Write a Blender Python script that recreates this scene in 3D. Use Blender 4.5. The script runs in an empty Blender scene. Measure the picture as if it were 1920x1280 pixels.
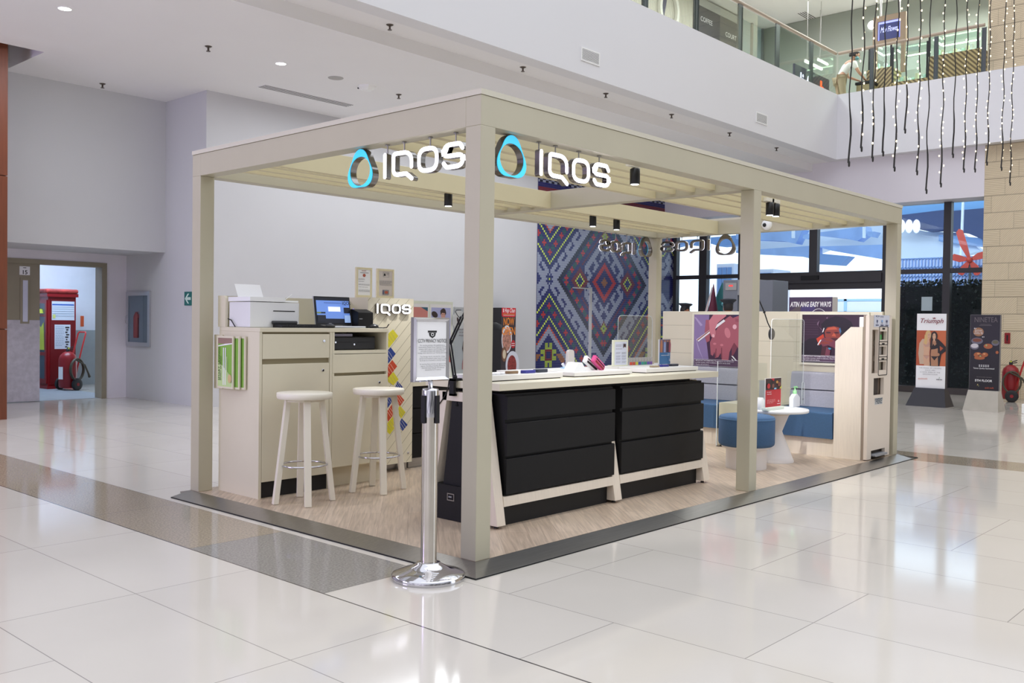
import bpy, bmesh, math, random
from math import sin, cos, pi, radians
from mathutils import Vector, Matrix
random.seed(7)
S = bpy.context.scene
COL = S.collection

# ------------------------------------------------------------------ camera
CAM = Vector((-3.5427, -3.4444, 1.3)); FPX = 1764.32
_yaw, _pit, _rol = 0.7354, -0.0197, 0.0135
_f = Vector((cos(_yaw)*cos(_pit), sin(_yaw)*cos(_pit), sin(_pit)))
_r0 = _f.cross(Vector((0, 0, 1))).normalized(); _u0 = _r0.cross(_f)
_r = _r0*cos(_rol) + _u0*sin(_rol); _u = _u0*cos(_rol) - _r0*sin(_rol)
cd = bpy.data.cameras.new('camera'); cam = bpy.data.objects.new('camera', cd); COL.objects.link(cam)
cd.sensor_width = 36; cd.lens = FPX/1920*36; cd.clip_end = 300; cd.clip_start = 0.05
_m = Matrix((_r, _u, -_f)).transposed().to_4x4(); _m.translation = CAM
cam.matrix_world = _m
S.camera = cam
# ------------------------------------------------------------------ colour management and world
S.view_settings.view_transform = 'Standard'; S.view_settings.look = 'None'
S.view_settings.exposure = 0.28; S.view_settings.gamma = 1; S.view_settings.use_curve_mapping = False
S.cycles.use_denoising = True
S.cycles.max_bounces = 10; S.cycles.diffuse_bounces = 5; S.cycles.glossy_bounces = 4
S.cycles.transparent_max_bounces = 16; S.cycles.transmission_bounces = 6
S.cycles.caustics_reflective = False; S.cycles.caustics_refractive = False
S.cycles.sample_clamp_indirect = 6
W = bpy.data.worlds.new('daylight'); S.world = W; W.use_nodes = True
wn = W.node_tree.nodes; wl = W.node_tree.links
bg = wn['Background']; bg.inputs['Strength'].default_value = 0.62
geo = wn.new('ShaderNodeTexCoord'); sep = wn.new('ShaderNodeSeparateXYZ'); wl.new(geo.outputs['Generated'], sep.inputs[0])
def wmix(f, a, b):
    n = wn.new('ShaderNodeMix'); n.data_type = 'RGBA'; wl.new(f, n.inputs[0])
    for i, v in ((6, a), (7, b)):
        if isinstance(v, tuple): n.inputs[i].default_value = v
        else: wl.new(v, n.inputs[i])
    return n.outputs[2]
def wrange(sock, a, b):
    n = wn.new('ShaderNodeMapRange'); n.interpolation_type = 'SMOOTHSTEP'; wl.new(sock, n.inputs[0]); n.inputs[1].default_value = a; n.inputs[2].default_value = b; return n.outputs[0]
# the open atrium: dim shop storeys around the horizon, bright roof light overhead; daylight beyond the entrance (+x)
nz_ = wn.new('ShaderNodeTexNoise'); nz_.inputs['Scale'].default_value = 5; nz_.inputs['Detail'].default_value = 3; wl.new(geo.outputs['Generated'], nz_.inputs['Vector'])
shops_front = wmix(wrange(nz_.outputs[0], .42, .6), (.10, .10, .11, 1), (.46, .45, .45, 1))
shops_left = wmix(wrange(nz_.outputs[0], .42, .6), (.42, .40, .46, 1), (1.1, 1.06, 1.2, 1))
shops = wmix(wrange(sep.outputs['X'], -.55, -.85), shops_front, shops_left)
atrium = wmix(wrange(sep.outputs['Z'], .12, .75), shops, (1.42, 1.46, 1.58, 1))
sky = wmix(wrange(sep.outputs['X'], .45, .62), atrium, (2.3, 2.5, 2.8, 1))
wl.new(sky, bg.inputs['Color']); bg.inputs['Strength'].default_value = .75

def area(name, loc, target, sx, sy, power, col=(1, 1, 1), spread=180):
    l = bpy.data.lights.new(name, 'AREA'); l.shape = 'RECTANGLE'; l.size = sx; l.size_y = sy; l.energy = power; l.color = col
    l.spread = radians(spread)
    o = bpy.data.objects.new(name, l); COL.objects.link(o); o.location = loc
    o.rotation_euler = (Vector(target)-Vector(loc)).to_track_quat('-Z', 'Y').to_euler(); return o
# ceiling lighting of the hall behind the kiosk, the violet video wall of the atrium, the corridor tube
area('atrium_ceiling_light', (3, -3, 11.5), (3, -3, 0), 14, 9, 190, (.95, .97, 1))
area('aisle_ceiling_light', (7.7, 7.3, 4.55), (7.7, 7.3, 0), 7.6, 1.2, 125, (.92, .96, 1))
area('aisle_ceiling_light', (-1.0, 7.9, 4.55), (-1.0, 8.6, 0), 5, 1.2, 110, (.84, .9, 1))
area('violet_video_wall', (-9, 5.0, 3.0), (0, 2.5, 1.8), 2.5, 1.2, 190, (.60, .50, 1.0))
area('corridor_tube_light', (3.2, 13.4, 2.85), (3.2, 13.4, 0), 1.8, 1.2, 75, (.62, .78, 1.0))
area('outdoor_fill_light', (16.75, 5, 5.2), (30, 5, 4.0), 10, .8, 420, (.92, .96, 1))  # added daylight fill for the canopy fronts, not a lamp of the building
area('upper_shop_light', (18.6, 3.3, 9.0), (18.6, 3.3, 6), 2, 2, 190, (.95, 1, .92))
area('upper_aisle_light', (14, 7.0, 9.4), (14, 7.0, 6), 10, 1.2, 330, (.97, .98, 1))

# ------------------------------------------------------------------ back-projection of photo pixels onto planes of the place
def _ray(x, y): return _f + _r*((x-960)/FPX) - _u*((y-640)/FPX)
def onX(x, y, c): d = _ray(x, y); return CAM + d*((c-CAM.x)/d.x)
def onY(x, y, c): d = _ray(x, y); return CAM + d*((c-CAM.y)/d.y)
def onZ(x, y, c): d = _ray(x, y); return CAM + d*((c-CAM.z)/d.z)

# ------------------------------------------------------------------ materials
MATS = {}
def lin(c):
    if max(c) > 1.0001 or isinstance(c[0], int): c = [v/255 for v in c]
    return tuple((v/12.92 if v <= .04045 else ((v+.055)/1.055)**2.4) for v in c)+(1,)
def mat(name, col, rough=.5, metal=0, emit=0, noise=0.0, nscale=6, spec=.5, bump=0, bscale=200, coat=0, emitcol=None, stretch=None):
    if name in MATS: return MATS[name]
    m = bpy.data.materials.new(name); m.use_nodes = True
    nt = m.node_tree; b = nt.nodes['Principled BSDF']; L = nt.links.new
    c = lin(col); b.inputs['Base Color'].default_value = c
    b.inputs['Roughness'].default_value = rough; b.inputs['Metallic'].default_value = metal
    b.inputs['Specular IOR Level'].default_value = spec
    if coat: b.inputs['Coat Weight'].default_value = coat; b.inputs['Coat Roughness'].default_value = .06
    if emit: b.inputs['Emission Color'].default_value = lin(emitcol) if emitcol else c; b.inputs['Emission Strength'].default_value = emit
    tc = None
    if noise or bump:
        tc = nt.nodes.new('ShaderNodeTexCoord'); mp = nt.nodes.new('ShaderNodeMapping'); L(tc.outputs['Object'], mp.inputs[0])
        if stretch: mp.inputs['Scale'].default_value = stretch
    if noise:
        n = nt.nodes.new('ShaderNodeTexNoise'); n.inputs['Scale'].default_value = nscale; n.inputs['Detail'].default_value = 4
        L(mp.outputs[0], n.inputs['Vector'])
        r = nt.nodes.new('ShaderNodeMapRange'); r.inputs[1].default_value = .3; r.inputs[2].default_value = .7
        r.inputs[3].default_value = 1-noise; r.inputs[4].default_value = 1+noise; L(n.outputs[0], r.inputs[0])
        mu = nt.nodes.new('ShaderNodeVectorMath'); mu.operation = 'SCALE'; mu.inputs[0].default_value = c[:3]
        L(r.outputs[0], mu.inputs['Scale']); L(mu.outputs[0], b.inputs['Base Color'])
    if bump:
        n2 = nt.nodes.new('ShaderNodeTexNoise'); n2.inputs['Scale'].default_value = bscale; L(mp.outputs[0], n2.inputs['Vector'])
        bp = nt.nodes.new('ShaderNodeBump'); bp.inputs['Strength'].default_value = bump; bp.inputs['Distance'].default_value = .002
        L(n2.outputs[0], bp.inputs['Height']); L(bp.outputs[0], b.inputs['Normal'])
    MATS[name] = m; return m
def glass(name, tint=(235, 245, 240), refl=.08, rough=0.0):
    if name in MATS: return MATS[name]
    m = bpy.data.materials.new(name); m.use_nodes = True; nt = m.node_tree; nt.nodes.remove(nt.nodes['Principled BSDF'])
    o = nt.nodes['Material Output']; t = nt.nodes.new('ShaderNodeBsdfTransparent'); t.inputs[0].default_value = lin(tint)
    g = nt.nodes.new('ShaderNodeBsdfGlossy'); g.inputs['Roughness'].default_value = rough
    lw = nt.nodes.new('ShaderNodeLayerWeight'); lw.inputs[0].default_value = .25
    mm = nt.nodes.new('ShaderNodeMath'); mm.operation = 'MULTIPLY_ADD'; nt.links.new(lw.outputs['Fresnel'], mm.inputs[0]); mm.inputs[1].default_value = .22; mm.inputs[2].default_value = refl*.12
    mx = nt.nodes.new('ShaderNodeMixShader'); nt.links.new(mm.outputs[0], mx.inputs[0]); nt.links.new(t.outputs[0], mx.inputs[1]); nt.links.new(g.outputs[0], mx.inputs[2])
    nt.links.new(mx.outputs[0], o.inputs[0]); MATS[name] = m; return m

# ------------------------------------------------------------------ mesh builder
ORG = {}
class MB:
    def __init__(s): s.v = []; s.f = []; s.mi = []; s.sm = []; s.cur = 0; s.mats = []
    def use(s, m):
        if m not in s.mats: s.mats.append(m)
        s.cur = s.mats.index(m); return s
    def add(s, vs, fs, smooth=False):
        k = len(s.v); s.v += [tuple(v) for v in vs]
        for f in fs: s.f.append([i+k for i in f]); s.mi.append(s.cur); s.sm.append(smooth)
        return s
    def box(s, a, b, bev=0):
        x0, y0, z0 = [min(p, q) for p, q in zip(a, b)]; x1, y1, z1 = [max(p, q) for p, q in zip(a, b)]
        if bev:
            bm = bmesh.new(); bmesh.ops.create_cube(bm, size=1)
            for v in bm.verts: v.co = Vector(((x0+x1)/2+v.co.x*(x1-x0), (y0+y1)/2+v.co.y*(y1-y0), (z0+z1)/2+v.co.z*(z1-z0)))
            bev = min(bev, .49*min(x1-x0, y1-y0, z1-z0))
            bmesh.ops.bevel(bm, geom=bm.edges[:], offset=bev, segments=2, profile=.5, affect='EDGES')
            bm.verts.index_update(); s.add([v.co for v in bm.verts], [[v.index for v in f.verts] for f in bm.faces]); bm.free(); return s
        vs = [(x0, y0, z0), (x1, y0, z0), (x1, y1, z0), (x0, y1, z0), (x0, y0, z1), (x1, y0, z1), (x1, y1, z1), (x0, y1, z1)]
        return s.add(vs, [(0, 3, 2, 1), (4, 5, 6, 7), (0, 1, 5, 4), (1, 2, 6, 5), (2, 3, 7, 6), (3, 0, 4, 7)])
    def poly(s, pts): return s.add(pts, [list(range(len(pts)))])
    def prism(s, pts, vec):      # closed planar polygon swept by vec
        n = len(pts); P = [Vector(p) for p in pts]; V = Vector(vec)
        nrm = Vector((0, 0, 0))
        for i in range(n): nrm += P[i].cross(P[(i+1) % n])
        if nrm.dot(V) > 0: P = P[::-1]
        vs = P+[p+V for p in P]
        return s.add(vs, [list(range(n)), [n+i for i in range(n-1, -1, -1)]]+[[(i+1) % n, i, n+i, n+(i+1) % n] for i in range(n)])
    def ring(s, outer, inner, vec):   # two loops of the same length swept by vec
        n = len(outer); O = [Vector(p) for p in outer]; I = [Vector(p) for p in inner]; V = Vector(vec)
        nrm = Vector((0, 0, 0))
        for i in range(n): nrm += O[i].cross(O[(i+1) % n])
        if nrm.dot(V) > 0: O = O[::-1]; I = I[::-1]
        vs = O+I+[p+V for p in O]+[p+V for p in I]; fs = []
        for i in range(n):
            j = (i+1) % n
            fs += [[i, j, n+j, n+i], [2*n+j, 2*n+i, 3*n+i, 3*n+j], [j, i, 2*n+i, 2*n+j], [n+i, n+j, 3*n+j, 3*n+i]]
        return s.add(vs, fs)
    def tube(s, pts, r, seg=10, closed=False, caps=True):
        P = [Vector(p) for p in pts]; n = len(P); rr = r if isinstance(r, (list, tuple)) else [r]*n
        vs = []; fs = []; up = None
        for i in range(n):
            if closed: t = P[(i+1) % n]-P[i-1]
            else: t = P[min(i+1, n-1)]-P[max(i-1, 0)]
            t.normalize()
            if up is None: up = Vector((0, 0, 1)) if abs(t.z) < .9 else Vector((1, 0, 0))
            a = t.cross(up).normalized(); b = a.cross(t).normalized(); up = b
            for k in range(seg):
                w = 2*pi*k/seg; vs.append(P[i]+(a*cos(w)+b*sin(w))*rr[i])
        m = n if closed else n-1
        for i in range(m):
            for k in range(seg):
                j = (i+1) % n; k2 = (k+1) % seg
                fs.append([i*seg+k, j*seg+k, j*seg+k2, i*seg+k2])
        s.add(vs, fs, True)
        if caps and not closed:
            s.add([vs[k] for k in range(seg)], [list(range(seg))]); s.add([vs[(n-1)*seg+k] for k in range(seg)], [list(range(seg-1, -1, -1))])
        return s
    def lathe(s, c, prof, seg=32, smooth=True, axis='z'):   # prof: (radius, height)
        c = Vector(c); vs = []; fs = []; n = len(prof)
        for (r, h) in prof:
            for k in range(seg):
                w = 2*pi*k/seg; p = Vector((r*cos(w), r*sin(w), h))
                if axis == 'x': p = Vector((h, r*cos(w), r*sin(w)))
                if axis == 'y': p = Vector((r*sin(w), h, r*cos(w)))
                vs.append(c+p)
        for i in range(n-1):
            for k in range(seg): fs.append([i*seg+k, i*seg+(k+1) % seg, (i+1)*seg+(k+1) % seg, (i+1)*seg+k])
        s.add(vs, fs, smooth)
        if prof[0][0] > 1e-5: s.add(vs[:seg], [list(range(seg-1, -1, -1))])
        if prof[-1][0] > 1e-5: s.add(vs[-seg:], [list(range(seg))])
        return s
    def ball(s, c, r, seg=16, rings=10, sc=(1, 1, 1)):
        c = Vector(c); vs = []; fs = []
        for i in range(rings+1):
            t = pi*i/rings
            for k in range(seg):
                w = 2*pi*k/seg; vs.append(c+Vector((r*sin(t)*cos(w)*sc[0], r*sin(t)*sin(w)*sc[1], r*cos(t)*sc[2])))
        for i in range(rings):
            for k in range(seg): fs.append([i*seg+k, (i+1)*seg+k, (i+1)*seg+(k+1) % seg, i*seg+(k+1) % seg])
        return s.add(vs, fs, True)
    def xf(s, M, start=0):
        for i in range(start, len(s.v)): s.v[i] = tuple(M @ Vector(s.v[i]))
        return s
    def build(s, name, m=None, parent=None, bevel=0, clean=True):
        me = bpy.data.meshes.new(name); org = ORG.get(parent.name, Vector()) if parent else Vector()
        me.from_pydata([tuple(Vector(v)-org) for v in s.v], [], s.f)
        mats = s.mats or [m]
        for x in mats: me.materials.append(x)
        me.polygons.foreach_set('material_index', s.mi if s.mats else [0]*len(s.f)); me.polygons.foreach_set('use_smooth', s.sm)
        me.validate(); me.update()
        if any(s.sm) and not all(s.sm): pass
        o = bpy.data.objects.new(name, me); COL.objects.link(o)
        if bevel:
            bm = bmesh.new(); bm.from_mesh(me); bmesh.ops.remove_doubles(bm, verts=bm.verts, dist=1e-5)
            ed = [e for e in bm.edges if len(e.link_faces) == 2 and e.calc_face_angle(0) > .6]
            bmesh.ops.bevel(bm, geom=ed, offset=bevel, segments=2, profile=.5, affect='EDGES', clamp_overlap=True); bm.to_mesh(me); bm.free()
        if parent: o.parent = parent; ORG[o.name] = org
        else: ORG[o.name] = Vector()
        return o
def tag(o, label=None, cat=None, group=None, kind=None):
    if label: o['label'] = label
    if cat: o['category'] = cat
    if group: o['group'] = group
    if kind: o['kind'] = kind
    return o
def thing(name, loc, label, cat, group=None):
    o = bpy.data.objects.new(name, None); COL.objects.link(o); o.location = loc; o.empty_display_size = .1
    ORG[o.name] = Vector(loc); return tag(o, label, cat, group)
def struct(name, mb, m, bevel=0): return tag(mb.build(name, m, None, bevel), kind='structure')
def dup(root, loc, label=None, rotz=None, group=None):
    r = root.copy(); COL.objects.link(r); r.location = loc
    if rotz is not None: r.rotation_euler = (0, 0, rotz)
    if label: r['label'] = label
    if group: r['group'] = group
    for ch in list(root.children):
        c = ch.copy(); COL.objects.link(c); c.parent = r
        for g in list(ch.children): d = g.copy(); COL.objects.link(d); d.parent = c
    return r
def at0(o, mb_loc): o.location = mb_loc; return o
# flat lettering as thin extruded mesh; frame = (origin, right, up); origin is the anchor point
def text(mb, m, s, origin, right, up, size, depth=.001, align='LEFT', bold=0, shear=0, space=1.0, width=None):
    cu = bpy.data.curves.new('lettering', 'FONT'); cu.body = s; cu.size = 1; cu.align_x = align; cu.extrude = .0; cu.offset = bold; cu.shear = shear; cu.space_character = space
    cu.resolution_u = 3
    o = bpy.data.objects.new('lettering', cu); COL.objects.link(o)
    me = bpy.data.meshes.new_from_object(o.evaluated_get(bpy.context.evaluated_depsgraph_get()))
    R = Vector(right).normalized(); U = Vector(up).normalized(); N = R.cross(U); O = Vector(origin)
    xs = [v.co.x for v in me.vertices] or [0]
    k = size; kx = size
    if width and max(xs)-min(xs) > 1e-6: kx = width/(max(xs)-min(xs))
    mb.use(m); mb.add([O+R*(v.co.x*kx)+U*(v.co.y*k)+N*depth for v in me.vertices], [list(p.vertices) for p in me.polygons])
    bpy.data.objects.remove(o); bpy.data.curves.remove(cu); bpy.data.meshes.remove(me)
# flat print (poster, label, screen): layered polygons in a local u,v frame
class Print:
    def __init__(s, origin, right, up, w, h):
        s.O = Vector(origin); s.R = Vector(right).normalized(); s.U = Vector(up).normalized(); s.N = s.R.cross(s.U); s.w = w; s.h = h; s.k = 0; s.mb = MB()
    def p(s, u, v): return s.O+s.R*(u*s.w)+s.U*(v*s.h)+s.N*(s.k*.0006)
    def poly(s, m, pts): s.k += 1; s.mb.use(m); s.mb.poly([s.p(*q) for q in pts]); return s
    def rect(s, m, u0, v0, u1, v1): return s.poly(m, [(u0, v0), (u1, v0), (u1, v1), (u0, v1)])
    def frame(s, m, u0, v0, u1, v1, t):
        tv = t*s.w/s.h
        s.rect(m, u0, v0, u1, v0+tv); s.rect(m, u0, v1-tv, u1, v1); s.rect(m, u0, v0, u0+t, v1); s.rect(m, u1-t, v0, u1, v1); return s
    def ell(s, m, u, v, ru, rv, n=20, rot=0):
        return s.poly(m, [(u+ru*cos(2*pi*i/n)*cos(rot)-rv*sin(2*pi*i/n)*sin(rot)*s.h/s.w, v+ru*cos(2*pi*i/n)*sin(rot)*s.w/s.h+rv*sin(2*pi*i/n)*cos(rot)) for i in range(n)])
    def stroke(s, m, pts, t):     # polyline of constant thickness t (in units of width)
        for a, b in zip(pts[:-1], pts[1:]):
            du = (b[0]-a[0])*s.w; dv = (b[1]-a[1])*s.h; L = math.hypot(du, dv) or 1; nu = -dv/L*t/2; nv = du/L*t/2*s.w/s.h
            s.poly(m, [(a[0]+nu, a[1]+nv), (a[0]-nu, a[1]-nv), (b[0]-nu, b[1]-nv), (b[0]+nu, b[1]+nv)])
        return s
    def text(s, m, t, u, v, size, align='LEFT', **k):
        s.k += 1; text(s.mb, m, t, s.p(u, v), s.R, s.U, size, 0, align, **k); return s
    def lines(s, m, u0, u1, v0, n, dv, t, jag=.25):     # rows of tiny grey text
        rr = random.Random(int(u0*997+v0*313+n))
        for i in range(n):
            u = u0; v = v0-i*dv; e = u1-(rr.random()*jag*(u1-u0) if i % 3 == 2 else 0)
            while u < e-.01:
                l = min(e-u, (.06+.1*rr.random())*(1 if u1-u0 > .4 else .6)); s.rect(m, u, v, u+l*.82, v+t); s.k -= 1; u += l
        s.k += 1
        return s
    def build(s, name, parent=None): return s.mb.build(name, None, parent)
# ================================================================== SETTING
M_wall = mat('white_wall_paint', (200, 200, 203), .6, noise=.012, nscale=1.5, bump=.05, bscale=90)
M_ceil = mat('ceiling_paint', (238, 237, 238), .7, noise=.01, nscale=1)
M_recess = mat('service_wall_paint', (230, 226, 234), .6, noise=.03, nscale=2)
M_lav = mat('bulkhead_paint', (224, 220, 226), .6)
M_cream = mat('cream_lacquer', (218, 211, 189), .42, noise=.02, nscale=3, bump=.02, bscale=60)
M_frame = mat('cream_frame_paint', (184, 178, 156), .42, noise=.02, nscale=3)
M_creamwood = mat('pale_ash_laminate', (221, 210, 194), .45, noise=.035, nscale=9, stretch=(9, 9, .6))
M_black = mat('black_matte', (19, 19, 21), .5, spec=.3)
M_dark = mat('dark_mullion', (44, 42, 45), .45)
M_sign = mat('sign_return_metal', (128, 124, 120), .22, metal=1)
M_chrome = mat('polished_chrome', (205, 205, 210), .07, metal=1)
M_steel = mat('brushed_steel', (165, 163, 160), .3, metal=1, noise=.08, nscale=8, stretch=(.6, 14, 14))
M_white = mat('white_plastic', (240, 241, 240), .35)
M_grey = mat('grey_plastic', (150, 152, 156), .4)
M_ink = mat('black_ink', (24, 23, 26), .6)
M_paper = mat('white_paper', (238, 238, 240), .7)
M_glow = mat('white_led_face', (255, 255, 255), .4, emit=3.2, emitcol=(240, 238, 255))
M_cyan = mat('cyan_led_face', (60, 190, 235), .4, emit=.52, emitcol=(70, 205, 250))
M_lamp = mat('lamp_diffuser', (255, 255, 255), .4, emit=4, emitcol=(250, 255, 252))
M_clear = glass('clear_acrylic', (248, 250, 249), .05)
M_glass = glass('shopfront_glass', (232, 240, 244), .06)
M_bal = glass('balustrade_glass', (246, 251, 249), .06)

# ---- floor
def floor_material():
    m = bpy.data.materials.new('polished_floor_tiles'); m.use_nodes = True; nt = m.node_tree; b = nt.nodes['Principled BSDF']; L = nt.links.new
    def N(op, a, b2=None, c=None):
        n = nt.nodes.new('ShaderNodeMath'); n.operation = op
        for i, v in enumerate((a, b2, c)):
            if v is None: continue
            if isinstance(v, (int, float)): n.inputs[i].default_value = v
            else: L(v, n.inputs[i])
        return n.outputs[0]
    tc = nt.nodes.new('ShaderNodeTexCoord'); sp = nt.nodes.new('ShaderNodeSeparateXYZ'); L(tc.outputs['Object'], sp.inputs[0])
    x, y = sp.outputs['X'], sp.outputs['Y']
    P = .62
    t = N('DIVIDE', N('ADD', x, .83), P); i = N('FLOOR', t); fx = N('MULTIPLY', N('SUBTRACT', t, i), P)
    pair = N('FLOOR', N('DIVIDE', N('ADD', i, N('GREATER_THAN', i, -.5)), 2))
    odd = N('FLOORED_MODULO', pair, 2)
    ty = N('DIVIDE', N('ADD', y, N('SUBTRACT', 1.05, N('MULTIPLY', odd, .62))), 1.25); k = N('FLOOR', ty); fy = N('MULTIPLY', N('SUBTRACT', ty, k), 1.25)
    lx = N('MAXIMUM', N('LESS_THAN', fx, .0022), N('GREATER_THAN', fx, P-.0022)); ly = N('MAXIMUM', N('LESS_THAN', fy, .0022), N('GREATER_THAN', fy, 1.25-.0022))
    strong = N('LESS_THAN', N('ABSOLUTE', N('ADD', x, .83)), .0048)
    line = N('MINIMUM', N('ADD', N('MULTIPLY', N('MAXIMUM', lx, ly), .55), N('MULTIPLY', strong, .9)), 1)
    strip = N('ADD', N('MULTIPLY', N('COMPARE', i, 0, .1), N('GREATER_THAN', y, .2)), N('COMPARE', i, 11, .1))
    tanm = N('MAXIMUM', N('GREATER_THAN', y, 1.45), N('GREATER_THAN', x, 4))
    cx = nt.nodes.new('ShaderNodeCombineXYZ'); L(i, cx.inputs[0]); L(k, cx.inputs[1])
    w = nt.nodes.new('ShaderNodeTexWhiteNoise'); w.noise_dimensions = '3D'; L(cx.outputs[0], w.inputs['Vector'])
    nz = nt.nodes.new('ShaderNodeTexNoise'); nz.inputs['Scale'].default_value = 1.6; nz.inputs['Detail'].default_value = 6; L(tc.outputs['Object'], nz.inputs['Vector'])
    tone = N('ADD', N('MULTIPLY', N('SUBTRACT', w.outputs['Value'], .5), .05), N('ADD', 1, N('MULTIPLY', N('SUBTRACT', nz.outputs[0], .5), .10)))
    def rgb(c):
        r = nt.nodes.new('ShaderNodeRGB'); r.outputs[0].default_value = lin(c); return r.outputs[0]
    def mix(f, a, b2):
        n = nt.nodes.new('ShaderNodeMix'); n.data_type = 'RGBA'; L(f, n.inputs[0]); L(a, n.inputs[6]); L(b2, n.inputs[7]); return n.outputs[2]
    sn = nt.nodes.new('ShaderNodeTexNoise'); sn.inputs['Scale'].default_value = 85; sn.inputs['Detail'].default_value = 3; L(tc.outputs['Object'], sn.inputs['Vector'])
    sm = nt.nodes.new('ShaderNodeMapRange'); L(sn.outputs[0], sm.inputs[0]); sm.inputs[1].default_value = .33; sm.inputs[2].default_value = .68; sm.inputs[3].default_value = .72; sm.inputs[4].default_value = 1.22
    terr = mix(tanm, rgb((142, 139, 134)), rgb((160, 148, 130)))
    tv = nt.nodes.new('ShaderNodeVectorMath'); tv.operation = 'SCALE'; L(terr, tv.inputs[0]); L(N('MULTIPLY', sm.outputs[0], tone), tv.inputs['Scale'])
    cv = nt.nodes.new('ShaderNodeVectorMath'); cv.operation = 'SCALE'; L(rgb((207, 201, 191)), cv.inputs[0]); L(tone, cv.inputs['Scale'])
    base = mix(strip, cv.outputs[0], tv.outputs[0])
    L(mix(line, base, rgb((72, 68, 70))), b.inputs['Base Color'])
    L(N('ADD', .05, N('MULTIPLY', nz.outputs[0], .07)), b.inputs['Roughness'])
    b.inputs['Specular IOR Level'].default_value = .42
    return m
struct('floor', MB().box((-16, -15, -.3), (16.2, 16, 0)), floor_material())

# ---- service recess at the left, jog and back wall
XJ, YB, YU, YD, ZC = 3.63, 9.087, 10.28, 11.55, 4.62
b = MB(); b.box((-16, YD, 0), (1.30, YD+.2, 2.4)).box((3.28, YD, 0), (XJ, YD+.2, 2.4)).box((1.30, YD, 2.15), (3.28, YD+.2, 2.4)); struct('wall_recess', b, M_recess)
struct('wall_upper_left', MB().box((-16, YU, 2.31), (XJ, YD+.2, ZC+.1)), M_wall)
struct('wall_jog', MB().box((XJ, YB+.2, 0), (XJ+.2, YD+.2, ZC+.1)), M_wall)
struct('wall_back', MB().box((XJ, YB, 0), (16.13, YB+.2, ZC+.1)), M_wall)
# door frame and the door leaf that is shut
M_olive = mat('olive_door_paint', (146, 138, 118), .45, noise=.03)
d1 = tag(bpy.data.objects.new('door_1', None), kind='structure'); COL.objects.link(d1); d1.location = (1.8, YD, 0); ORG['door_1'] = Vector(d1.location)
f = MB().box((3.22, YD-.02, 0), (3.30, YD+.22, 2.17)).box((1.28, YD-.02, 2.10), (3.22, YD+.22, 2.17)); f.build('door_frame', M_olive, d1)
lf = MB().box((1.34, YD+.03, .01), (2.285, YD+.075, 2.10)); leaf = lf.build('door_leaf', M_olive, d1)
MB().box((1.34, YD+.022, .01), (2.285, YD+.03, 1.245)).build('kick_plate', mat('worn_steel_plate', (186, 182, 190), .5, metal=.1, noise=.12, nscale=14), d1)
g = MB().box((2.0, YD+.018, 1.17+.02), (2.13, YD+.03, 1.885)); g.build('glazing_bead', M_olive, d1)
MB().box((2.035, YD+.010, 1.22), (2.105, YD+.019, 1.845)).build('vision_panel', mat('frosted_pane', (205, 208, 226), .3), d1)
pr = Print((1.99, YD+.028, 1.925), (1, 0, 0), (0, 0, 1), .15, .13); pr.rect(M_paper, 0, 0, 1, 1).text(M_ink, '15', .5, .1, .085, 'CENTER', bold=.02).rect(M_ink, .35, .8, .65, .87); pr.build('door_number', d1)
# service corridor behind the open leaf
M_cor = mat('corridor_paint', (214, 220, 230), .6, noise=.02); M_corlow = mat('corridor_dado_paint', (150, 160, 162), .55, noise=.04)
b = MB().box((.4, 14.9, 1.05), (5.2, 15.1, 3)).box((.3, YD+.2, 1.05), (.4, 15.1, 3)); struct('wall_corridor', b, M_cor)
b = MB().box((.4, 14.88, 0), (5.2, 15.1, 1.05)).box((.3, YD+.2, 0), (.4, 15.1, 1.05)); struct('wall_corridor_dado', b, M_corlow)
struct('ceiling_corridor', MB().box((.3, YD+.2, 2.95), (5.2, 15.1, 3.1)), M_cor)
struct('trim_corridor_floor', MB().box((.4, YD+.1, 0), (XJ, 14.88, .004)), mat('corridor_screed', (140, 146, 152), .5, noise=.08))

# ---- ceilings, step, fascia, upper floor
b = MB()
b.box((-16, 5.37, ZC), (.3, 11.6, ZC+.35)); b.box((1.30, 5.37, ZC), (15.7, 11.6, ZC+.35)); b.box((.3, 5.37, ZC), (1.30, 8.925, ZC+.35)); b.box((.3, 10.095, ZC), (1.30, 11.6, ZC+.35))
struct('ceiling_main', b, M_ceil)
struct('trim_ceiling_slot', MB().box((.2, 8.8, ZC+.34), (1.4, 10.2, ZC+.37)), mat('slot_board', (120, 116, 114), .7))
struct('ceiling_strip', MB().box((-16, 5.0, 4.78), (15.70, 5.37, 4.97)), M_ceil)
struct('wall_fascia', MB().box((-16, 4.75, 4.78), (15.70, 5.0, 6.12)), mat('fascia_paint', (226, 226, 229), .6, noise=.01, nscale=.6))
struct('wall_fascia_side', MB().box((15.475, -15, 4.78), (15.70, 4.75, 6.12)), mat('fascia_paint', (226, 226, 229), .6))
struct('wall_bulkhead', MB().box((15.70, 1.95, 3.82), (16.35, YB+.2, 5.9)), M_lav)
b = MB().box((-16, 5.0, 5.9), (21, 20, 6.05)).box((15.7, -15, 5.9), (21, 5.0, 6.05)); struct('floor_upper', b, mat('upper_floor_tiles', (205, 200, 190), .3))
b = MB().box((-16, 4.75, 9.6), (21, 20, 9.75)).box((15.475, -15, 9.6), (21, 4.75, 9.75)); struct('ceiling_upper', b, M_ceil)
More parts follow.
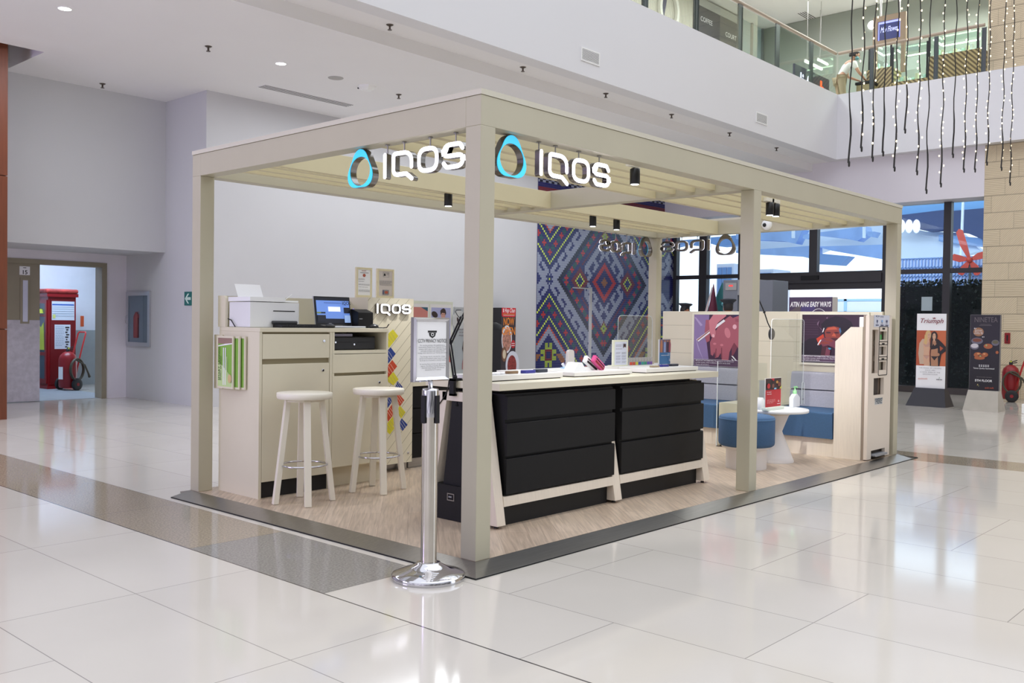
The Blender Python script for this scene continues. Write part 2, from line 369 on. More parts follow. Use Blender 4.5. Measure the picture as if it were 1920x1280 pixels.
# stone clad wall
def stone_material():
    m = bpy.data.materials.new('ribbed_stone_cladding'); m.use_nodes = True; nt = m.node_tree; b = nt.nodes['Principled BSDF']; L = nt.links.new
    def N(op, a, b2=None, c=None):
        n = nt.nodes.new('ShaderNodeMath'); n.operation = op
        for i, v in enumerate((a, b2, c)):
            if v is None: continue
            if isinstance(v, (int, float)): n.inputs[i].default_value = v
            else: L(v, n.inputs[i])
        return n.outputs[0]
    tc = nt.nodes.new('ShaderNodeTexCoord'); sp = nt.nodes.new('ShaderNodeSeparateXYZ'); L(tc.outputs['Object'], sp.inputs[0])
    y, z = sp.outputs['Y'], sp.outputs['Z']
    r = N('DIVIDE', z, .318); row = N('FLOOR', r); fz = N('SUBTRACT', r, row)
    off = N('MULTIPLY', N('FLOORED_MODULO', N('MULTIPLY', row, .37), 1), 1.0)
    t = N('ADD', N('DIVIDE', y, .62), off); c = N('FLOOR', t); fy = N('SUBTRACT', t, c)
    joint = N('MAXIMUM', N('MAXIMUM', N('LESS_THAN', fz, .035), N('GREATER_THAN', fz, .975)), N('LESS_THAN', fy, .012))
    cx = nt.nodes.new('ShaderNodeCombineXYZ'); L(row, cx.inputs[0]); L(c, cx.inputs[1])
    w = nt.nodes.new('ShaderNodeTexWhiteNoise'); L(cx.outputs[0], w.inputs['Vector'])
    diag = N('GREATER_THAN', w.outputs['Value'], .55)
    s1 = N('SINE', N('MULTIPLY', N('ADD', y, z), 150)); s2 = N('SINE', N('MULTIPLY', z, 190))
    rib = N('ADD', N('MULTIPLY', s1, diag), N('MULTIPLY', s2, N('SUBTRACT', 1, diag)))
    tone = N('ADD', N('MULTIPLY', w.outputs['Value'], .09), N('ADD', .92, N('MULTIPLY', rib, .05)))
    tone2 = N('MULTIPLY', tone, N('SUBTRACT', 1, N('MULTIPLY', joint, .38)))
    v = nt.nodes.new('ShaderNodeVectorMath'); v.operation = 'SCALE'; v.inputs[0].default_value = lin((212, 196, 166))[:3]; L(tone2, v.inputs['Scale']); L(v.outputs[0], b.inputs['Base Color'])
    bp = nt.nodes.new('ShaderNodeBump'); bp.inputs['Strength'].default_value = .4; bp.inputs['Distance'].default_value = .006
    L(N('SUBTRACT', rib, N('MULTIPLY', joint, 3)), bp.inputs['Height']); L(bp.outputs[0], b.inputs['Normal'])
    b.inputs['Roughness'].default_value = .7
    return m
struct('wall_stone', MB().box((15.705, -15, 0), (17.5, 1.95, 9.6)), stone_material())
# timber clad column at the left
M_timber = mat('reddish_timber_veneer', (108, 56, 33), .45, noise=.12, nscale=6, stretch=(8, 8, .5))
b = MB()
for z0, z1 in ((0, 1.13), (1.14, 3.05), (3.06, 4.95)): b.box((.2, 9.2, z0), (.97, 9.75, z1))
b.box((.22, 9.22, 0), (.95, 9.73, 4.95))
struct('wall_timber_column', b, M_timber)
# ---- glazed entrance
w1 = tag(bpy.data.objects.new('window_1', None), kind='structure'); COL.objects.link(w1); w1.location = (16.13, 5, 0); ORG['window_1'] = Vector(w1.location)
XG = 16.13
for ya, yb2 in ((8.98, 9.087), (8.15, 8.35), (7.16, 7.32), (5.42, 5.60), (3.9, 4.0), (2.66, 2.80), (1.95, 2.05)):
    z0 = 2.42 if (5.4 < ya < 5.5) else 0
    MB().box((XG-.02, ya, z0), (XG+.13, yb2, 3.82)).build('mullion', M_dark, w1)
MB().box((XG-.01, 1.95, 2.41), (XG+.12, 9.087, 2.50)).build('transom', M_dark, w1)
MB().box((XG-.06, 4.0, 2.26), (XG+.14, 7.16, 2.45)).box((XG-.02, 4.0, 2.12), (XG+.10, 5.15, 2.26)).box((XG, 5.15, 2.12), (XG+.12, 7.16, 2.26)).build('sliding_door_header', M_dark, w1)
MB().box((XG-.09, 5.35, 2.33), (XG-.06, 5.75, 2.42)).build('door_sensor', M_black, w1)
MB().box((XG-.01, 1.95, 0), (XG+.12, 4.0, .13)).box((XG-.01, 7.16, 0), (XG+.12, 9.087, .13)).build('sill', mat('bronze_sill', (62, 55, 50), .4), w1)
b = MB().box((XG+.05, 1.95, .13), (XG+.06, 4.0, 3.82)).box((XG+.05, 7.2, .13), (XG+.06, 9.08, 3.82)).box((XG+.05, 4.0, 2.45), (XG+.06, 7.2, 3.82)); b.build('pane', M_glass, w1)
# ---- mosaic
NU0, NU1, NV = -49, 60, 47
T = .0463
mz = {k: mat('mosaic_'+k, c, .25) for k, c in dict(navy=(30, 33, 98), dnavy=(20, 20, 44), grey=(150, 156, 178), red=(178, 44, 40), dred=(112, 30, 42), green=(28, 82, 78), yellow=(206, 226, 84), brown=(150, 96, 56), orange=(196, 74, 40), lime=(158, 178, 66)).items()}
def mosaic(u, v):
    V = abs(v); U = abs(u)
    Uf = 41-abs(U-41) if U < 51 else abs(56-U)+27
    p = Uf+V; q = Uf-V
    if v >= 43: return 'dnavy' if ((u//2)+(v//2)) % 2 else 'grey'
    if v in (39, 40): return 'dred'
    if v == 41 or v == 42: return 'navy'
    if v == 38: return 'dnavy'
    if U <= 35 and p <= 35:
        d = U+V
        if U+V <= 3: return 'brown' if U+V <= 2 else 'navy'
        if U+V <= 6: return 'navy'
        if U+V <= 9: return 'red'
        du = abs(U-19)+V
        if du == 3 and True: return 'yellow'
        if du < 3: return 'navy'
        if du <= 6: return 'dred'
        dv = U+abs(V-22)
        if dv == 0: return 'navy'
        if dv <= 2: return 'lime'
        if dv == 3: return 'dred'
        if 19 <= d <= 22 and (U <= 15 and V <= 20): return 'grey'
        if U <= 16 and V <= 18 and 13 <= d <= 18:
            qq = (U-V+3) % 10
            if d >= 16 and qq < 3: return 'grey'
            if 13 <= d <= 15 and qq < 8 and not (d == 15 and qq > 5): return 'grey'
        if d == 25 and (V > 7): return 'dred'
        # crosses along d=30
        for m_ in range(-1, 16):
            cu, cv = 29-2*m_, 1+2*m_
            dd = (abs(U-cu), abs(V-cv))
            if dd in ((0, 0), (1, 0), (0, 1)) and (abs(V-cv)+abs(U-cu) <= 1): return 'red' if m_ % 2 == 0 else 'green'
            if m_ % 2 and dd == (1, 1) and (U-cu)*(V-cv) < 0: return 'green'
        if d >= 33: return 'dnavy'
        return 'navy'
    if 36 <= p <= 39: return 'grey'
    if V <= 1 and abs(Uf-41) <= 1 and U < 51: return 'yellow' if V == 0 and Uf == 41 else 'navy'
    if 40 <= p <= 45 and V < 34:
        qq = (q-24) % 10
        if qq < 4 and p < 44: return 'grey'
        if 42 <= p <= 44 and (qq < 3 or qq > 4): return 'grey'
        return 'navy'
    if p == 48: return 'yellow'
    if p == 58: return 'yellow'
    if 51 <= p <= 55:
        for m_ in range(-2, 22):
            cu, cv = 41-2*m_, 12+2*m_
            dd = abs(Uf-cu)+abs(V-cv)
            if dd <= 1: return 'red' if m_ % 2 == 0 else 'green'
    if p == 62: return 'orange'
    if p in (63, 64, 65): return 'grey'
    su, sv = Uf-41, V-34
    a, c = abs(su), abs(sv)
    if a <= 2 and c <= 2: return 'navy' if (a < 2 and c < 2) else 'dred'
    if a <= 2 and c <= 5: return 'lime' if not (c >= 4 and a == 0) else 'navy'
    if c <= 2 and a <= 5: return 'lime' if not (a >= 4 and c == 0) else 'navy'
    if abs(Uf-31)+0*V <= (38-V) and 34 <= V <= 38: return 'brown'
    return 'navy'
b = MB(); rm = random.Random(3)
b.use(mat('mosaic_grout', (96, 98, 134), .7)); b.box((13.32+NU0*T-T/2, YB-.012, 2.22-NV*T-T/2), (16.12, YB-.001, 2.22+NV*T+T/2))
g_ = .0019; yf = YB-.0165
for v in range(-NV, NV+1):
    for u in range(NU0, NU1+1):
        x0 = 13.32+u*T-T/2+g_; z0 = 2.22+v*T-T/2+g_; x1 = x0+T-2*g_; z1 = z0+T-2*g_
        if x1 > 16.12: continue
        b.use(mz[mosaic(u, v)]); b.add([(x0, yf, z0), (x1, yf, z0), (x1, yf, z1), (x0, yf, z1)], [(0, 1, 2, 3)])
mo = b.build('mosaic_mural'); tag(mo, 'woven-pattern mosaic of navy, grey and red tiles filling the back wall behind the kiosk', 'mosaic')
# ---- outdoors
M_conc = mat('sunlit_concrete', (225, 226, 228), .8, noise=.05); M_can = mat('daylit_canopy_steel', (150, 184, 236), .6, noise=.1, nscale=2); M_can2 = mat('daylit_canopy_panel', (222, 238, 255), .7)  # blue cast and brightness of daylight are put into the canopy colours
tag(MB().box((16.2, -40, -.3), (75, 60, -.03)).build('ground', M_conc), kind='structure')
# ================================================================== KIOSK
L_, W_, XM, PW = 2.934, 6.045, 2.976, .112
HB, HC, HT, HZ = 2.335, 2.492, 2.523, .039
# ---- raised platform: timber-look vinyl with a steel ramp edge
def vinyl_material():
    m = bpy.data.materials.new('pale_oak_vinyl'); m.use_nodes = True; nt = m.node_tree; b = nt.nodes['Principled BSDF']; L = nt.links.new
    tc = nt.nodes.new('ShaderNodeTexCoord'); mp = nt.nodes.new('ShaderNodeMapping'); L(tc.outputs['Object'], mp.inputs[0]); mp.inputs['Rotation'].default_value = (0, 0, radians(-48)); mp.inputs['Scale'].default_value = (1, 1, 1)
    br = nt.nodes.new('ShaderNodeTexBrick'); L(mp.outputs[0], br.inputs['Vector']); br.inputs['Scale'].default_value = 1; br.inputs['Brick Width'].default_value = 1.2; br.inputs['Row Height'].default_value = .18
    br.inputs['Mortar Size'].default_value = .0012; br.inputs['Color1'].default_value = lin((190, 172, 152)); br.inputs['Color2'].default_value = lin((176, 157, 137)); br.inputs['Mortar'].default_value = lin((150, 128, 110))
    m2 = nt.nodes.new('ShaderNodeMapping'); L(mp.outputs[0], m2.inputs[0]); m2.inputs['Scale'].default_value = (1.5, 26, 1)
    n = nt.nodes.new('ShaderNodeTexNoise'); n.inputs['Scale'].default_value = 2.2; n.inputs['Detail'].default_value = 7; n.inputs['Distortion'].default_value = .6; L(m2.outputs[0], n.inputs['Vector'])
    r = nt.nodes.new('ShaderNodeMapRange'); r.inputs[1].default_value = .3; r.inputs[2].default_value = .7; r.inputs[3].default_value = .74; r.inputs[4].default_value = 1.2; L(n.outputs[0], r.inputs[0])
    v = nt.nodes.new('ShaderNodeVectorMath'); v.operation = 'SCALE'; L(br.outputs[0], v.inputs[0]); L(r.outputs[0], v.inputs['Scale']); L(v.outputs[0], b.inputs['Base Color'])
    b.inputs['Roughness'].default_value = .36; return m
pl = thing('kiosk_platform', (3, 1.45, 0), 'low raised pale timber-look floor of the kiosk with a sloping steel edge', 'platform')
MB().box((0, 0, .001), (W_, L_, HZ)).build('timber_deck', vinyl_material(), pl)
r_ = .15
b = MB()   # sloping steel edge strips, mitred at the corners, with a turned up lip
def ramp(a, c, ao, co):
    a, c, ao, co = [Vector(p) for p in (a, c, ao, co)]
    lo = Vector((0, 0, .008)); bt = Vector((0, 0, .0005))
    z = Vector((0, 0, HZ-.0005))
    P = [a+z, c+z, co+lo, ao+lo, a+bt, c+bt, co+bt, ao+bt]
    b.add(P, [(0, 3, 2, 1), (3, 7, 6, 2), (4, 5, 6, 7), (0, 4, 7, 3), (1, 2, 6, 5)])
ramp((0, 0, 0), (0, L_, 0), (-r_, -r_, 0), (-r_, L_, 0))
b2 = b; ramp((XM*.62, 0, 0), (0, 0, 0), (XM*.62, -r_, 0), (-r_, -r_, 0)); ramp((W_, 0, 0), (XM*.62+.003, 0, 0), (W_, -r_, 0), (XM*.62+.003, -r_, 0))
ramp((W_, L_, 0), (W_, 0, 0), (W_+r_, L_, 0), (W_+r_, -r_, 0)) ; ramp((0, L_, 0), (W_, L_, 0), (0, L_+r_, 0), (W_, L_+r_, 0))
b.build('steel_ramp_edge', M_steel, pl)
b = MB(); b.box((-r_-.004, -r_-.004, .0005), (W_+r_, -r_+.001, .006)).box((-r_-.004, -r_, .0005), (-r_+.001, L_, .006)); b.build('rubber_lip', M_black, pl)
# ---- pergola frame
M_inner = mat('cream_slat_warm_bounce', (208, 198, 162), .5, noise=.02, nscale=3)  # yellow of the warm bounce light is put into the slat colour
kf = thing('kiosk_pergola', (3, 1.45, HZ), 'cream open frame pergola of square posts and beams carrying the hanging signs', 'kiosk frame')
for nm, x, y, w in (('post', 0, 0, PW), ('post', 0, L_-PW, PW), ('post', XM, 0, .116), ('post', W_-PW, 0, PW), ('post', W_-PW, L_-PW, PW), ('post', XM, L_-PW, .116)):
    if (x, y) == (XM, L_-PW): continue
    MB().box((x, y, HZ), (x+w, y+PW, HB)).build(nm, M_frame, kf, .003)
for a, c in (((0, 0, HB), (W_, PW, HC)), ((0, L_-PW, HB), (W_, L_, HC)), ((0, PW, HB), (PW, L_-PW, HC)), ((W_-PW, PW, HB), (W_, L_-PW, HC)), ((XM, PW, HB), (XM+.116, L_-PW, HC))):
    MB().box(a, c).build('beam', M_frame, kf, .002)
for a, c in (((PW, .885, HB), (XM, .935, HC-.01)), ((XM+.116, .885, HB), (W_-PW, .935, HC-.01)), ((PW, L_-.93, HB), (XM, L_-.88, HC-.01)), ((XM+.116, L_-.93, HB), (W_-PW, L_-.88, HC-.01))):
    MB().box(a, c).build('inner_beam', M_inner, kf, .002)
for x0, x1 in ((PW, XM), (XM+.116, W_-PW)):
    for y in (.335, .515, .695, L_-.74, L_-.565, L_-.40):
        MB().box((x0, y, HB+.022), (x1, y+.05, HC-.03)).build('slat', M_inner, kf)
b = MB().box((-.004, -.004, HC+.002), (W_+.004, .03, HT)).box((-.004, .03, HC+.002), (.03, L_+.004, HT)).box((.03, L_-.03, HC+.002), (W_+.004, L_+.004, HT)).box((W_-.03, .03, HC+.002), (W_+.004, L_-.03, HT)); b.build('cap_strip', mat('off_white_trim', (204, 199, 182), .5), kf)

# ---- hanging signs: lettering and ring, built in a local (s right, t up, n out) frame
def stroke_outline(path, hw, closed=False, cap=6):
    P = [Vector((p[0], p[1], 0)) for p in path]; n = len(P); Lf = []; Rt = []
    for i in range(n):
        a = P[i-1] if (i > 0 or closed) else P[i]; c = P[(i+1) % n] if (i < n-1 or closed) else P[i]
        t = (c-a).normalized(); nn = Vector((-t.y, t.x, 0))
        d1_ = (P[i]-a); d2_ = (c-P[i]); k = 1
        if d1_.length > 1e-9 and d2_.length > 1e-9:
            cs = max(-1, min(1, d1_.normalized().dot(d2_.normalized()))); k = min(1.6, 1/max(.4, math.sqrt((1+cs)/2)))
        Lf.append(P[i]+nn*hw*k); Rt.append(P[i]-nn*hw*k)
    if closed: return Lf, Rt
    t1 = (P[-1]-P[-2]).normalized(); t0 = (P[0]-P[1]).normalized(); out = list(Lf)
    a1 = math.atan2(Lf[-1].y-P[-1].y, Lf[-1].x-P[-1].x)
    for i in range(1, cap): w = a1-pi*i/cap; out.append(P[-1]+Vector((cos(w), sin(w), 0))*hw)
    out += Rt[::-1]
    a0 = math.atan2(Rt[0].y-P[0].y, Rt[0].x-P[0].x)
    for i in range(1, cap): w = a0-pi*i/cap; out.append(P[0]+Vector((cos(w), sin(w), 0))*hw)
    return out, None
def rnd(pts, rs, closed=False, seg=6):    # polyline with rounded corners
    out = []; n = len(pts)
    for i in range(n):
        p = Vector(pts[i]).to_2d()
        if (not closed and i in (0, n-1)) or rs[i] == 0: out.append(p); continue
        a = Vector(pts[i-1]).to_2d(); c = Vector(pts[(i+1) % n]).to_2d()
        da = (a-p).normalized(); dc = (c-p).normalized(); ang = da.angle(dc); tl = rs[i]/math.tan(ang/2)
        p0 = p+da*tl; p1 = p+dc*tl
        for k in range(seg+1):
            t = k/seg; out.append(p0*(1-t)**2+p*2*t*(1-t)+p1*t*t)
    return out
# glyphs in units of letter height (baseline 0, top 1)
GL = {'I': ([(.12, .06), (.12, .94)], False), }
q_ = rnd([(.98, .33), (.98, .92), (.14, .92), (.14, .08), (.74, .08), (1.0, -.14)], [0, .40, .12, .22, .12, 0]); GL['Q'] = (q_, False)
o_ = rnd([(.98, .92), (.14, .92), (.14, .08), (.98, .08)], [.34]*4, True); GL['O'] = (o_, True)
s_ = rnd([(.95, .74), (.84, .92), (.12, .92), (.12, .5), (.98, .5), (.98, .08), (.26, .08), (.13, .24)], [0, .14, .30, .22, .22, .30, .16, 0]); GL['S'] = (s_, False)
def letter(root, ch, frame, s0, t0, h, wk, depth, rod=0, hw=.086):
    O, R, U, N = frame; pts, cl = GL[ch]
    def tr(p, n): return O+R*(s0+p[0]*h*wk)+U*(t0+p[1]*h)+N*n
    path = [(p[0]*wk*h, p[1]*h) for p in pts]
    Lf, Rt = stroke_outline(path, hw*h, cl)
    def w(pl, n): return [O+R*(s0+p.x)+U*(t0+p.y)+N*n for p in pl]
    b = MB()
    if cl: b.ring(w(Rt, -depth), w(Lf, -depth), N*depth) if True else None
    else: b.prism(w(Lf, -depth), N*depth)
    ltr = b.build('letter_'+ch.lower(), M_sign, root)
    Lf2, Rt2 = stroke_outline(path, hw*h*.93, cl)
    fb = MB()
    if cl: fb.ring(w(Rt2, .0005), w(Lf2, .0005), N*.004)
    else: fb.prism(w(Lf2, .0005), N*.004)
    fb.build('lit_face', M_glow, ltr)
    if rod:
        m = sum((p[0] for p in path))/len(path)
        if ch == 'I': m = path[0][0]
        a = O+R*(s0+m)+U*(t0+h*1.02)-N*depth*.5; c = Vector((a.x, a.y, HB-.002))
        rb = MB().tube([a, c], .004, 8); rb.lathe((c.x, c.y, c.z-.005), [(.014, 0), (.014, .005)], 12); rb.build('hanger_rod', M_steel, ltr)
def letters_sign(O, R, N, label, width, h=.145, depth=.035, rod=1, name='letter_sign', cat='sign', group=None):
    R = Vector(R); N = Vector(N); U = Vector((0, 0, 1)); O = Vector(O)
    root = thing(name, O, label, cat, group); k = width/.672
    for ch, s0, wk in (('I', 0, 1), ('Q', .068*k, 1.28), ('O', .288*k, 1.20), ('S', .492*k, 1.22)):
        letter(root, ch, (O, R, U, N), s0, 0, h, wk*k*(.138/h)*1.05, depth, rod)
    return root
def ring_sign(O, R, N, label, w=.235, h=.232, depth=.045):
    R = Vector(R); N = Vector(N); U = Vector((0, 0, 1)); O = Vector(O); n = 60
    root = thing('ring_sign', O, label, 'sign')
    out = []; inn = []
    tri = [Vector((cos(w)*(1+.13*cos(3*(w-pi/2))), sin(w)*(1+.13*cos(3*(w-pi/2))))) for w in [2*pi*i/n for i in range(n)]]
    ymin = min(p.y for p in tri); ymax = max(p.y for p in tri); xm = max(p.x for p in tri)
    m = len(tri)
    for p in tri:
        x = p.x/xm*w/2; y = (p.y-ymin)/(ymax-ymin)*h
        # bulge the sides a little
        out.append((x, y)); 
    c = (0, h*.42); a = []
    for x, y in out:
        w_ = math.atan2(y-c[1], x-c[0]); a.append((c[0]+cos(w_)*w*.40, c[1]+sin(w_)*h*.37))
    def P(q, d): return O+R*q[0]+U*q[1]+N*d
    MB().ring([P(q, -depth) for q in out], [P(q, -depth) for q in a], N*depth).build('metal_ring', M_sign, root)
    def sh(q, f): return (q[0]*f, c[1]+(q[1]-c[1])*f)
    MB().ring([P(sh(q, .985), .0005) for q in out], [P(sh(q, 1.02), .0005) for q in a], N*.004).build('lit_face', M_cyan, root)
    return root
letters_sign((.05, .843, 2.135), (0, -1, 0), (-1, 0, 0), 'glowing white IQOS letters hung under the left beam, left of the front post', .672)
ring_sign((.05, 1.055, 2.102), (0, -1, 0), (-1, 0, 0), 'blue-faced rounded ring sign under the left beam, left of the front post')
letters_sign((.527, .05, 2.142), (1, 0, 0), (0, -1, 0), 'glowing white IQOS letters hung under the right beam, right of the front post', .672)
ring_sign((.296, .05, 2.10), (1, 0, 0), (0, -1, 0), 'blue-faced rounded ring sign under the right beam, right of the front post', .24)
letters_sign((5.54, L_-.05, 2.115), (-1, 0, 0), (0, 1, 0), 'metal backs of IQOS letters hung in front of the mosaic', .66, .13)
ring_sign((5.748, L_-.05, 2.10), (-1, 0, 0), (0, 1, 0), 'metal back of the ring sign in front of the mosaic beside the rear post')
letters_sign((W_-.05, 2.135, 2.165), (0, 1, 0), (1, 0, 0), 'metal backs of IQOS letters hung in front of the entrance glass', .65, .125)
ring_sign((W_-.05, 1.927, 2.10), (0, 1, 0), (1, 0, 0), 'metal back of the ring sign in front of the entrance glass', .235)

# ---- track spotlights (each head carries its lamp)
def spot(x, y, z, label, aim, power=40, two=False):
    root = thing('spotlight', (x, y, z), label, 'spotlight', None)
    MB().lathe((x, y, z-.10), [(.033, 0), (.034, .002), (.034, .10), (.026, .106)], 20).build('lamp_head', mat('black_spotlight_housing', (18, 18, 20), .4), root)
    MB().lathe((x, y, z-.103), [(.001, 0), (.027, 0), (.027, .002)], 20).build('lens', M_lamp, root)
    MB().box((x-.09, y-.014, z+.012), (x+.05, y+.014, z+.042)).box((x-.014, y-.012, z-.0), (x+.014, y+.012, z+.012)).build('track_adaptor', mat('white_track', (232, 228, 214), .4), root)
    l = bpy.data.lights.new('spot_lamp', 'SPOT'); l.energy = power; l.spot_size = radians(78); l.spot_blend = .45; l.shadow_soft_size = .03; l.color = (1, .985, .97)
    o = bpy.data.objects.new('spot_lamp', l); COL.objects.link(o); o.location = (x, y, z-.112)
    o.rotation_euler = (Vector(aim)-Vector((x, y, z-.112))).to_track_quat('-Z', 'Y').to_euler()
    return root
zt = HB+.01
spot(1.80, 2.11, zt, 'black spotlight over the left cabinet, seen left of the front post', (1.6, 2.0, 0))
spot(3.74, 2.11, zt, 'black spotlight left of a pair in front of the mosaic', (3.7, 1.5, 0))
spot(4.13, 2.11, zt, 'black spotlight right of a pair in front of the mosaic', (4.2, 1.6, 0))
spot(1.72, .22, zt, 'black spotlight under the right beam, left of the middle post', (1.9, .8, 0))
spot(3.86, .32, zt, 'black spotlight just right of the middle post', (4.45, .6, 0), 50)
spot(3.97, .32, zt, 'black spotlight furthest right, paired beside the middle post', (5.9, 1.25, .9), 110)
# ---- dome camera on the far beam
c_ = onX(1437, 421, W_-PW-.02)
cc = thing('dome_camera', c_, 'round white security camera on the far cross beam beside the middle post', 'security camera')
MB().lathe((W_-PW, c_.y, c_.z), [(.058, 0), (.058, -.012), (.052, -.03), (.036, -.045), (.01, -.05)][::-1], 28, axis='x').build('housing', M_white, cc)
MB().ball((W_-PW-.046, c_.y+.008, c_.z-.006), .022, 14, 8).build('lens', M_ink, cc)
# ================================================================== LEFT CABINETS
YF = 2.276; ZTOP = 1.243; X0, X1, X2 = .149, .777, 1.32
def lock(x, y, z, parent):
    b = MB().use(M_chrome).lathe((x, y, z), [(.011, 0), (.011, -.004), (.008, -.006)], 16, axis='y'); b.use(M_ink).box((x-.0015, y-.0075, z-.005), (x+.0015, y-.006, z+.005)); b.build('lock', None, parent)
ca = thing('storage_cabinet', (.46, 2.5, HZ), 'cream cabinet at the left post, under the white printer', 'cabinet')
b = MB().box((X0, YF, HZ), (X0+.022, 2.80, ZTOP-.03)).box((X1-.022, YF, HZ), (X1, 2.80, ZTOP-.03)).box((X0+.022, 2.78, HZ), (X1-.022, 2.80, ZTOP-.03)).box((X0+.022, YF+.05, .15), (X1-.022, 2.78, .17)).box((X0+.022, YF+.022, .985), (X1-.022, 2.78, 1.02))
b.build('carcass', M_cream, ca)
MB().use(M_ink).box((X0+.022, YF+.03, HZ), (X1-.022, YF+.05, .15)).build('plinth', None, ca)
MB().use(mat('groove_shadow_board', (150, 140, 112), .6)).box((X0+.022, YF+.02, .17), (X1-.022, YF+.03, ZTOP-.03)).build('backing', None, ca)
dr = MB().box((X0+.026, YF, 1.022), (X1-.026, YF+.02, 1.198)).build('drawer', M_cream, ca, .002); lock(.700, YF, 1.147, dr)
dr = MB().box((X0+.026, YF, .155), (X1-.026, YF+.02, .985)).build('door', M_cream, ca, .002); lock(.692, YF, .93, dr)
cb = thing('till_cabinet', (1.05, 2.5, HZ), 'cream cabinet with an open niche for the cash drawer, right of the printer cabinet', 'cabinet')
b = MB().box((X1+.002, YF, .19), (X1+.02, 2.80, ZTOP-.03)).box((X2-.018, YF, .19), (X2, 2.80, ZTOP-.03)).box((X1+.02, 2.78, .19), (X2-.018, 2.80, ZTOP-.03)).box((X1+.02, YF, 1.05), (X2-.018, 2.78, 1.075)).box((X1+.02, YF+.02, .19), (X2-.018, 2.78, .21)).box((X1+.002, YF+.08, HZ), (X2, 2.78, .19))
b.build('carcass', M_cream, cb)
MB().box((X1+.004, YF-.002, .905), (X2-.002, YF+.018, 1.045)).build('drawer', M_cream, cb, .002)
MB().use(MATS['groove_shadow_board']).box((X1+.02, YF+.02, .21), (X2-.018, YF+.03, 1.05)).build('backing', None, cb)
dr = MB().box((X1+.004, YF-.002, .195), (X2-.002, YF+.018, .882)).build('door', M_cream, cb, .002); lock(1.232, YF-.002, .82, dr)
ct = thing('cabinet_worktop', (.73, 2.5, ZTOP-.03), 'cream worktop running over both left cabinets', 'worktop')
up_ = thing('upstand_board', (.85, 2.81, ZTOP), 'cream upstand board behind the printer and laptop', 'board')
MB().box((X0, YF-.004, ZTOP-.03), (X2, 2.80, ZTOP)).build('slab', M_cream, ct, .003)
b = MB().box((X0, 2.80, ZTOP), (1.56, 2.822, 1.472)); pts = rnd([(2.72, ZTOP), (2.72, 1.472), (2.80, 1.472), (2.80, ZTOP)], [0, .035, 0, 0]); b.prism([(X0, p.x, p.y) for p in pts], (.02, 0, 0)); b.build('board', M_cream, up_)
# chevron clad sign cabinet
YP = 2.55; PX0, PX1, PZ0, PZ1 = 1.335, 1.83, .107, 1.492
cp = thing('sign_cabinet', (1.58, 2.7, HZ), 'tall cream cabinet with diagonal grooves, colourful tiles and glowing IQOS letters', 'cabinet')
b = MB().box((PX0, YP, PZ0), (PX1, 2.795, PZ1)); b.build('carcass', M_cream, cp)
b = MB().use(mat('groove_line', (150, 144, 120), .6))
k = -2.0
while k < 3:   # 45 degree grooves
    a = []
    for i in range(41):
        x = PX0+(PX1-PX0)*i/40; z = k+(x-PX0)*1.0
        if PZ0 < z < PZ1: a.append((x, z))
    if len(a) > 1:
        (xa, za), (xb, zb) = a[0], a[-1]; w = .0022
        b.prism([(xa, YP-.0008, za-w), (xb, YP-.0008, zb-w), (xb, YP-.0008, zb+w), (xa, YP-.0008, za+w)], (0, .0006, 0))
    k += .105
b.build('groove_lines', None, cp)
MB().use(M_steel).box((1.79, YP+.05, HZ), (1.815, YP+.07, PZ0)).box((1.36, YP+.05, HZ), (1.385, YP+.07, PZ0)).build('foot', None, cp)
MB().box((PX0-.0, YP+.12, HZ), (PX1+.02, YP+.13, PZ0)).build('kick_board', M_steel, cp)
def pxp(l, ox, oy, k): return [(ox+x/k, oy+y/k) for x, y in l]
TY, TB, TR = mat('tile_yellow', (206, 196, 46), .5), mat('tile_blue', (34, 58, 132), .5), mat('tile_red', (188, 66, 34), .5)
A_, B_ = (590, 500, 6.4), (590, 680, 5.8167)
tiles = [(TY, [(850, 835), (940, 750), (1002, 830), (890, 975)], A_), (TB, [(840, 1040), (912, 965), (972, 1045), (885, 1158), (850, 1120)], A_), (TR, [(840, 1235), (932, 1118), (990, 1195), (880, 1335)], A_),
 (TY, [(790, 165), (860, 100), (915, 180), (860, 245), (805, 210)], B_), (TB, [(905, 200), (960, 262), (925, 320), (878, 262)], B_), (TB, [(770, 370), (835, 290), (862, 400), (780, 515)], B_), (TR, [(905, 322), (978, 407), (930, 472), (880, 400)], B_),
 (TR, [(780, 545), (862, 425), (878, 540), (800, 642)], B_), (TY, [(930, 465), (992, 540), (945, 604), (890, 540)], B_), (TY, [(790, 660), (880, 555), (895, 680), (820, 780), (780, 740)], B_), (TB, [(950, 606), (1014, 675), (960, 742), (905, 690)], B_), (TB, [(880, 690), (915, 715), (905, 758), (870, 720)], B_)]
lm = mat('tile_line', (235, 232, 214), .5)
for m, pl_, fr in tiles:
    P_ = [onY(x, y, YP-.0015) for x, y in pxp(pl_, *fr)]; b = MB().use(m).prism(P_, (0, .0012, 0))
    xs = [p.x for p in P_]; zs = [p.z for p in P_]; cx_ = sum(xs)/len(xs); cz_ = sum(zs)/len(zs); wd = (max(xs)-min(xs)); dgn = 1 if m is not TB else 1
    b.use(lm if m is not TY else MATS['groove_line'])
    for t in (-.28, -.05, .18):
        x_ = cx_+t*wd; b.prism([(x_-.028, YP-.0019, cz_+t*wd*.2+.033), (x_+.026, YP-.0019, cz_+t*wd*.2-.033), (x_+.028, YP-.0019, cz_+t*wd*.2-.032), (x_-.026, YP-.0019, cz_+t*wd*.2+.034)], (0, .0003, 0))
    b.build('coloured_tile', None, cp)
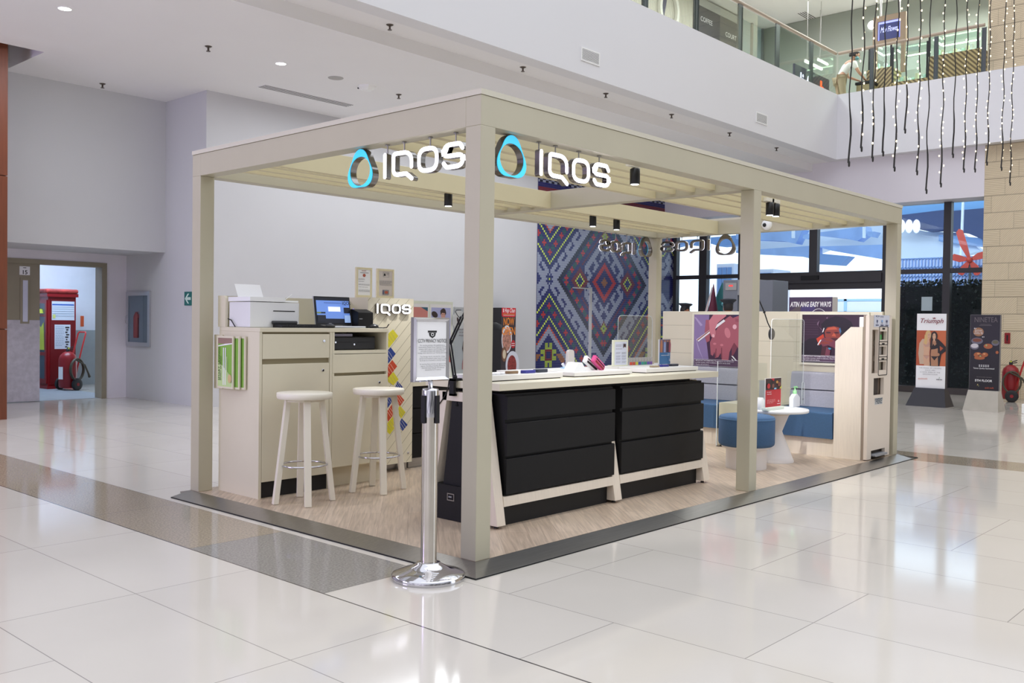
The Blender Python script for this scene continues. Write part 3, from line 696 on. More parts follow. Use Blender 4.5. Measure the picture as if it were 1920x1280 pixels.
for ch, s0, wk in (('I', 0, .9), ('Q', .037, 1.28), ('O', .157, 1.2), ('S', .268, 1.22)):
    letter(cp, ch, (Vector((1.405, YP-.025, 1.365)), Vector((1, 0, 0)), Vector((0, 0, 1)), Vector((0, -1, 0))), s0, 0, .076, wk*1.03, .02, 0, .088)
lock(1.785, YP, .185, cp)
# small ledge and the two framed notices on top
def notice(x0, x1, label, kind):
    z0 = PZ1+.012 if True else 0; z1 = 1.745; yb = 2.76
    t = thing('framed_notice', ((x0+x1)/2, yb, PZ1), label, 'framed notice', 'framed notices on the sign cabinet')
    fr = MB().box((x0, yb-.006, PZ1), (x1, yb+.008, z1)); w = .017
    MB().ring([(x0, yb-.014, PZ1), (x1, yb-.014, PZ1), (x1, yb-.014, z1), (x0, yb-.014, z1)], [(x0+w, yb-.014, PZ1+w+.006), (x1-w, yb-.014, PZ1+w+.006), (x1-w, yb-.014, z1-w), (x0+w, yb-.014, z1-w)], (0, .02, 0)).build('frame', mat('beech_frame', (222, 212, 178), .45), t)
    p = Print((x0+w, yb-.0095, PZ1+w), (1, 0, 0), (0, 0, 1), x1-x0-2*w, z1-PZ1-2*w); g1 = mat('grey_print', (128, 128, 132), .7)
    p.rect(M_paper if kind == 1 else mat('warm_paper', (205, 196, 190), .6), 0, 0, 1, 1)
    if kind == 1:
        p.rect(mat('brown_print', (160, 110, 90), .7), .3, .94, .66, .962); p.rect(M_ink, .18, .87, .86, .885); p.ell(mat('brick_print', (176, 88, 66), .7), .5, .78, .12, .062)
        p.lines(g1, .05, .55, .64, 2, .03, .01).lines(g1, .05, .5, .54, 1, .03, .012).lines(g1, .05, .95, .44, 2, .03, .01).lines(g1, .05, .8, .33, 1, .03, .01).lines(g1, .05, .95, .22, 3, .03, .01)
    else:
        p.frame(g1, .3, .76, .74, .94, .015); p.ell(M_ink, .42, .88, .045, .024).poly(M_ink, [(.34, .81), (.50, .81), (.47, .87), (.37, .87)]); p.lines(g1, .55, .72, .91, 3, .03, .01)
        p.lines(g1, .05, .95, .60, 5, .04, .013); p.rect(mat('navy_print', (60, 66, 110), .7), .28, .08, .34, .26).rect(g1, .34, .08, .72, .26).ell(MATS['brick_print'], .53, .17, .13, .055)
    p.build('sheet', t)
MB().box((1.34, 2.70, PZ1), (1.84, 2.79, PZ1+.0)).v
notice(1.371, 1.537, 'left of two framed notices on the sign cabinet, with a round red seal', 1)
notice(1.594, 1.779, 'right of two framed notices on the sign cabinet, with an identity card drawing', 2)
# leaflet flip holder on the cabinet side
fl = thing('flip_panel_holder', (X0, 2.6, .79), 'cream flip-panel holder with green leaflets on the side of the printer cabinet', 'leaflet holder')
MB().box((X0-.012, 2.74, .79), (X0, 2.85, 1.185)).build('wall_bracket', M_cream, fl)
b = MB().use(M_grey); b.tube([(X0-.02, 2.752, .87), (X0-.02, 2.752, .885)], .007).tube([(X0-.02, 2.752, 1.115), (X0-.02, 2.752, 1.13)], .007); b.build('hinge', None, fl)
for i, (ya, yb_, dx) in enumerate(((2.525, 2.742, .055), (2.47, 2.735, .038), (2.425, 2.735, .02))):
    w = .014; xx = X0-dx
    pn = MB().ring([(xx, ya, .80), (xx, yb_, .80), (xx, yb_, 1.178), (xx, ya, 1.178)], [(xx, ya+w, .80+w), (xx, yb_-w, .80+w), (xx, yb_-w, 1.178-w), (xx, ya+w, 1.178-w)], (.012, 0, 0)).build('panel_frame', M_creamwood if 0 else M_cream, fl)
    p = Print((xx+.004, yb_-w, .80+w), (0, -1, 0), (0, 0, 1), yb_-ya-2*w, .35)
    gr = mat('leaf_green_print', (132, 178, 74), .5); p.rect(gr, 0, 0, 1, 1)
    if i == 0:
        p.rect(mat('photo_brown', (150, 120, 110), .5), 0, .88, 1, 1).poly(M_paper, [(0, .84), (.5, .88), (1, .9), (1, .88), (0, .82)]).poly(mat('pale_green_print', (190, 214, 150), .5), [(0, .5), (.35, .42), (.75, .28), (1, .05), (1, 0), (0, 0)])
        for u in (.36, .50): p.rect(M_paper, u, .03, u+.06, .8)
        p.rect(MATS['pale_green_print'], .62, .2, .68, .62)
        for u, t_ in ((.06, .055), (.16, .04)): text(p.mb, mat('dark_green_print', (44, 74, 34), .5), 'SMART SAVINGS', p.p(u+.1, .12), p.U, -p.R, t_*.6, .0005)
        p.ell(mat('seal_print', (206, 180, 130), .5), .85, .17, .13, .09)
    p.build('leaflet', pn)
# printer with paper tray
def printer():
    t = thing('printer', (.35, 2.55, ZTOP), 'white inkjet printer with a sheet in its rear feeder on the left cabinet', 'printer')
    x0, x1, y0, y1 = .165, .59, 2.42, 2.71; zb, zt = ZTOP, 1.43
    b = MB().prism([(p.x, p.y, zb+.003) for p in rnd([(x0, y0), (x1, y0), (x1-.01, y1), (x0+.01, y1)], [.07, .03, .03, .05])], (0, 0, zt-zb-.008)); b.build('body', mat('printer_shell', (226, 227, 229), .4), t)
    b = MB().prism([(p.x, p.y, zt) for p in rnd([(x0-.004, y0-.004), (x1-.13, y0-.004), (x1-.13, y1), (x0, y1)], [.07, .01, .02, .05])], (0, 0, .032)); b.build('scanner_lid', mat('printer_lid', (234, 235, 236), .35), t)
    b = MB().prism([(p.x, p.y, zt) for p in rnd([(x1-.128, y0+.02), (x1+.0, y0+.02), (x1-.01, y1-.03), (x1-.12, y1-.03)], [.01]*4)], (0, 0, .012)); b.build('document_feeder', M_white, t)
    MB().use(M_ink).box((x0+.19, y0-.002, 1.36), (x1-.05, y0+.002, 1.367)).build('output_slot', None, t)
    b = MB().use(mat('printer_tray', (58, 59, 62), .5)).box((x0+.17, y0-.02, zb+.024), (x0+.39, y0-.003, zb+.05), .008); b.build('output_tray', None, t)
    b = MB(); a = Vector((.215, 2.66, zt+.03)); b.prism([a, a+Vector((.215, 0, 0)), a+Vector((.215, .05, .10)), a+Vector((.0, .05, .10))], (0, .001, 0)); b.build('paper_sheet', M_paper, t)
    b = MB(); 
    for k_, (px, pz) in enumerate(((.50, 1.442), (.53, 1.38))): a = Vector((px, 2.5+.02*k_, pz)); b.tube([a, a+Vector((.09, .03, .05 if k_ == 0 else .015))], .002, 6)
    b.build('paper_guide', M_white, t)
printer()
b = MB().tube([(.155, 2.60, ZTOP+.004), (.16, 2.66, ZTOP+.05), (.158, 2.70, ZTOP+.06)], .004); tag(b.build('power_lead', M_ink), 'black power lead curling behind the printer on the left cabinet', 'cable')
kb = thing('keyboard', (.56, 2.33, ZTOP), 'black keyboard lying on the worktop in front of the printer', 'keyboard')
MB().prism([(.34, 2.29, ZTOP+.001), (.34, 2.40, ZTOP+.001), (.34, 2.40, ZTOP+.022), (.34, 2.29, ZTOP+.009)], (.40, 0, 0)).build('base', M_black, kb)
b = MB()
for r in range(5):
    for c in range(15): x = .352+c*.0255; y = 2.297+r*.0205; z = ZTOP+.0105+r*.0024; b.box((x, y, z), (x+.022, y+.017, z+.006))
b.build('keys', mat('key_black', (42, 42, 45), .5), kb)
def mouse(x, y, label):
    t = thing('computer_mouse', (x, y, ZTOP), label, 'mouse', 'computer mice on the worktop'); b = MB(); b.ball((x, y, ZTOP+.012), .03, 18, 10, (1.5, .95, .72)); 
    for i, v in enumerate(b.v): b.v[i] = (v[0], v[1], max(v[2], ZTOP+.0005))
    b.build('shell', mat('mouse_black', (26, 26, 29), .3), t); MB().tube([(x-.01, y-.002, ZTOP+.0335), (x+.012, y-.002, ZTOP+.0335)], .003).build('scroll_wheel', M_grey, t)
mouse(.79, 2.325, 'black mouse right of the keyboard by the laptop'); mouse(1.225, 2.34, 'black mouse in front of the receipt printer')
# laptop
lp = thing('laptop', (.98, 2.42, ZTOP), 'open silver laptop with a blue sales screen on the worktop', 'laptop')
b = MB().box((.80, 2.33, ZTOP+.001), (1.14, 2.55, ZTOP+.016), .005); bs = b.build('base', mat('laptop_silver', (196, 197, 200), .3, metal=.7), lp)
b = MB()
for r in range(5):
    for c in range(13): b.box((.825+c*.0225, 2.43+r*.02, ZTOP+.016), (.844+c*.0225, 2.446+r*.02, ZTOP+.0172))
b.build('keys', M_ink, bs)
tl = Vector((0, .16, 1)).normalized(); o_ = Vector((.785, 2.50, ZTOP+.02))
b = MB(); b.prism([o_, o_+Vector((.35, 0, 0)), o_+Vector((.35, 0, 0))+tl*.228, o_+tl*.228], (0, .007, -.001)); sc = b.build('lid', MATS['laptop_silver'], lp, .001)
p = Print(o_+Vector((.004, -.0012, .003)), (1, 0, 0), tl, .342, .222); sb = mat('screen_blue', (112, 150, 226), .3, emit=.30, emitcol=(112, 150, 230)); sd = mat('screen_dark', (22, 26, 44), .3, emit=.1); sw = mat('screen_white', (235, 240, 250), .3, emit=.45); sk = mat('screen_sky', (160, 190, 240), .3, emit=.35, emitcol=(160, 190, 240))
p.rect(M_ink, 0, 0, 1, 1).rect(sd, .03, .06, .97, .96).rect(sb, .05, .34, .97, .86).rect(sb, .28, .22, .80, .4).rect(sd, .05, .40, .10, .44).rect(mat('screen_green', (130, 150, 70), .3, emit=.15), .05, .40, .16, .45).rect(sd, .16, .40, .28, .45).rect(sd, .05, .1, .28, .34).rect(sd, .80, .42, .97, .62).rect(sk, .80, .08, .97, .34)
p.rect(sw, .36, .47, .70, .64).rect(mat('screen_navy', (60, 80, 150), .3, emit=.15), .25, .77, .74, .785).text(mat('screen_ink', (40, 46, 70), .4), 'IQOS', .76, .72, .036, bold=.01)
p.build('screen', sc)
# receipt printer
rp = thing('receipt_printer', (1.21, 2.47, ZTOP), 'black boxy receipt printer beside the laptop', 'printer')
b = MB(); b.prism([(1.135, 2.42, ZTOP+.001), (1.135, 2.62, ZTOP+.001), (1.135, 2.62, ZTOP+.15), (1.135, 2.50, ZTOP+.15), (1.135, 2.42, ZTOP+.125)], (.15, 0, 0)); b.build('body', M_black, rp, .004)
MB().use(M_grey).box((1.145, 2.418, ZTOP+.07), (1.175, 2.42, ZTOP+.076)).build('badge', None, rp); MB().use(mat('violet_indicator', (150, 120, 255), .3, emit=1)).box((1.15, 2.505, ZTOP+.15), (1.16, 2.515, ZTOP+.152)).build('indicator_light', None, rp)
tag(MB().tube([(1.26, 2.33, ZTOP+.004), (1.30, 2.31, ZTOP+.004), (1.325, 2.30, ZTOP+.008), (1.338, 2.295, ZTOP+.03), (1.335, 2.29, ZTOP+.032)], .004).build('mouse_cable', M_ink), 'black cable hooking over the right end of the worktop', 'cable')
# cash drawer in the niche
cdw = thing('cash_drawer', (1.05, 2.4, 1.075), 'black cash drawer sitting in the open niche under the laptop', 'cash drawer')
MB().box((.80, 2.335, 1.076), (1.235, 2.74, 1.178)).build('body', M_black, cdw, .003)
MB().box((.81, 2.325, 1.082), (1.225, 2.334, 1.172)).build('drawer_front', mat('cash_drawer_front', (36, 36, 40), .4), cdw, .002)
for x, z in ((.842, 1.135), (1.02, 1.118)): MB().use(M_chrome).lathe((x, 2.325, z), [(.009, 0), (.009, -.004), (.006, -.005)], 14, axis='y').build('lock', None, cdw)
MB().use(mat('groove_black', (14, 14, 16), .6)).box((.86, 2.3235, 1.134), (.99, 2.3255, 1.138)).box((1.05, 2.3235, 1.134), (1.18, 2.3255, 1.138)).build('groove', None, cdw)
tag(MB().box((.82, 2.36, 1.179), (1.03, 2.65, 1.199)).build('paper_stack', mat('lilac_paper', (190, 188, 214), .7)), 'flat stack of papers lying on the cash drawer', 'papers')
# ---- bar stools
def stool(x, y, label, rot=0):
    t = thing('bar_stool', (x, y, HZ), label, 'stool', 'bar stools in front of the left cabinets'); zs = .80
    MB().lathe((x, y, zs-.042), [(.183, 0), (.188, .004), (.19, .02), (.19, .038), (.186, .042), (.0, .0425)], 48).build('seat', mat('cream_stool_paint', (232, 226, 210), .4), t)
    MB().lathe((x, y, zs-.06), [(.13, 0), (.13, .018)], 32).build('seat_plate', MATS['cream_stool_paint'], t)
    fs = [(-.194, .062), (-.088, -.170), (.183, -.086), (.100, .190)]
    for fx, fy in fs:
        w = math.atan2(fy, fx); d = Vector((cos(w), sin(w), 0)); n = Vector((-sin(w), cos(w), 0)); a = Vector((x, y, HZ+.002))+d*.200; c = Vector((x, y, zs-.05))+d*.118; hw = .023; ht = .018; b = MB(); vs = []
        for q in (a, c):
            for i, j in ((-1, -1), (1, -1), (1, 1), (-1, 1)): vs.append(q+n*hw*i+d*ht*j)
        b.add(vs, [(0, 3, 2, 1), (4, 5, 6, 7), (0, 1, 5, 4), (1, 2, 6, 5), (2, 3, 7, 6), (3, 0, 4, 7)]); b.build('leg', MATS['cream_stool_paint'], t, .002)
    z = .30; r = .158; MB().tube([(x+r*cos(2*pi*i/48), y+r*sin(2*pi*i/48), z) for i in range(48)], .0075, 8, closed=True).build('foot_ring', M_chrome, t)
    return t
stool(.325, 1.985, 'round cream bar stool nearer the left post, in front of the printer cabinet')
stool(.985, 1.985, 'round cream bar stool in front of the till cabinet, right of the other stool')
# ---- stanchion with privacy notice
sx, sy = -.29, .05
st = thing('sign_stand', (sx, sy, 0), 'chrome barrier post with a privacy notice frame, standing at the front corner', 'sign stand')
MB().lathe((sx, sy, 0), [(.186, 0), (.187, .004), (.187, .022), (.180, .029), (.11, .05), (.062, .075), (.06, .082), (.044, .084)], 64).build('base', M_chrome, st)
MB().lathe((sx, sy, .08), [(.041, 0), (.041, .74)], 40).build('pole', mat('worn_chrome', (205, 200, 192), .14, metal=1, noise=.08, nscale=5), st)
hd = MB().lathe((sx, sy, .82), [(.0435, 0), (.0435, .132), (.04, .143), (.012, .145), (.012, .19)], 40).build('belt_head', M_chrome, st)
for w in (pi*1.02, pi*1.52, pi*.52, pi*.02):
    d = Vector((cos(w), sin(w), 0)); n = Vector((-sin(w), cos(w), 0)); c = Vector((sx, sy, .845))+d*.045
    b = MB().use(M_black); b.prism([c-n*.012+Vector((0, 0, -.055)), c+n*.012+Vector((0, 0, -.055)), c+n*.012+Vector((0, 0, .085)), c-n*.012+Vector((0, 0, .085))], d*.009); b.build('belt_clip', None, hd)
fx0, fx1, fz0, fz1, fy = sx-.128, sx+.115, 1.0, 1.322, sy-.012
w = .024
b = MB().use(M_chrome)
O = [(fx0, fy, fz0), (fx1, fy, fz0), (fx1, fy, fz1), (fx0, fy, fz1)]; I = [(fx0+w, fy, fz0+w), (fx1-w, fy, fz0+w), (fx1-w, fy, fz1-w), (fx0+w, fy, fz1-w)]; M2 = [(fx0+w*.35, fy-.011, fz0+w*.35), (fx1-w*.35, fy-.011, fz0+w*.35), (fx1-w*.35, fy-.011, fz1-w*.35), (fx0+w*.35, fy-.011, fz1-w*.35)]; B3 = [(q[0], fy+.022, q[2]) for q in O]
b.add(O+M2+I+B3, [[i, (i+1) % 4, 4+(i+1) % 4, 4+i] for i in range(4)]+[[4+i, 4+(i+1) % 4, 8+(i+1) % 4, 8+i] for i in range(4)]+[[(i+1) % 4, i, 12+i, 12+(i+1) % 4] for i in range(4)]+[[15, 14, 13, 12]])
fr = b.build('notice_frame', None, st)
p = Print((fx0+w*.8, fy-.0005, fz0+w*.8), (1, 0, 0), (0, 0, 1), fx1-fx0-1.6*w, fz1-fz0-1.6*w); gp = mat('grey_text', (92, 92, 96), .7)
p.rect(M_paper, 0, 0, 1, 1).rect(M_ink, .36, .80, .66, .835).poly(M_ink, [(.39, .795), (.63, .795), (.60, .735), (.51, .70), (.42, .735)]).ell(M_paper, .51, .765, .05, .03).ell(M_ink, .51, .765, .03, .018)
p.text(M_ink, 'CCTV PRIVACY NOTICE', .51, .622, .026, 'CENTER', bold=.004, width=(fx1-fx0-1.6*w)*.96)
para = [('For security purposes, this establishment is', 'monitored by Closed Circuit Television (CCTV)', 'cameras, which capture, record footage, images', 'and audio and share with relevant parties', 'footage which determine your identity and actions.'), ('Your footage may be recorded for a longer', 'period and processed in other means if it may', 'be of use to or involved in a security matter.'), ('By entering these premises, you agree to the', 'capture, recording, processing, and sharing', 'of all information directly and indirectly', 'obtained by CCTV cameras.')]
v_ = .565
for pa in para:
    for ln in pa: p.text(gp, ln, .51, v_, .0098, 'CENTER', bold=.0); v_ -= .034
    v_ -= .03
p.build('notice_sheet', fr)
# ================================================================== MAIN COUNTER
CY0, CY1, CX0, CX1, CT = .44, 1.10, .643, 3.26, .929
M_blk = mat('black_laminate', (17, 17, 19), .55, spec=.25, noise=.05, nscale=30, stretch=(1, 1, .1))
co = thing('sales_counter', (1.95, .77, HZ), 'long display counter with black drawers, pale timber A-frame legs and cream top', 'counter')
MB().box((CX0, CY0, .884), (CX1, CY1, CT)).build('counter_top', M_cream, co, .003)
def quadbar(b, a0, a1, c0, c1, x0, x1):   # leaning bar: (y,z) pairs bottom a0-a1, top c0-c1
    b.prism([(x0, a0[0], a0[1]), (x0, a1[0], a1[1]), (x0, c1[0], c1[1]), (x0, c0[0], c0[1])], (x1-x0, 0, 0))
for x0, x1 in ((.632, .708), (1.846, 1.93), (3.05, 3.14)):
    for sgn in (0, 1):
        f_ = (lambda y: y) if not sgn else (lambda y: 1.53-y)
        b = MB(); quadbar(b, (f_(.432), .058), (f_(.512), .058), (f_(.57), .86), (f_(.65), .86), x0, x1); lg = b.build('leg', M_creamwood, co, .002)
        MB().lathe(((x0+x1)/2, f_(.475), HZ), [(.014, 0), (.014, .01), (.006, .011), (.006, .02)], 14).build('levelling_foot', M_ink, lg)
    MB().box((x0, .60, .80), (x1, .93, .858)).build('cross_rail', M_creamwood, co, .002)
for x0, x1 in ((.708, 1.846), (1.93, 3.05)):
    b = MB(); quadbar(b, (.449, .168), (.50, .168), (.455, .228), (.51, .228), x0, x1); b.build('stretcher', M_creamwood, co)
    b = MB(); quadbar(b, (1.03, .168), (1.081, .168), (1.02, .228), (1.075, .228), x0, x1); b.build('stretcher', M_creamwood, co)
for k, (x0, x1) in enumerate(((.73, 1.858), (1.942, 3.058))):
    MB().box((x0+.004, .475, .236), (x1-.004, 1.0, .86)).build('drawer_carcass', M_blk, co)
    for z0, z1 in ((.704, .846), (.478, .680), (.240, .462)):
        b = MB(); b.prism([(x0, .474, z0), (x0, .452, z0), (x0, .452, z1-.004), (x0, .46, z1), (x0, .474, z1)], (x1-x0, 0, 0)); b.build('drawer', M_blk, co)
MB().box((.80, .55, .846), (3.0, 1.0, .884)).build('top_support', M_ink, co)
b = MB().box((.714, .50, HZ), (1.838, 1.03, .166)).box((1.938, .50, HZ), (3.04, 1.03, .166)); b.build('plinth', M_black, co)
b = MB(); b.prism([(.652, .60, .26), (.652, .93, .26), (.652, .86, .80), (.652, .67, .80)], (.03, 0, 0)); b.build('end_panel', M_black, co)
b = MB().box((.626, .55, HZ+.002), (.70, 1.0, .262)); ep = b.build('end_plinth', M_black, co)
b = MB().use(M_steel).ring([(.6255, .80, .165), (.6255, .865, .165), (.6255, .865, .212), (.6255, .80, .212)], [(.6255, .806, .171), (.6255, .859, .171), (.6255, .859, .206), (.6255, .806, .206)], (-.003, 0, 0)); b.use(M_grey).box((.6225, .825, .185), (.6255, .852, .193)); b.build('latch_plate', None, ep)
# trays on the counter
M_tray = mat('white_display_tray', (238, 236, 232), .35)
def tray(x0, x1, y0, y1, h, label):
    t = thing('display_tray', ((x0+x1)/2, (y0+y1)/2, CT), label, 'tray'); MB().box((x0+.012, y0+.012, CT), (x1-.012, y1-.012, CT+.006)).build('base', M_ink, t); MB().box((x0, y0, CT+.006), (x1, y1, CT+h)).build('board', M_tray, t, .002); return t
tray(.69, 1.45, .60, .90, .038, 'white display board at the left end of the counter beside the front post'); tray(1.58, 2.27, .60, .86, .034, 'white display board in the middle of the counter holding two leaning holders'); tray(2.46, 3.21, .60, .86, .036, 'white display board at the right end of the counter top')
rz = tray(1.30, 3.24, .90, 1.08, .036, 'long white board along the back of the counter')
zt1 = CT+.038
def pill(name, x, y, z, L, w, h, m, label, cat='device holder', ang=0, grp=None):
    t = thing(name, (x, y, z), label, cat, grp); c, s_ = cos(ang), sin(ang); n = 12; pts = []
    for i in range(n+1): a = -pi/2+pi*i/n; pts.append((L/2-w/2+w/2*cos(a), w/2*sin(a)))
    for i in range(n+1): a = pi/2+pi*i/n; pts.append((-L/2+w/2+w/2*cos(a), w/2*sin(a)))
    P_ = [(x+c*p[0]-s_*p[1], y+s_*p[0]+c*p[1], z+.0005) for p in pts]; MB().prism(P_, (0, 0, h)).build('body', m, t, .003)
    MB().use(M_grey).lathe((x+c*(L/2-.02), y+s_*(L/2-.02), z+h), [(.005, 0), (.005, .001)], 12).build('button', None, t); return t
pill('device_holder', 1.04, .70, zt1, .11, .042, .018, mat('bronze_device', (142, 116, 88), .3, metal=.4), 'bronze pocket device lying on the left display board')
pill('device_holder', 1.18, .68, zt1, .13, .045, .020, mat('blue_device', (46, 50, 140), .3), 'blue pocket device lying on the left display board')
pill('device_holder', 1.33, .70, zt1, .13, .045, .022, mat('navy_device', (42, 48, 62), .35), 'dark navy pocket device lying furthest right on the left display board')
pill('device_holder', 2.72, .70, CT+.036, .11, .04, .014, mat('gold_device', (176, 158, 128), .3, metal=.4), 'gold pocket device lying on the right display board')
pill('device_holder', 2.88, .72, CT+.036, .12, .042, .017, MATS['blue_device'], 'blue pocket device lying on the right display board')
pill('device_holder', 3.05, .74, CT+.036, .13, .042, .018, MATS['navy_device'], 'dark navy pocket device lying furthest right on the right display board')
# heated sticks laid out in front
b = MB()
t = thing('tobacco_sticks', (.80, .68, zt1), 'row of white sticks laid side by side on the left display board', 'sticks')
for i in range(5): MB().lathe((.70+i*.05, .66+.004*i, zt1+.0045), [(.0, 0), (.0042, .0), (.0042, .045), (0, .045)], 8, axis='x').build('stick', M_paper, t)
# packs behind the near post
M_spk = mat('speckled_pack', (176, 172, 168), .5, noise=.25, nscale=120)
def pack(x, y, z, w, h, c, label, grp):
    t = thing('product_pack', (x+w/2, y, z), label, 'pack', grp); MB().box((x, y-.012, z), (x+w-.001, y+.012, z+h)).build('carton', M_spk if c else M_white, t); 
    if c: MB().use(c).box((x+.003, y-.0135, z+.002), (x+w-.004, y-.0121, z+h*.42)).build('colour_panel', None, t)
for i in range(3): pack(.79+.05*i, .84, zt1, .049, .05, mat('pack_food', (176, 132, 92), .5) if i != 1 else mat('pack_blue', (60, 90, 160), .5), ('white pack with a brown panel nearest the front post', 'white pack with a blue panel between two brown ones on the left board', 'white pack with a brown panel, right of three on the left board')[i], 'packs on the left display board')
cols = [('red', (214, 74, 50)), ('orange red', (206, 84, 52)), ('yellow', (206, 206, 70)), ('dark blue', (52, 72, 160)), ('teal', (50, 156, 144)), ('green', (44, 150, 124)), ('purple', (104, 88, 176)), ('violet', (126, 84, 168))]
xa = onY(1178, 690, 1.03).x; xb = onY(1221, 690, 1.03).x; pw = (xb-xa)/8
for i, (nm, c) in enumerate(cols): pack(xa+pw*i, 1.03, CT+.036, pw*.96, .062, mat('pack_'+nm.replace(' ', '_'), c, .5), 'small speckled pack with a %s base in the row beside the framed price list' % nm, 'small packs in a row on the counter')
# upright device on a puck and two leaning holders
dv = thing('device_on_puck', (2.03, .98, CT+.036), 'pale upright device standing on a round blue-edged puck on the counter', 'device')
c_ = onY(1069, 692, .97); 
MB().lathe((c_.x, .97, CT+.0365), [(.075, 0), (.075, .004), (.072, .006)], 32).build('puck', mat('sky_blue_puck', (150, 205, 240), .4), dv)
b = MB(); pp = rnd([(c_.x-.042, CT+.05), (c_.x-.034, 1.105), (c_.x+.034, 1.105), (c_.x+.042, CT+.05)], [.01, .028, .028, .01]); b.prism([(p.x, .958, p.y) for p in pp], (0, .028, 0)); b.build('device_body', mat('pearl_device', (206, 200, 192), .3), dv, .004)
b = MB()
for i in range(5): a = 2*pi*i/5+.3; q = Vector((c_.x+.05*cos(a), .97+.05*sin(a), CT+.044)); b.use((M_white, mat('lilac_cap', (178, 160, 214), .4))[i % 2]).tube([q, q+Vector((.02*cos(a), .02*sin(a), .028))], .010, 8)
b.build('caps', None, dv)
wd = thing('display_wedge', (1.86, .74, CT+.034), 'white wedge stand carrying two leaning holders on the counter', 'stand')
b = MB(); b.prism([(1.70, .70, CT+.0345), (1.84, .70, CT+.0345), (1.79, .70, CT+.095), (1.75, .70, CT+.095)], (0, .10, 0)); b.build('wedge', M_white, wd)
def leaning(px0, px1, m, m2, label, y=.74):
    a = onY(px0[0], px0[1], y); c = onY(px1[0], px1[1], y); d = (c-a).normalized(); n = Vector((-d.z, 0, d.x)); L = (c-a).length; w = .052
    t = thing('leaning_holder', (c.x, y, CT+.034), label, 'device holder', 'leaning holders on the counter')
    pts = rnd([(0, 0), (L, 0), (L, w), (0, w)], [.024, .024, .024, .024]); P_ = [a+d*p.x+n*(p.y-w/2) for p in pts]
    MB().prism([(q.x, y-.012, q.z) for q in P_], (0, .03, 0)).build('case', m, t, .004)
    b = MB().use(M_ink); b.prism([(q.x, y-.0135, q.z) for q in (a+d*.018+n*.006, a+d*L*.93+n*.006, a+d*L*.93+n*.014, a+d*.018+n*.014)], (0, .002, 0)); b.use(m2).prism([(q.x, y-.0135, q.z) for q in (a+d*.02-n*.018, a+d*L*.93-n*.018, a+d*L*.93-n*.002, a+d*.02-n*.002)], (0, .002, 0)); b.build('slot_stripe', None, t)
leaning((1097, 672), (1119, 692), M_white, M_ink, 'white slim holder leaning on the counter, left of the pink one')
leaning((1113, 671), (1131, 691), mat('pink_case', (216, 82, 142), .35), mat('maroon_case', (130, 34, 40), .35), 'pink slim holder leaning on the counter beside the white one', .70)
# framed price list
def stand_frame(name, px, y, zb, m_edge, label, cat, fill, foot=True):
    a = onY(px[0], px[3], y); c = onY(px[2], px[1], y); t = thing(name, ((a.x+c.x)/2, y, zb), label, cat)
    MB().box((a.x, y, zb+.001), (c.x, y+.014, c.z)).build('frame', m_edge, t, .002)
    w = c.x-a.x; p = Print((a.x, y-.0004, zb), (1, 0, 0), (0, 0, 1), w, c.z-zb); fill(p); p.build('print', t)
    if foot: MB().box((a.x+.01, y+.014, zb+.001), (c.x-.01, y+.06, zb+.008)).build('foot', m_edge, t)
    return t
gtx = mat('faint_text', (150, 150, 158), .7)
def f1(p):
    p.rect(mat('lavender_paper', (222, 226, 240), .6), .10, .05, .9, .93)
    p.lines(gtx, .17, .56, .82, 4, .025, .009).lines(gtx, .17, .6, .67, 2, .025, .009)
    for u in (.17, .54):
        for v in (.52, .40, .30, .18): p.lines(gtx, u, u+.31, v, 3, .025, .009)
    p.rect(mat('maroon_black', (60, 30, 34), .5), .64, .71, .8, .85).poly(M_paper, [(.67, .70), (.72, .745), (.77, .70), (.72, .66)])
stand_frame('price_list_frame', (1149, 637, 1178, 690), .97, CT+.036, mat('pale_yellow_frame', (236, 238, 214), .5), 'white price list in a pale yellow stand-up frame on the counter', 'sign', f1)
def f2(p):
    p.rect(mat('flyer_blue', (58, 116, 170), .5), 0, 0, 1, .47); p.rect(mat('flyer_photo', (120, 104, 128), .5), 0, .47, 1, 1)
    for u, m_ in ((.06, mat('flyer_skin', (186, 122, 88), .5)), (.62, mat('flyer_dark', (70, 52, 76), .5)), (.34, mat('flyer_denim', (140, 160, 206), .5)), (.80, mat('flyer_red', (150, 74, 92), .5))): p.poly(m_, [(u, .48), (u+.18, .48), (u+.2, .8), (u+.14, .96), (u+.05, .96), (u, .8)]); p.ell(MATS['flyer_skin'], u+.1, .93, .07, .035)
    p.text(M_paper, 'GET IN', .9, .39, .011, 'RIGHT', bold=.01).rect(M_paper, .1, .35, .86, .365).stroke(mat('flyer_navy', (40, 78, 124), .5), [(.55, .36), (.95, .05)], .02).frame(M_paper, .82, .13, .92, .2, .015)
stand_frame('flyer_stand', (1236, 636, 1257, 685), 1.0, CT+.036, M_white, 'upright flyer with people above a blue panel at the right end of the counter', 'flyer', f2)
# clear screen
ac = thing('counter_screen', (2.99, 1.075, CT), 'clear rounded acrylic screen standing at the right rear of the counter', 'screen')
pts = rnd([(2.735, CT+.0365), (2.735, 1.374), (3.235, 1.374), (3.235, CT+.0365)], [.004, .05, .05, .004]); MB().prism([(p.x, 1.068, p.y) for p in pts], (0, .004, 0)).build('acrylic_sheet', M_clear, ac)
b = MB().use(mat('acrylic_edge', (232, 238, 240), .2)); b.tube([(p.x, 1.07, p.y) for p in pts], .0022, 6); b.build('polished_edge', None, ac)
pz = Print((2.35, 1.0685, CT+.04), (1, 0, 0), (0, 0, 1), .1, .1)
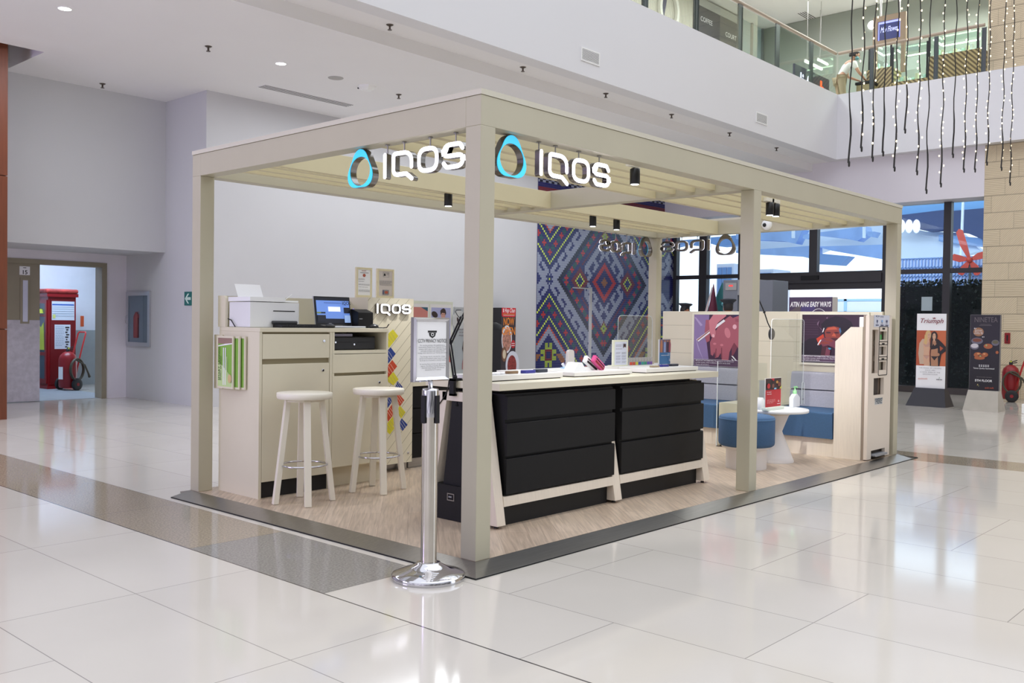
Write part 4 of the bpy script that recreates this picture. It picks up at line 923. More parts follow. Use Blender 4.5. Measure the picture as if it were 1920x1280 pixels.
# tall thin clamp post with an arm in front of the mosaic
c1 = onY(1105, 690, 1.0); c2 = onY(1105, 540, 1.0); c3 = onY(1074, 538, 1.0)
gp_ = thing('screen_post', (c1.x, 1.0, CT+.036), 'thin grey metal post with a short side arm standing on the counter', 'post')
b = MB(); b.box((c1.x-.012, .992, CT+.037), (c1.x+.012, 1.004, c2.z)); b.build('post', M_grey, gp_); MB().box((c3.x, .993, c2.z-.008), (c2.x+.012, 1.003, c2.z)).build('arm', M_grey, gp_)
# clamp lamp at the near end
cl = thing('clamp_lamp', (.66, .81, CT), 'black jointed lamp arm clamped to the near end of the counter', 'desk lamp')
xq = .628
b = MB().use(M_black); b.box((.60, .795, CT+.0005), (.675, .835, CT+.016)).box((.60, .795, .835), (.622, .835, CT+.012)).box((.60, .795, .835), (.675, .835, .848)).lathe((.65, .815, .78), [(.004, 0), (.004, .06)], 10).lathe((.65, .815, .768), [(.012, 0), (.013, .01)], 14).lathe((.65, .815, .848), [(.005, 0), (.005, .025), (.014, .026), (.014, .034)], 14); b.build('clamp', None, cl)
pts = [onX(853, 695, xq), onX(843, 640, xq), onX(867, 593, xq)]
b = MB().use(M_black)
for dy in (-.011, .011):
    b.tube([pts[0]+Vector((0, dy, -.05)), pts[1]+Vector((0, dy, 0))], .006, 8); b.tube([pts[1]+Vector((0, dy, -.02)), pts[2]+Vector((0, dy, 0))], .006, 8)
b.ball(pts[1], .017, 12, 8).ball(pts[0]+Vector((0, 0, -.04)), .016, 12, 8).tube([pts[2], pts[2]+Vector((.0, -.04, .06)), pts[2]+Vector((.02, -.10, .03)), pts[2]+Vector((.06, -.22, -.05))], .006, 8); b.build('jointed_arm', None, cl)
h = pts[2]+Vector((.06, -.22, -.05)); MB().use(M_black).lathe((h.x, h.y, h.z-.03), [(.05, 0), (.045, .03), (.012, .045)], 20).build('lamp_shade', None, cl)
e = onX(858, 590, xq); MB().tube([e+Vector((0, -.03, .03)), e+Vector((0, .01, .03)), e+Vector((0, .02, .02)), e+Vector((0, 0, -.005)), e+Vector((0, -.02, -.02))], .0025, 6).build('bent_wire', M_ink, cl)
tag(MB().tube([onX(842, 712, xq), onX(840, 728, xq), onX(834, 742, xq), onX(824, 757, xq), onX(819, 762, xq)], .0035, 8).build('lamp_cord', M_ink), 'thin black cord looping down from the clamped lamp arm', 'cable')
tag(MB().box((.695, .66, CT+.038), (.80, .80, CT+.052)).build('wooden_board', mat('beech_board', (206, 182, 146), .5)), 'small beech board on the left display board under the lamp clamp', 'board')
# ---- back counter with black doors, and the poster wall above it
bc = thing('back_counter', (2.5, 2.72, HZ), 'low black counter with a cream top along the back, right of the sign cabinet', 'counter')
MB().box((1.855, 2.575, .745), (3.30, 2.815, .79)).build('counter_top', M_cream, bc, .002)
for x0, x1 in ((1.86, 2.575), (2.58, 3.295)):
    MB().box((x0+.004, 2.60, .125), (x1-.004, 2.81, .745)).build('carcass', M_blk, bc)
    for z0, z1 in ((.56, .735), (.345, .55), (.13, .335)): MB().box((x0, 2.585, z0), (x1, 2.60, z1)).build('drawer', M_blk, bc)
MB().box((1.86, 2.63, HZ), (3.29, 2.81, .125)).build('kick_board', M_steel, bc)
pb = thing('poster_display', (2.2, 2.85, .79), 'pale board above the back counter showing a laughing young man on a lavender poster', 'poster display')
MB().box((1.86, 2.812, .7905), (2.55, 2.835, 1.487)).build('board', mat('mint_white_board', (228, 234, 222), .5), pb)
M_skin = mat('poster_skin', (214, 164, 150), .5); M_hair = mat('poster_hair', (54, 38, 38), .5)
p = Print((2.265, 2.8115, .80), (1, 0, 0), (0, 0, 1), .268, .66); p.rect(M_paper, 0, 0, 1, 1).rect(mat('lavender_poster', (178, 182, 228), .5), .05, .42, .95, .955).ell(M_skin, .60, .85, .10, .062).poly(M_hair, [(.48, .85), (.46, .91), (.52, .935), (.62, .95), (.70, .93), (.74, .88), (.71, .85), (.68, .88), (.54, .885)]).ell(M_hair, .2, .86, .15, .04, rot=-.4).rect(M_hair, .55, .858, .59, .864).rect(M_hair, .63, .858, .67, .864).poly(M_paper, [(.57, .825), (.61, .815), (.65, .828), (.61, .808)]).rect(M_skin, .50, .60, .62, .70).poly(mat('poster_shirt', (90, 104, 150), .5), [(.3, .42), (.9, .42), (.78, .62), (.45, .62)])
p.rect(mat('poster_orange', (214, 92, 74), .5), .05, .2, .95, .38); p.build('poster', pb)
p = Print((2.03, 2.8115, .80), (1, 0, 0), (0, 0, 1), .215, .66); p.rect(M_paper, 0, 0, 1, 1).rect(mat('salmon_poster', (208, 134, 128), .5), .05, .5, .95, .955).poly(mat('teal_poster', (42, 96, 120), .5), [(.55, .955), (.95, .955), (.95, .9)]).rect(mat('dark_poster', (52, 34, 50), .5), .05, .2, .95, .5).poly(mat('red_poster', (190, 52, 60), .5), [(.05, .45), (.95, .38), (.95, .36), (.05, .42)]); p.build('poster', pb)
pg = thing('poster_display', (2.8, 2.85, .79), 'grey board behind the clamped lamp showing a woman in a pink top', 'poster display')
MB().box((2.56, 2.80, .7905), (3.05, 2.815, 1.44)).build('board', mat('grey_board', (186, 192, 198), .5), pg)
p = Print((2.57, 2.7995, .86), (1, 0, 0), (0, 0, 1), .47, .56); p.rect(mat('grey_poster', (176, 184, 192), .5), 0, 0, 1, 1).ell(mat('grey_poster_light', (204, 208, 212), .5), .12, .82, .2, .16).ell(M_hair, .085, .80, .03, .075, rot=.4).poly(mat('dusty_pink', (170, 122, 124), .5), [(.2, 0), (.48, 0), (.46, .22), (.36, .30), (.26, .27), (.2, .1)]).ell(M_hair, .29, .42, .075, .105).ell(M_skin, .325, .42, .05, .075).poly(M_hair, [(.22, .44), (.28, .28), (.24, .25), (.2, .35)]).lines(gtx, .1, .4, .66, 3, .05, .018); p.build('poster', pg)
# ================================================================== LOUNGE SIDE
XP = 5.90
pw_ = thing('lounge_partition', (5.96, 1.3, HZ), 'chest-high cream panelled partition behind the sofas at the far end of the kiosk', 'partition')
b = MB().box((XP, .118, HZ), (6.04, 2.70, 1.462)); b.build('panel', M_cream, pw_, .003)
b = MB().use(mat('groove_line', (150, 144, 120), .6))
for z in (.98, 1.14, 1.30): b.box((XP-.0008, .13, z-.0015), (XP+.0002, 2.69, z+.0015))
for y in (1.02, 1.66): b.box((XP-.0008, y-.001, .60), (XP+.0002, y+.001, 1.44))
b.build('groove_lines', None, pw_)
def px_onX(x, y, c): q = onX(x, y, c); return (q.y, q.z)
# framed posters
def poster(y0, y1, z0, z1, label, fill):
    t = thing('framed_poster', (XP, (y0+y1)/2, z0), label, 'poster', 'framed posters on the lounge partition')
    w = .022; x = XP-.024
    MB().box((XP-.012, y0, z0), (XP-.001, y1, z1)).ring([(x, y0, z0), (x, y1, z0), (x, y1, z1), (x, y0, z1)], [(x, y0+w, z0+w), (x, y1-w, z0+w), (x, y1-w, z1-w), (x, y0+w, z1-w)], (.014, 0, 0)).build('frame', mat('cream_frame', (230, 226, 206), .4), t)
    p = Print((XP-.0135, y1-w, z0+w), (0, -1, 0), (0, 0, 1), y1-y0-2*w, z1-z0-2*w); fill(p); p.build('print', t)
M_plum = mat('plum_print', (66, 40, 66), .4); M_pnavy = mat('print_navy', (52, 44, 86), .4); M_flesh = mat('print_flesh', (168, 92, 104), .4); M_flesh2 = mat('print_flesh_light', (200, 124, 134), .4); M_flesh3 = mat('print_flesh_shadow', (122, 60, 74), .4); M_lil = mat('print_lilac', (142, 122, 168), .4); M_lil2 = mat('print_lilac_light', (176, 158, 196), .4); M_nail = mat('print_nail', (226, 178, 186), .4)
INFO = ['IMPORTANT INFORMATION: This product is not risk free and', 'provides nicotine, which is addictive. Only for use by adults', '18 years old and above.']
def hands(p):
    p.rect(M_plum, 0, 0, 1, 1).poly(M_lil, [(0, 0), (.30, 0), (.24, .45), (.28, 1), (0, 1)]).poly(M_lil2, [(.0, .95), (.03, .95), (.16, .80), (.12, .78)]).poly(M_lil2, [(.02, .6), (.12, .3), (.2, .1), (.08, .35)]).poly(M_pnavy, [(.72, 1), (1, 1), (1, .55), (.88, .5), (.8, .7)])
    # lower hand, back towards the viewer with four fingers hanging down
    p.poly(M_flesh, [(.30, .47), (.36, .62), (.50, .86), (.66, .98), (.80, .86), (.84, .66), (.90, .50), (.93, .36), (.86, .30), (.80, .40), (.74, .48), (.70, .40), (.66, .30), (.64, .12), (.56, .10), (.52, .16), (.50, .28), (.46, .20), (.40, .18), (.39, .30), (.36, .22), (.32, .24)])
    p.poly(M_flesh3, [(.395, .20), (.41, .36), (.425, .36), (.42, .19)]).poly(M_flesh3, [(.505, .2), (.51, .38), (.525, .38), (.53, .16)]).poly(M_flesh3, [(.70, .40), (.74, .48), (.80, .40), (.76, .30), (.70, .2)]).ell(M_flesh2, .39, .45, .03, .02).ell(M_flesh2, .52, .43, .03, .02).ell(M_flesh2, .62, .66, .05, .10, rot=.3)
    # device and upper hand
    p.poly(M_flesh, [(.22, .90), (.20, .60), (.24, .47), (.30, .50), (.30, .70), (.34, .9)]).poly(M_paper, [(.05, .52), (.09, .48), (.58, .88), (.55, .91)]).poly(mat('print_copper', (150, 90, 84), .4), [(.06, .515), (.075, .5), (.42, .785), (.41, .80)]).poly(M_flesh2, [(.28, .88), (.30, .66), (.33, .58), (.39, .56), (.41, .64), (.40, .74), (.44, .84), (.60, .98), (.58, 1), (.36, 1)]).ell(M_nail, .365, .60, .022, .032, rot=.3).poly(M_flesh, [(.86, 1), (.98, 1), (.94, .86), (.88, .72), (.80, .70), (.72, .74), (.68, .84), (.72, .94)]).ell(M_nail, .75, .775, .036, .045)
    for k in range(3): p.stroke(M_flesh3, [(.76, .88+.02*k), (.84, .87+.02*k)], .006)
    p.poly(M_paper, [(.70, .235), (.73, .23), (.88, .06), (.86, .05)]).poly(M_paper, [(.70, .18), (.72, .175), (.80, .08), (.78, .07)])
    p.mb.use(M_paper); R_ = rnd([(0, .78), (-.62, -.50), (.62, -.50)], [.24, .26, .26], True, 6); p.k += 1
    p.mb.ring([p.p(.955+q.x*.075, .335+q.y*.055) for q in R_], [p.p(.955+q.x*.05, .335+q.y*.037) for q in R_], p.N*.0005)
    p.text(M_paper, 'IQOS', .87, .222, .036).rect(mat('print_caption', (92, 66, 92), .4), .02, .025, .98, .15).frame(M_paper, .02, .025, .98, .15, .004)
    for i, s_ in enumerate(INFO): p.text(M_paper, s_, .05, .115-.036*i, .0185, bold=.004)
def smoker(p):
    M_face = mat('print_dark_skin', (142, 62, 50), .4); M_face2 = mat('print_lit_skin', (196, 92, 62), .4); M_facs = mat('print_shade_skin', (74, 34, 40), .4); M_dk = mat('print_black', (32, 24, 32), .4); M_smk = mat('print_smoke', (120, 96, 116), .4); M_or = mat('print_orange', (196, 66, 38), .4)
    p.rect(mat('print_aubergine', (56, 34, 52), .4), 0, 0, 1, 1)
    for k in range(7): p.rect(mat('print_slat', (66, 44, 62), .4), 0, .58+.05*k, .26, .60+.05*k)
    p.poly(M_dk, [(.0, .40), (.12, .5), (.30, .52), (.34, 0), (.0, 0)]).poly(M_dk, [(.60, .1), (1, .1), (1, .5), (.8, .45)])
    p.poly(M_dk, [(.34, .60), (.30, .80), (.38, .90), (.52, .97), (.66, .94), (.76, .86), (.80, .74), (.76, .60), (.68, .45), (.60, .52)])
    p.poly(M_or, [(.23, .5), (.34, .6), (.36, .5), (.28, .36)]).poly(M_or, [(.60, .25), (.72, .5), (.68, .5), (.56, .3)])
    p.poly(M_face, [(.36, .66), (.40, .74), (.50, .765), (.58, .74), (.61, .65), (.60, .54), (.54, .46), (.44, .46), (.37, .54)]).poly(M_face2, [(.38, .68), (.42, .735), (.52, .75), (.56, .70), (.46, .69)]).poly(M_face2, [(.47, .56), (.51, .64), (.54, .55)]).ell(M_facs, .42, .63, .04, .017).ell(M_facs, .545, .63, .04, .017).poly(mat('print_blue', (70, 110, 150), .4), [(.58, .70), (.60, .74), (.62, .66), (.6, .6)]).poly(M_facs, [(.40, .52), (.58, .52), (.55, .46), (.43, .46)])
    p.poly(M_smk, [(.25, .84), (.28, .88), (.26, .78), (.30, .70), (.34, .66), (.28, .74), (.24, .8)]).poly(M_smk, [(.38, .93), (.41, .96), (.40, .91)])
    p.poly(M_flesh3, [(.28, .44), (.34, .52), (.44, .53), (.52, .47), (.58, .36), (.56, .28), (.50, .33), (.42, .37), (.34, .34)]).poly(M_face, [(.36, .51), (.44, .52), (.50, .46), (.47, .44), (.38, .46)]).poly(M_face, [(.30, .43), (.36, .45), (.46, .42), (.44, .40), (.33, .39)]).poly(M_paper, [(.325, .63), (.345, .645), (.36, .72), (.35, .73)]).poly(M_paper, [(.265, .36), (.32, .48), (.30, .48), (.255, .38)]).ell(mat('print_cyan', (70, 160, 190), .4), .44, .30, .03, .02)
    p.poly(M_facs, [(.30, .05), (.44, .05), (.42, .36), (.33, .34)]).poly(M_flesh3, [(.37, .10), (.44, .04), (.46, .26), (.40, .34)]).frame(mat('print_caption', (92, 66, 92), .4), .8, .62, .86, .70, .012)
    p.rect(MATS['print_caption'], .02, .025, .98, .155).frame(M_paper, .02, .025, .98, .155, .004)
    for i, s_ in enumerate(INFO): p.text(M_paper, s_, .05, .12-.038*i, .0185, bold=.004)
poster(1.545, 2.285, .805, 1.447, 'framed poster of two hands with a slim device, left of the middle post', hands)
poster(.24, .975, .905, 1.452, 'framed poster of a curly haired man in orange light, above the right sofa', smoker)
# sofas
M_fg = mat('grey_felt', (166, 166, 176), .9, noise=.05, nscale=60, bump=.25, bscale=300); M_fb = mat('blue_upholstery', (60, 92, 128), .85, noise=.06, nscale=90, bump=.2, bscale=400)
def sofa(y0, y1, label):
    t = thing('sofa', (5.6, (y0+y1)/2, HZ), label, 'sofa', 'two sofas against the lounge partition')
    MB().box((5.32, y0+.004, HZ), (XP-.03, y1-.004, .215)).build('base', M_creamwood, t)
    b = MB(); b.prism([(p.x, y0, p.y) for p in rnd([(5.285, .216), (5.265, .47), (5.74, .485), (5.74, .216)], [.0, .018, .01, 0])], (0, y1-y0, 0)); b.build('seat', M_fb, t)
    b = MB(); pr_ = rnd([(5.70, .485), (5.765, .90), (5.86, .90), (5.86, .485)], [.01, .04, .03, 0]); n0 = len(pr_)
    for (z0, z1, o) in ((.486, .655, 0), (.662, .835, .02)):
        pts = rnd([(5.665+o, z0), (5.69+o, z1), (5.86, z1), (5.86, z0)], [.02, .03, .012, .0]); b.prism([(p.x, y0, p.y) for p in pts], (0, y1-y0, 0))
    b.build('backrest', M_fg, t)
sofa(1.60, 2.66, 'sofa with blue seat and grey back at the rear, left of the middle post'); sofa(.345, .98, 'sofa with blue seat and grey back between the table and the waste cabinet')
# console box, table, stool
cs = thing('console_box', (5.56, 1.28, HZ), 'plain cream console box standing between the two sofas', 'console')
MB().box((5.25, .99, HZ+.012), (XP-.002, 1.565, .495)).build('body', M_cream, cs, .003); MB().use(M_ink).box((5.265, 1.0, HZ), (XP-.01, 1.555, HZ+.012)).build('plinth', None, cs)
tx, ty, tz = 4.63, .62, .535
tb = thing('lounge_table', (tx, ty, HZ), 'white round table on an hourglass pedestal right of the middle post', 'table')
M_ped = mat('white_pedestal', (226, 222, 220), .4)
MB().lathe((tx, ty, HZ), [(.176, 0), (.178, .012), (.162, .05), (.118, .16), (.075, .265), (.068, .285), (.075, .305), (.12, .42), (.14, .465)], 48).build('pedestal', M_ped, tb)
MB().lathe((tx, ty, tz-.03), [(.298, 0), (.305, .005), (.305, .025), (.30, .03), (0, .0302)], 64).build('table_top', mat('white_table_top', (240, 240, 238), .3), tb)
MB().lathe((tx, ty, tz-.05), [(.10, -.012), (.12, -.012), (.145, .0), (.145, .02)], 32).build('top_bracket', M_creamwood, tb)
px_, py_ = 4.07, .61
pf = thing('round_pouf', (px_, py_, HZ), 'round blue upholstered stool on a pale drum base behind the middle post', 'stool')
MB().lathe((px_, py_, HZ), [(.176, 0), (.178, .01), (.178, .165), (.182, .175), (.215, .185), (.215, .20)], 48).build('drum_base', M_ped, pf)
MB().lathe((px_, py_, .24), [(.225, 0), (.240, .012), (.245, .03), (.245, .235), (.240, .255), (.232, .262), (.20, .272), (.12, .278), (0, .28)], 48).build('cushion', M_fb, pf)
MB().lathe((px_, py_, .24), [(.2455, .236), (.248, .240), (.2455, .244)], 48).build('piping', mat('blue_piping', (86, 122, 160), .8), pf)
# on the table
def f3(p):
    p.rect(mat('card_red', (186, 36, 48), .5), 0, 0, 1, 1).rect(mat('card_dark', (48, 26, 32), .5), 0, .60, 1, 1).ell(mat('card_face', (128, 72, 60), .5), .46, .74, .09, .08).ell(mat('card_hair', (26, 18, 24), .5), .36, .78, .14, .12).ell(MATS['card_face'], .47, .735, .07, .07).poly(MATS['card_red'], [(.3, 1), (.55, 1), (.5, .9)]).ell(mat('card_gold', (190, 140, 70), .5), .72, .86, .07, .05).ell(MATS['card_face'], .85, .78, .09, .08).poly(mat('card_lime', (200, 190, 80), .5), [(.86, .62), (1, .62), (1, .74)]).rect(MATS['sky_blue_puck'], .52, .61, .66, .66).ell(MATS['card_red'], .16, .74, .10, .09)
    p.text(M_paper, 'GET 1 FLASH EASY', .05, .51, .0105, bold=.02).text(M_paper, 'WHEN YOU REFER', .05, .44, .0105, bold=.02)
    p.lines(mat('card_pink', (230, 180, 180), .5), .05, .6, .24, 3, .05, .014); p.k += 1; R_ = rnd([(0, .78), (-.62, -.50), (.62, -.50)], [.24, .26, .26], True, 5); p.mb.use(M_paper); p.mb.ring([p.p(.8+q.x*.09, .19+q.y*.06) for q in R_], [p.p(.8+q.x*.055, .19+q.y*.036) for q in R_], p.N*.0004); p.rect(M_paper, .7, .08, .9, .10)
a = onY(1436, 710, ty-.06); c = onY(1464, 754, ty-.06)
sh = thing('menu_card_holder', ((a.x+c.x)/2, ty-.06, tz), 'upright red offer card in a white foot on the lounge table', 'card holder')
MB().box((a.x-.016, ty-.085, tz+.0005), (c.x+.022, ty-.03, tz+.028), .004).build('foot', mat('mint_foot', (226, 236, 222), .4), sh)
MB().box((a.x-.004, ty-.058, tz+.026), (c.x+.004, ty-.052, a.z+.003)).build('plate', M_white, sh)
p = Print((a.x, ty-.0585, tz+.03), (1, 0, 0), (0, 0, 1), c.x-a.x, a.z-tz-.03); f3(p); p.build('card', sh)
def bottle(px, y, label, pump):
    a = onY(px, 750, y); x = a.x; t = thing('bottle', (x, y, tz), label, 'bottle')
    if pump:
        MB().prism([(x+p.x*1.4, y-.02, tz+.0005+p.y) for p in rnd([(-.052, 0), (-.052, .09), (-.014, .125), (.014, .125), (.052, .09), (.052, 0)], [.006, .02, .01, .01, .02, .006])], (0, .042, 0)).build('body', mat('translucent_white', (226, 230, 238), .25), t, .004)
        b = MB().use(mat('mint_pump', (142, 206, 142), .35)); b.lathe((x, y, tz+.125), [(.018, 0), (.018, .032), (.007, .034), (.007, .062)], 18); b.tube([(x-.012, y, tz+.19), (x+.035, y, tz+.19), (x+.05, y, tz+.183)], .008, 10); b.build('pump', None, t)
    else:
        MB().lathe((x, y, tz+.0005), [(.046, 0), (.048, .004), (.048, .075), (.034, .098), (.03, .11), (0, .111)], 24).build('body', M_white, t)
bottle(1490, ty-.05, 'white squeeze bottle with a green pump at the right of the lounge table', True)
bottle(1425, ty+.03, 'plain white pot next to the middle post on the lounge table', False)
b = MB(); a = onY(1425, 712, ty+.08); c = onY(1436, 752, ty+.08); ch_ = thing('clear_card_holder', ((a.x+c.x)/2, ty+.08, tz), 'clear holder with a grey sheet behind the white pot on the lounge table', 'card holder')
MB().box((a.x-.03, ty+.08, tz+.0005), (c.x+.03, ty+.084, a.z)).build('acrylic_sheet', M_clear, ch_); MB().box((a.x, ty+.085, tz+.04), (c.x+.02, ty+.086, a.z-.005)).build('sheet', mat('grey_sheet', (176, 178, 186), .6), ch_)
yv = ty+.06; a = onY(1447, 598, yv); c = onY(1505, 766, yv)
dv_ = thing('table_screen', ((a.x+c.x)/2, yv, tz), 'clear rounded acrylic divider standing on the lounge table', 'screen')
z1_ = a.z; pts = rnd([(a.x, tz+.001), (a.x, z1_), (c.x, z1_+.004), (c.x, tz+.001)], [.004, .04, .04, .004]); MB().prism([(p.x, yv, p.y) for p in pts], (0, .004, 0)).build('acrylic_sheet', M_clear, dv_)
MB().use(MATS['acrylic_edge']).tube([(p.x, yv+.002, p.y) for p in pts], .002, 6).build('polished_edge', None, dv_)
b = MB().use(M_clear); q = onY(1506, 716, yv-.02); pts = rnd([(q.x-.028, tz+.001), (q.x-.028, q.z), (q.x+.028, q.z), (q.x+.028, tz+.001)], [0, .026, .026, 0]); b.prism([(p.x, yv-.02, p.y) for p in pts], (0, .01, 0)); b.use(MATS['acrylic_edge']).tube([(p.x, yv-.02, p.y) for p in pts], .0022, 6); br_ = b.build('clear_bracket', None, dv_)
for zz in (tz+.05, tz+.15): MB().use(M_chrome).lathe((q.x, yv-.02, zz), [(.009, 0), (.009, -.006)], 14, axis='y').build('screw', None, br_)
# clear floor screen in front of the console
fs_ = thing('floor_screen', (5.2, 1.3, HZ), 'clear acrylic sheet standing on the floor before the rear sofa', 'screen')
MB().box((5.20, 1.0, HZ+.001), (5.205, 1.56, .93)).build('acrylic_sheet', M_clear, fs_); MB().use(MATS['acrylic_edge']).box((5.198, 1.557, HZ+.001), (5.207, 1.562, .93)).build('polished_edge', None, fs_); MB().use(M_ink).box((5.19, 1.45, HZ+.0005), (5.215, 1.555, HZ+.006)).build('foot_strip', None, fs_)
# round lamp on a jointed arm
yl = .80; c0 = onY(1445, 626, yl); j1 = onY(1440, 606, yl); j2 = onY(1433, 585, yl); j3 = onY(1424, 564, yl); j4 = onY(1412, 540, yl)
dl = thing('round_lamp', (4.50, yl, tz), 'round black disc lamp on a jointed arm beside the middle post', 'lamp')
MB().use(M_ink).lathe((c0.x, yl-.01, c0.z), [(.0, -.008), (.052, -.008), (.056, -.004), (.056, .006), (.0, .008)], 40, axis='y').build('disc_head', mat('lamp_black', (34, 35, 40), .4), dl)
b = MB().use(M_black).tube([(j4.x, yl, tz+.012), j4, j3, j2, j1, (c0.x, yl, c0.z+.05)], .0055, 8); b.ball(j2, .012, 12, 8).ball(j4, .012, 12, 8); b.tube([j2+Vector((-.02, 0, 0)), j2+Vector((.02, 0, .004))], .004, 6); b.build('jointed_arm', None, dl); MB().use(M_black).lathe((j4.x, yl, tz+.0005), [(.05, 0), (.05, .01), (.01, .014)], 24).build('base', None, dl)
# ---- waste and device return cabinet
BX0, BX1 = 5.285, 5.865; BYF = .012
wc = thing('return_cabinet', (5.57, .18, HZ), 'tall pale timber waste cabinet with slots, by the far right post', 'cabinet')
b = MB(); b.prism([(BX0, .07, HZ), (BX0, .335, HZ), (BX0, .335, 1.165), (BX0, .185, 1.305), (BX0, .07, 1.305)], (BX1-BX0-.004, 0, 0)); b.build('body', M_creamwood, wc, .002)
# front board with real openings (built as strips around the openings)
z_s = [HZ+.012, .185, .60, .735, .80, 1.27, 1.418]
def zz(y): return onY(1650, y, BYF).z
def xx(x, y=700): return onY(x, y, BYF).x
o_foot = (xx(1633, 850), HZ, xx(1659, 850), zz(841)); o_bin = (xx(1638, 724), zz(740), xx(1657, 724), zz(708)); o_slot = (xx(1635, 660), zz(699), xx(1646.5, 660), zz(618))
holes = [o_foot, o_bin, o_slot] + [(xx(1650-k*.8, 625+28*k), zz(637+28.5*k), xx(1663-k*.8, 625+28*k), zz(621+28.5*k)) for k in range(3)]
xs = sorted({BX0+.012, BX1}|{h[0] for h in holes}|{h[2] for h in holes}); zs = sorted({HZ+.01, 1.418}|{max(h[1], HZ+.01) for h in holes}|{h[3] for h in holes})
b = MB()
for i in range(len(xs)-1):
    for j in range(len(zs)-1):
        cx_, cz_ = (xs[i]+xs[i+1])/2, (zs[j]+zs[j+1])/2
        if any(h[0] < cx_ < h[2] and h[1] < cz_ < h[3] for h in holes): continue
        b.box((xs[i], BYF, zs[j]), (xs[i+1], .045, zs[j+1]))
b.build('front_board', mat('pale_front_board', (222, 210, 196), .45), wc)
b = MB().use(mat('cavity_tan', (150, 134, 118), .6))
for h in holes: b.box((h[0]-.004, .064, max(h[1]-.003, HZ+.002)), (h[2]+.004, .0695, h[3]+.004))
b.box((BX0+.012, .045, 1.305), (BX1, .068, 1.418)); b.box((BX0+.012, .045, HZ), (BX0+.018, .069, 1.31)).box((BX1-.006, .045, HZ), (BX1, .069, 1.31)); b.build('backing', None, wc)
MB().use(mat('cavity_dark', (60, 52, 48), .6)).box((o_bin[0], .058, o_bin[1]), (o_bin[2]-.03, .063, o_bin[3])).box((o_foot[0], .058, HZ), (o_foot[2], .063, o_foot[3])).build('dark_cavity', None, wc)
for k, h in enumerate(holes[3:]):
    cx_, cz_ = (h[0]+h[2])/2, (h[1]+h[3])/2; hw, hh = .112, .092
    o = rnd([(cx_-hw, cz_-hh), (cx_+hw, cz_-hh), (cx_+hw, cz_+hh), (cx_-hw, cz_+hh)], [.016]*4, True); ii = rnd([(cx_-hw+.006, cz_-hh+.006), (cx_+hw-.006, cz_-hh+.006), (cx_+hw-.006, cz_+hh-.006), (cx_-hw+.006, cz_+hh-.006)], [.012]*4, True)
    fr = MB().use(M_ink).ring([(q.x, BYF, q.y) for q in o], [(q.x, BYF, q.y) for q in ii], (0, -.004, 0)); fr.box((cx_-.03, BYF-.003, cz_+.058), (cx_+.03, BYF, cz_+.075)); f_ = fr.build('bin_flap', None, wc)
    MB().use([mat('green_waste', (70, 170, 90), .5), mat('grey_waste', (150, 148, 146), .5, noise=.3, nscale=60), mat('mixed_waste', (130, 128, 112), .5, noise=.3, nscale=60)][k]).box((h[0]+.004, .05, h[1]), (h[2]-.03, .062, h[1]+(.05, .11, .08)[k])).build('collected_waste', None, f_)
p = Print((xx(1638.5, 600), BYF-.0006, zz(613)), (1, 0, 0), (0, 0, 1), xx(1667.5, 600)-xx(1638.5, 600), zz(590.5)-zz(613)); icon = mat('icon_navy', (58, 66, 108), .5); ib = mat('icon_blue', (120, 170, 220), .5)
p.rect(mat('return_label', (208, 212, 226), .4), 0, 0, 1, 1).text(icon, 'RETURN', .4, .80, .022).ell(icon, .22, .9, .12, .07).ell(mat('return_label', (208, 212, 226), .4), .22, .9, .07, .04)
for u in (.2, .5, .8): p.ell(ib if u == .5 else icon, u, .5, .045, .1).rect(icon, u-.09, .12, u+.09, .2).stroke(icon, [(u, .4), (u, .3)], .03)
p.build('sorting_label', wc)
p = Print((xx(1640, 750), BYF-.0006, zz(757.5)), (1, 0, 0), (0, 0, 1), xx(1654.5, 750)-xx(1640, 750), zz(745)-zz(757.5)); gk = mat('sticker_grey', (96, 104, 112), .5); p.rect(mat('sticker_pale', (196, 196, 196), .5), 0, 0, 1, 1).text(gk, 'DEPOSIT WASTE', .5, .66, .026, 'CENTER', bold=.02, width=.2).text(gk, 'HERE', .5, .15, .07, 'CENTER', bold=.03); p.build('sticker', wc)
b = MB().use(M_grey); b.prism([(q.x, -.02, q.y) for q in rnd([(o_foot[0]+.03, HZ+.03), (o_foot[2]-.02, HZ+.03), (o_foot[2]-.02, HZ+.05), (o_foot[0]+.03, HZ+.05)], [.008]*4, True)], (0, .075, 0)); b.build('foot_pedal', M_grey, wc)
a = onY(1617, 594, .15); c = onY(1632, 611, .15); xb_ = min(c.x, BX1-.01)
wb = thing('tissue_box', ((a.x+xb_)/2, .15, 1.305), 'small white box with a blue tuft on top of the waste cabinet', 'box'); MB().box((a.x, .09, 1.3055), (xb_, .18, a.z)).build('carton', M_white, wb, .006); b = MB().use(mat('blue_tuft', (96, 108, 190), .6)).prism([(a.x+.04, .12, a.z), (a.x+.16, .12, a.z), (a.x+.13, .12, a.z+.014), (a.x+.07, .12, a.z+.012)], (0, .03, 0)); b.build('tissue_tuft', None, wb)
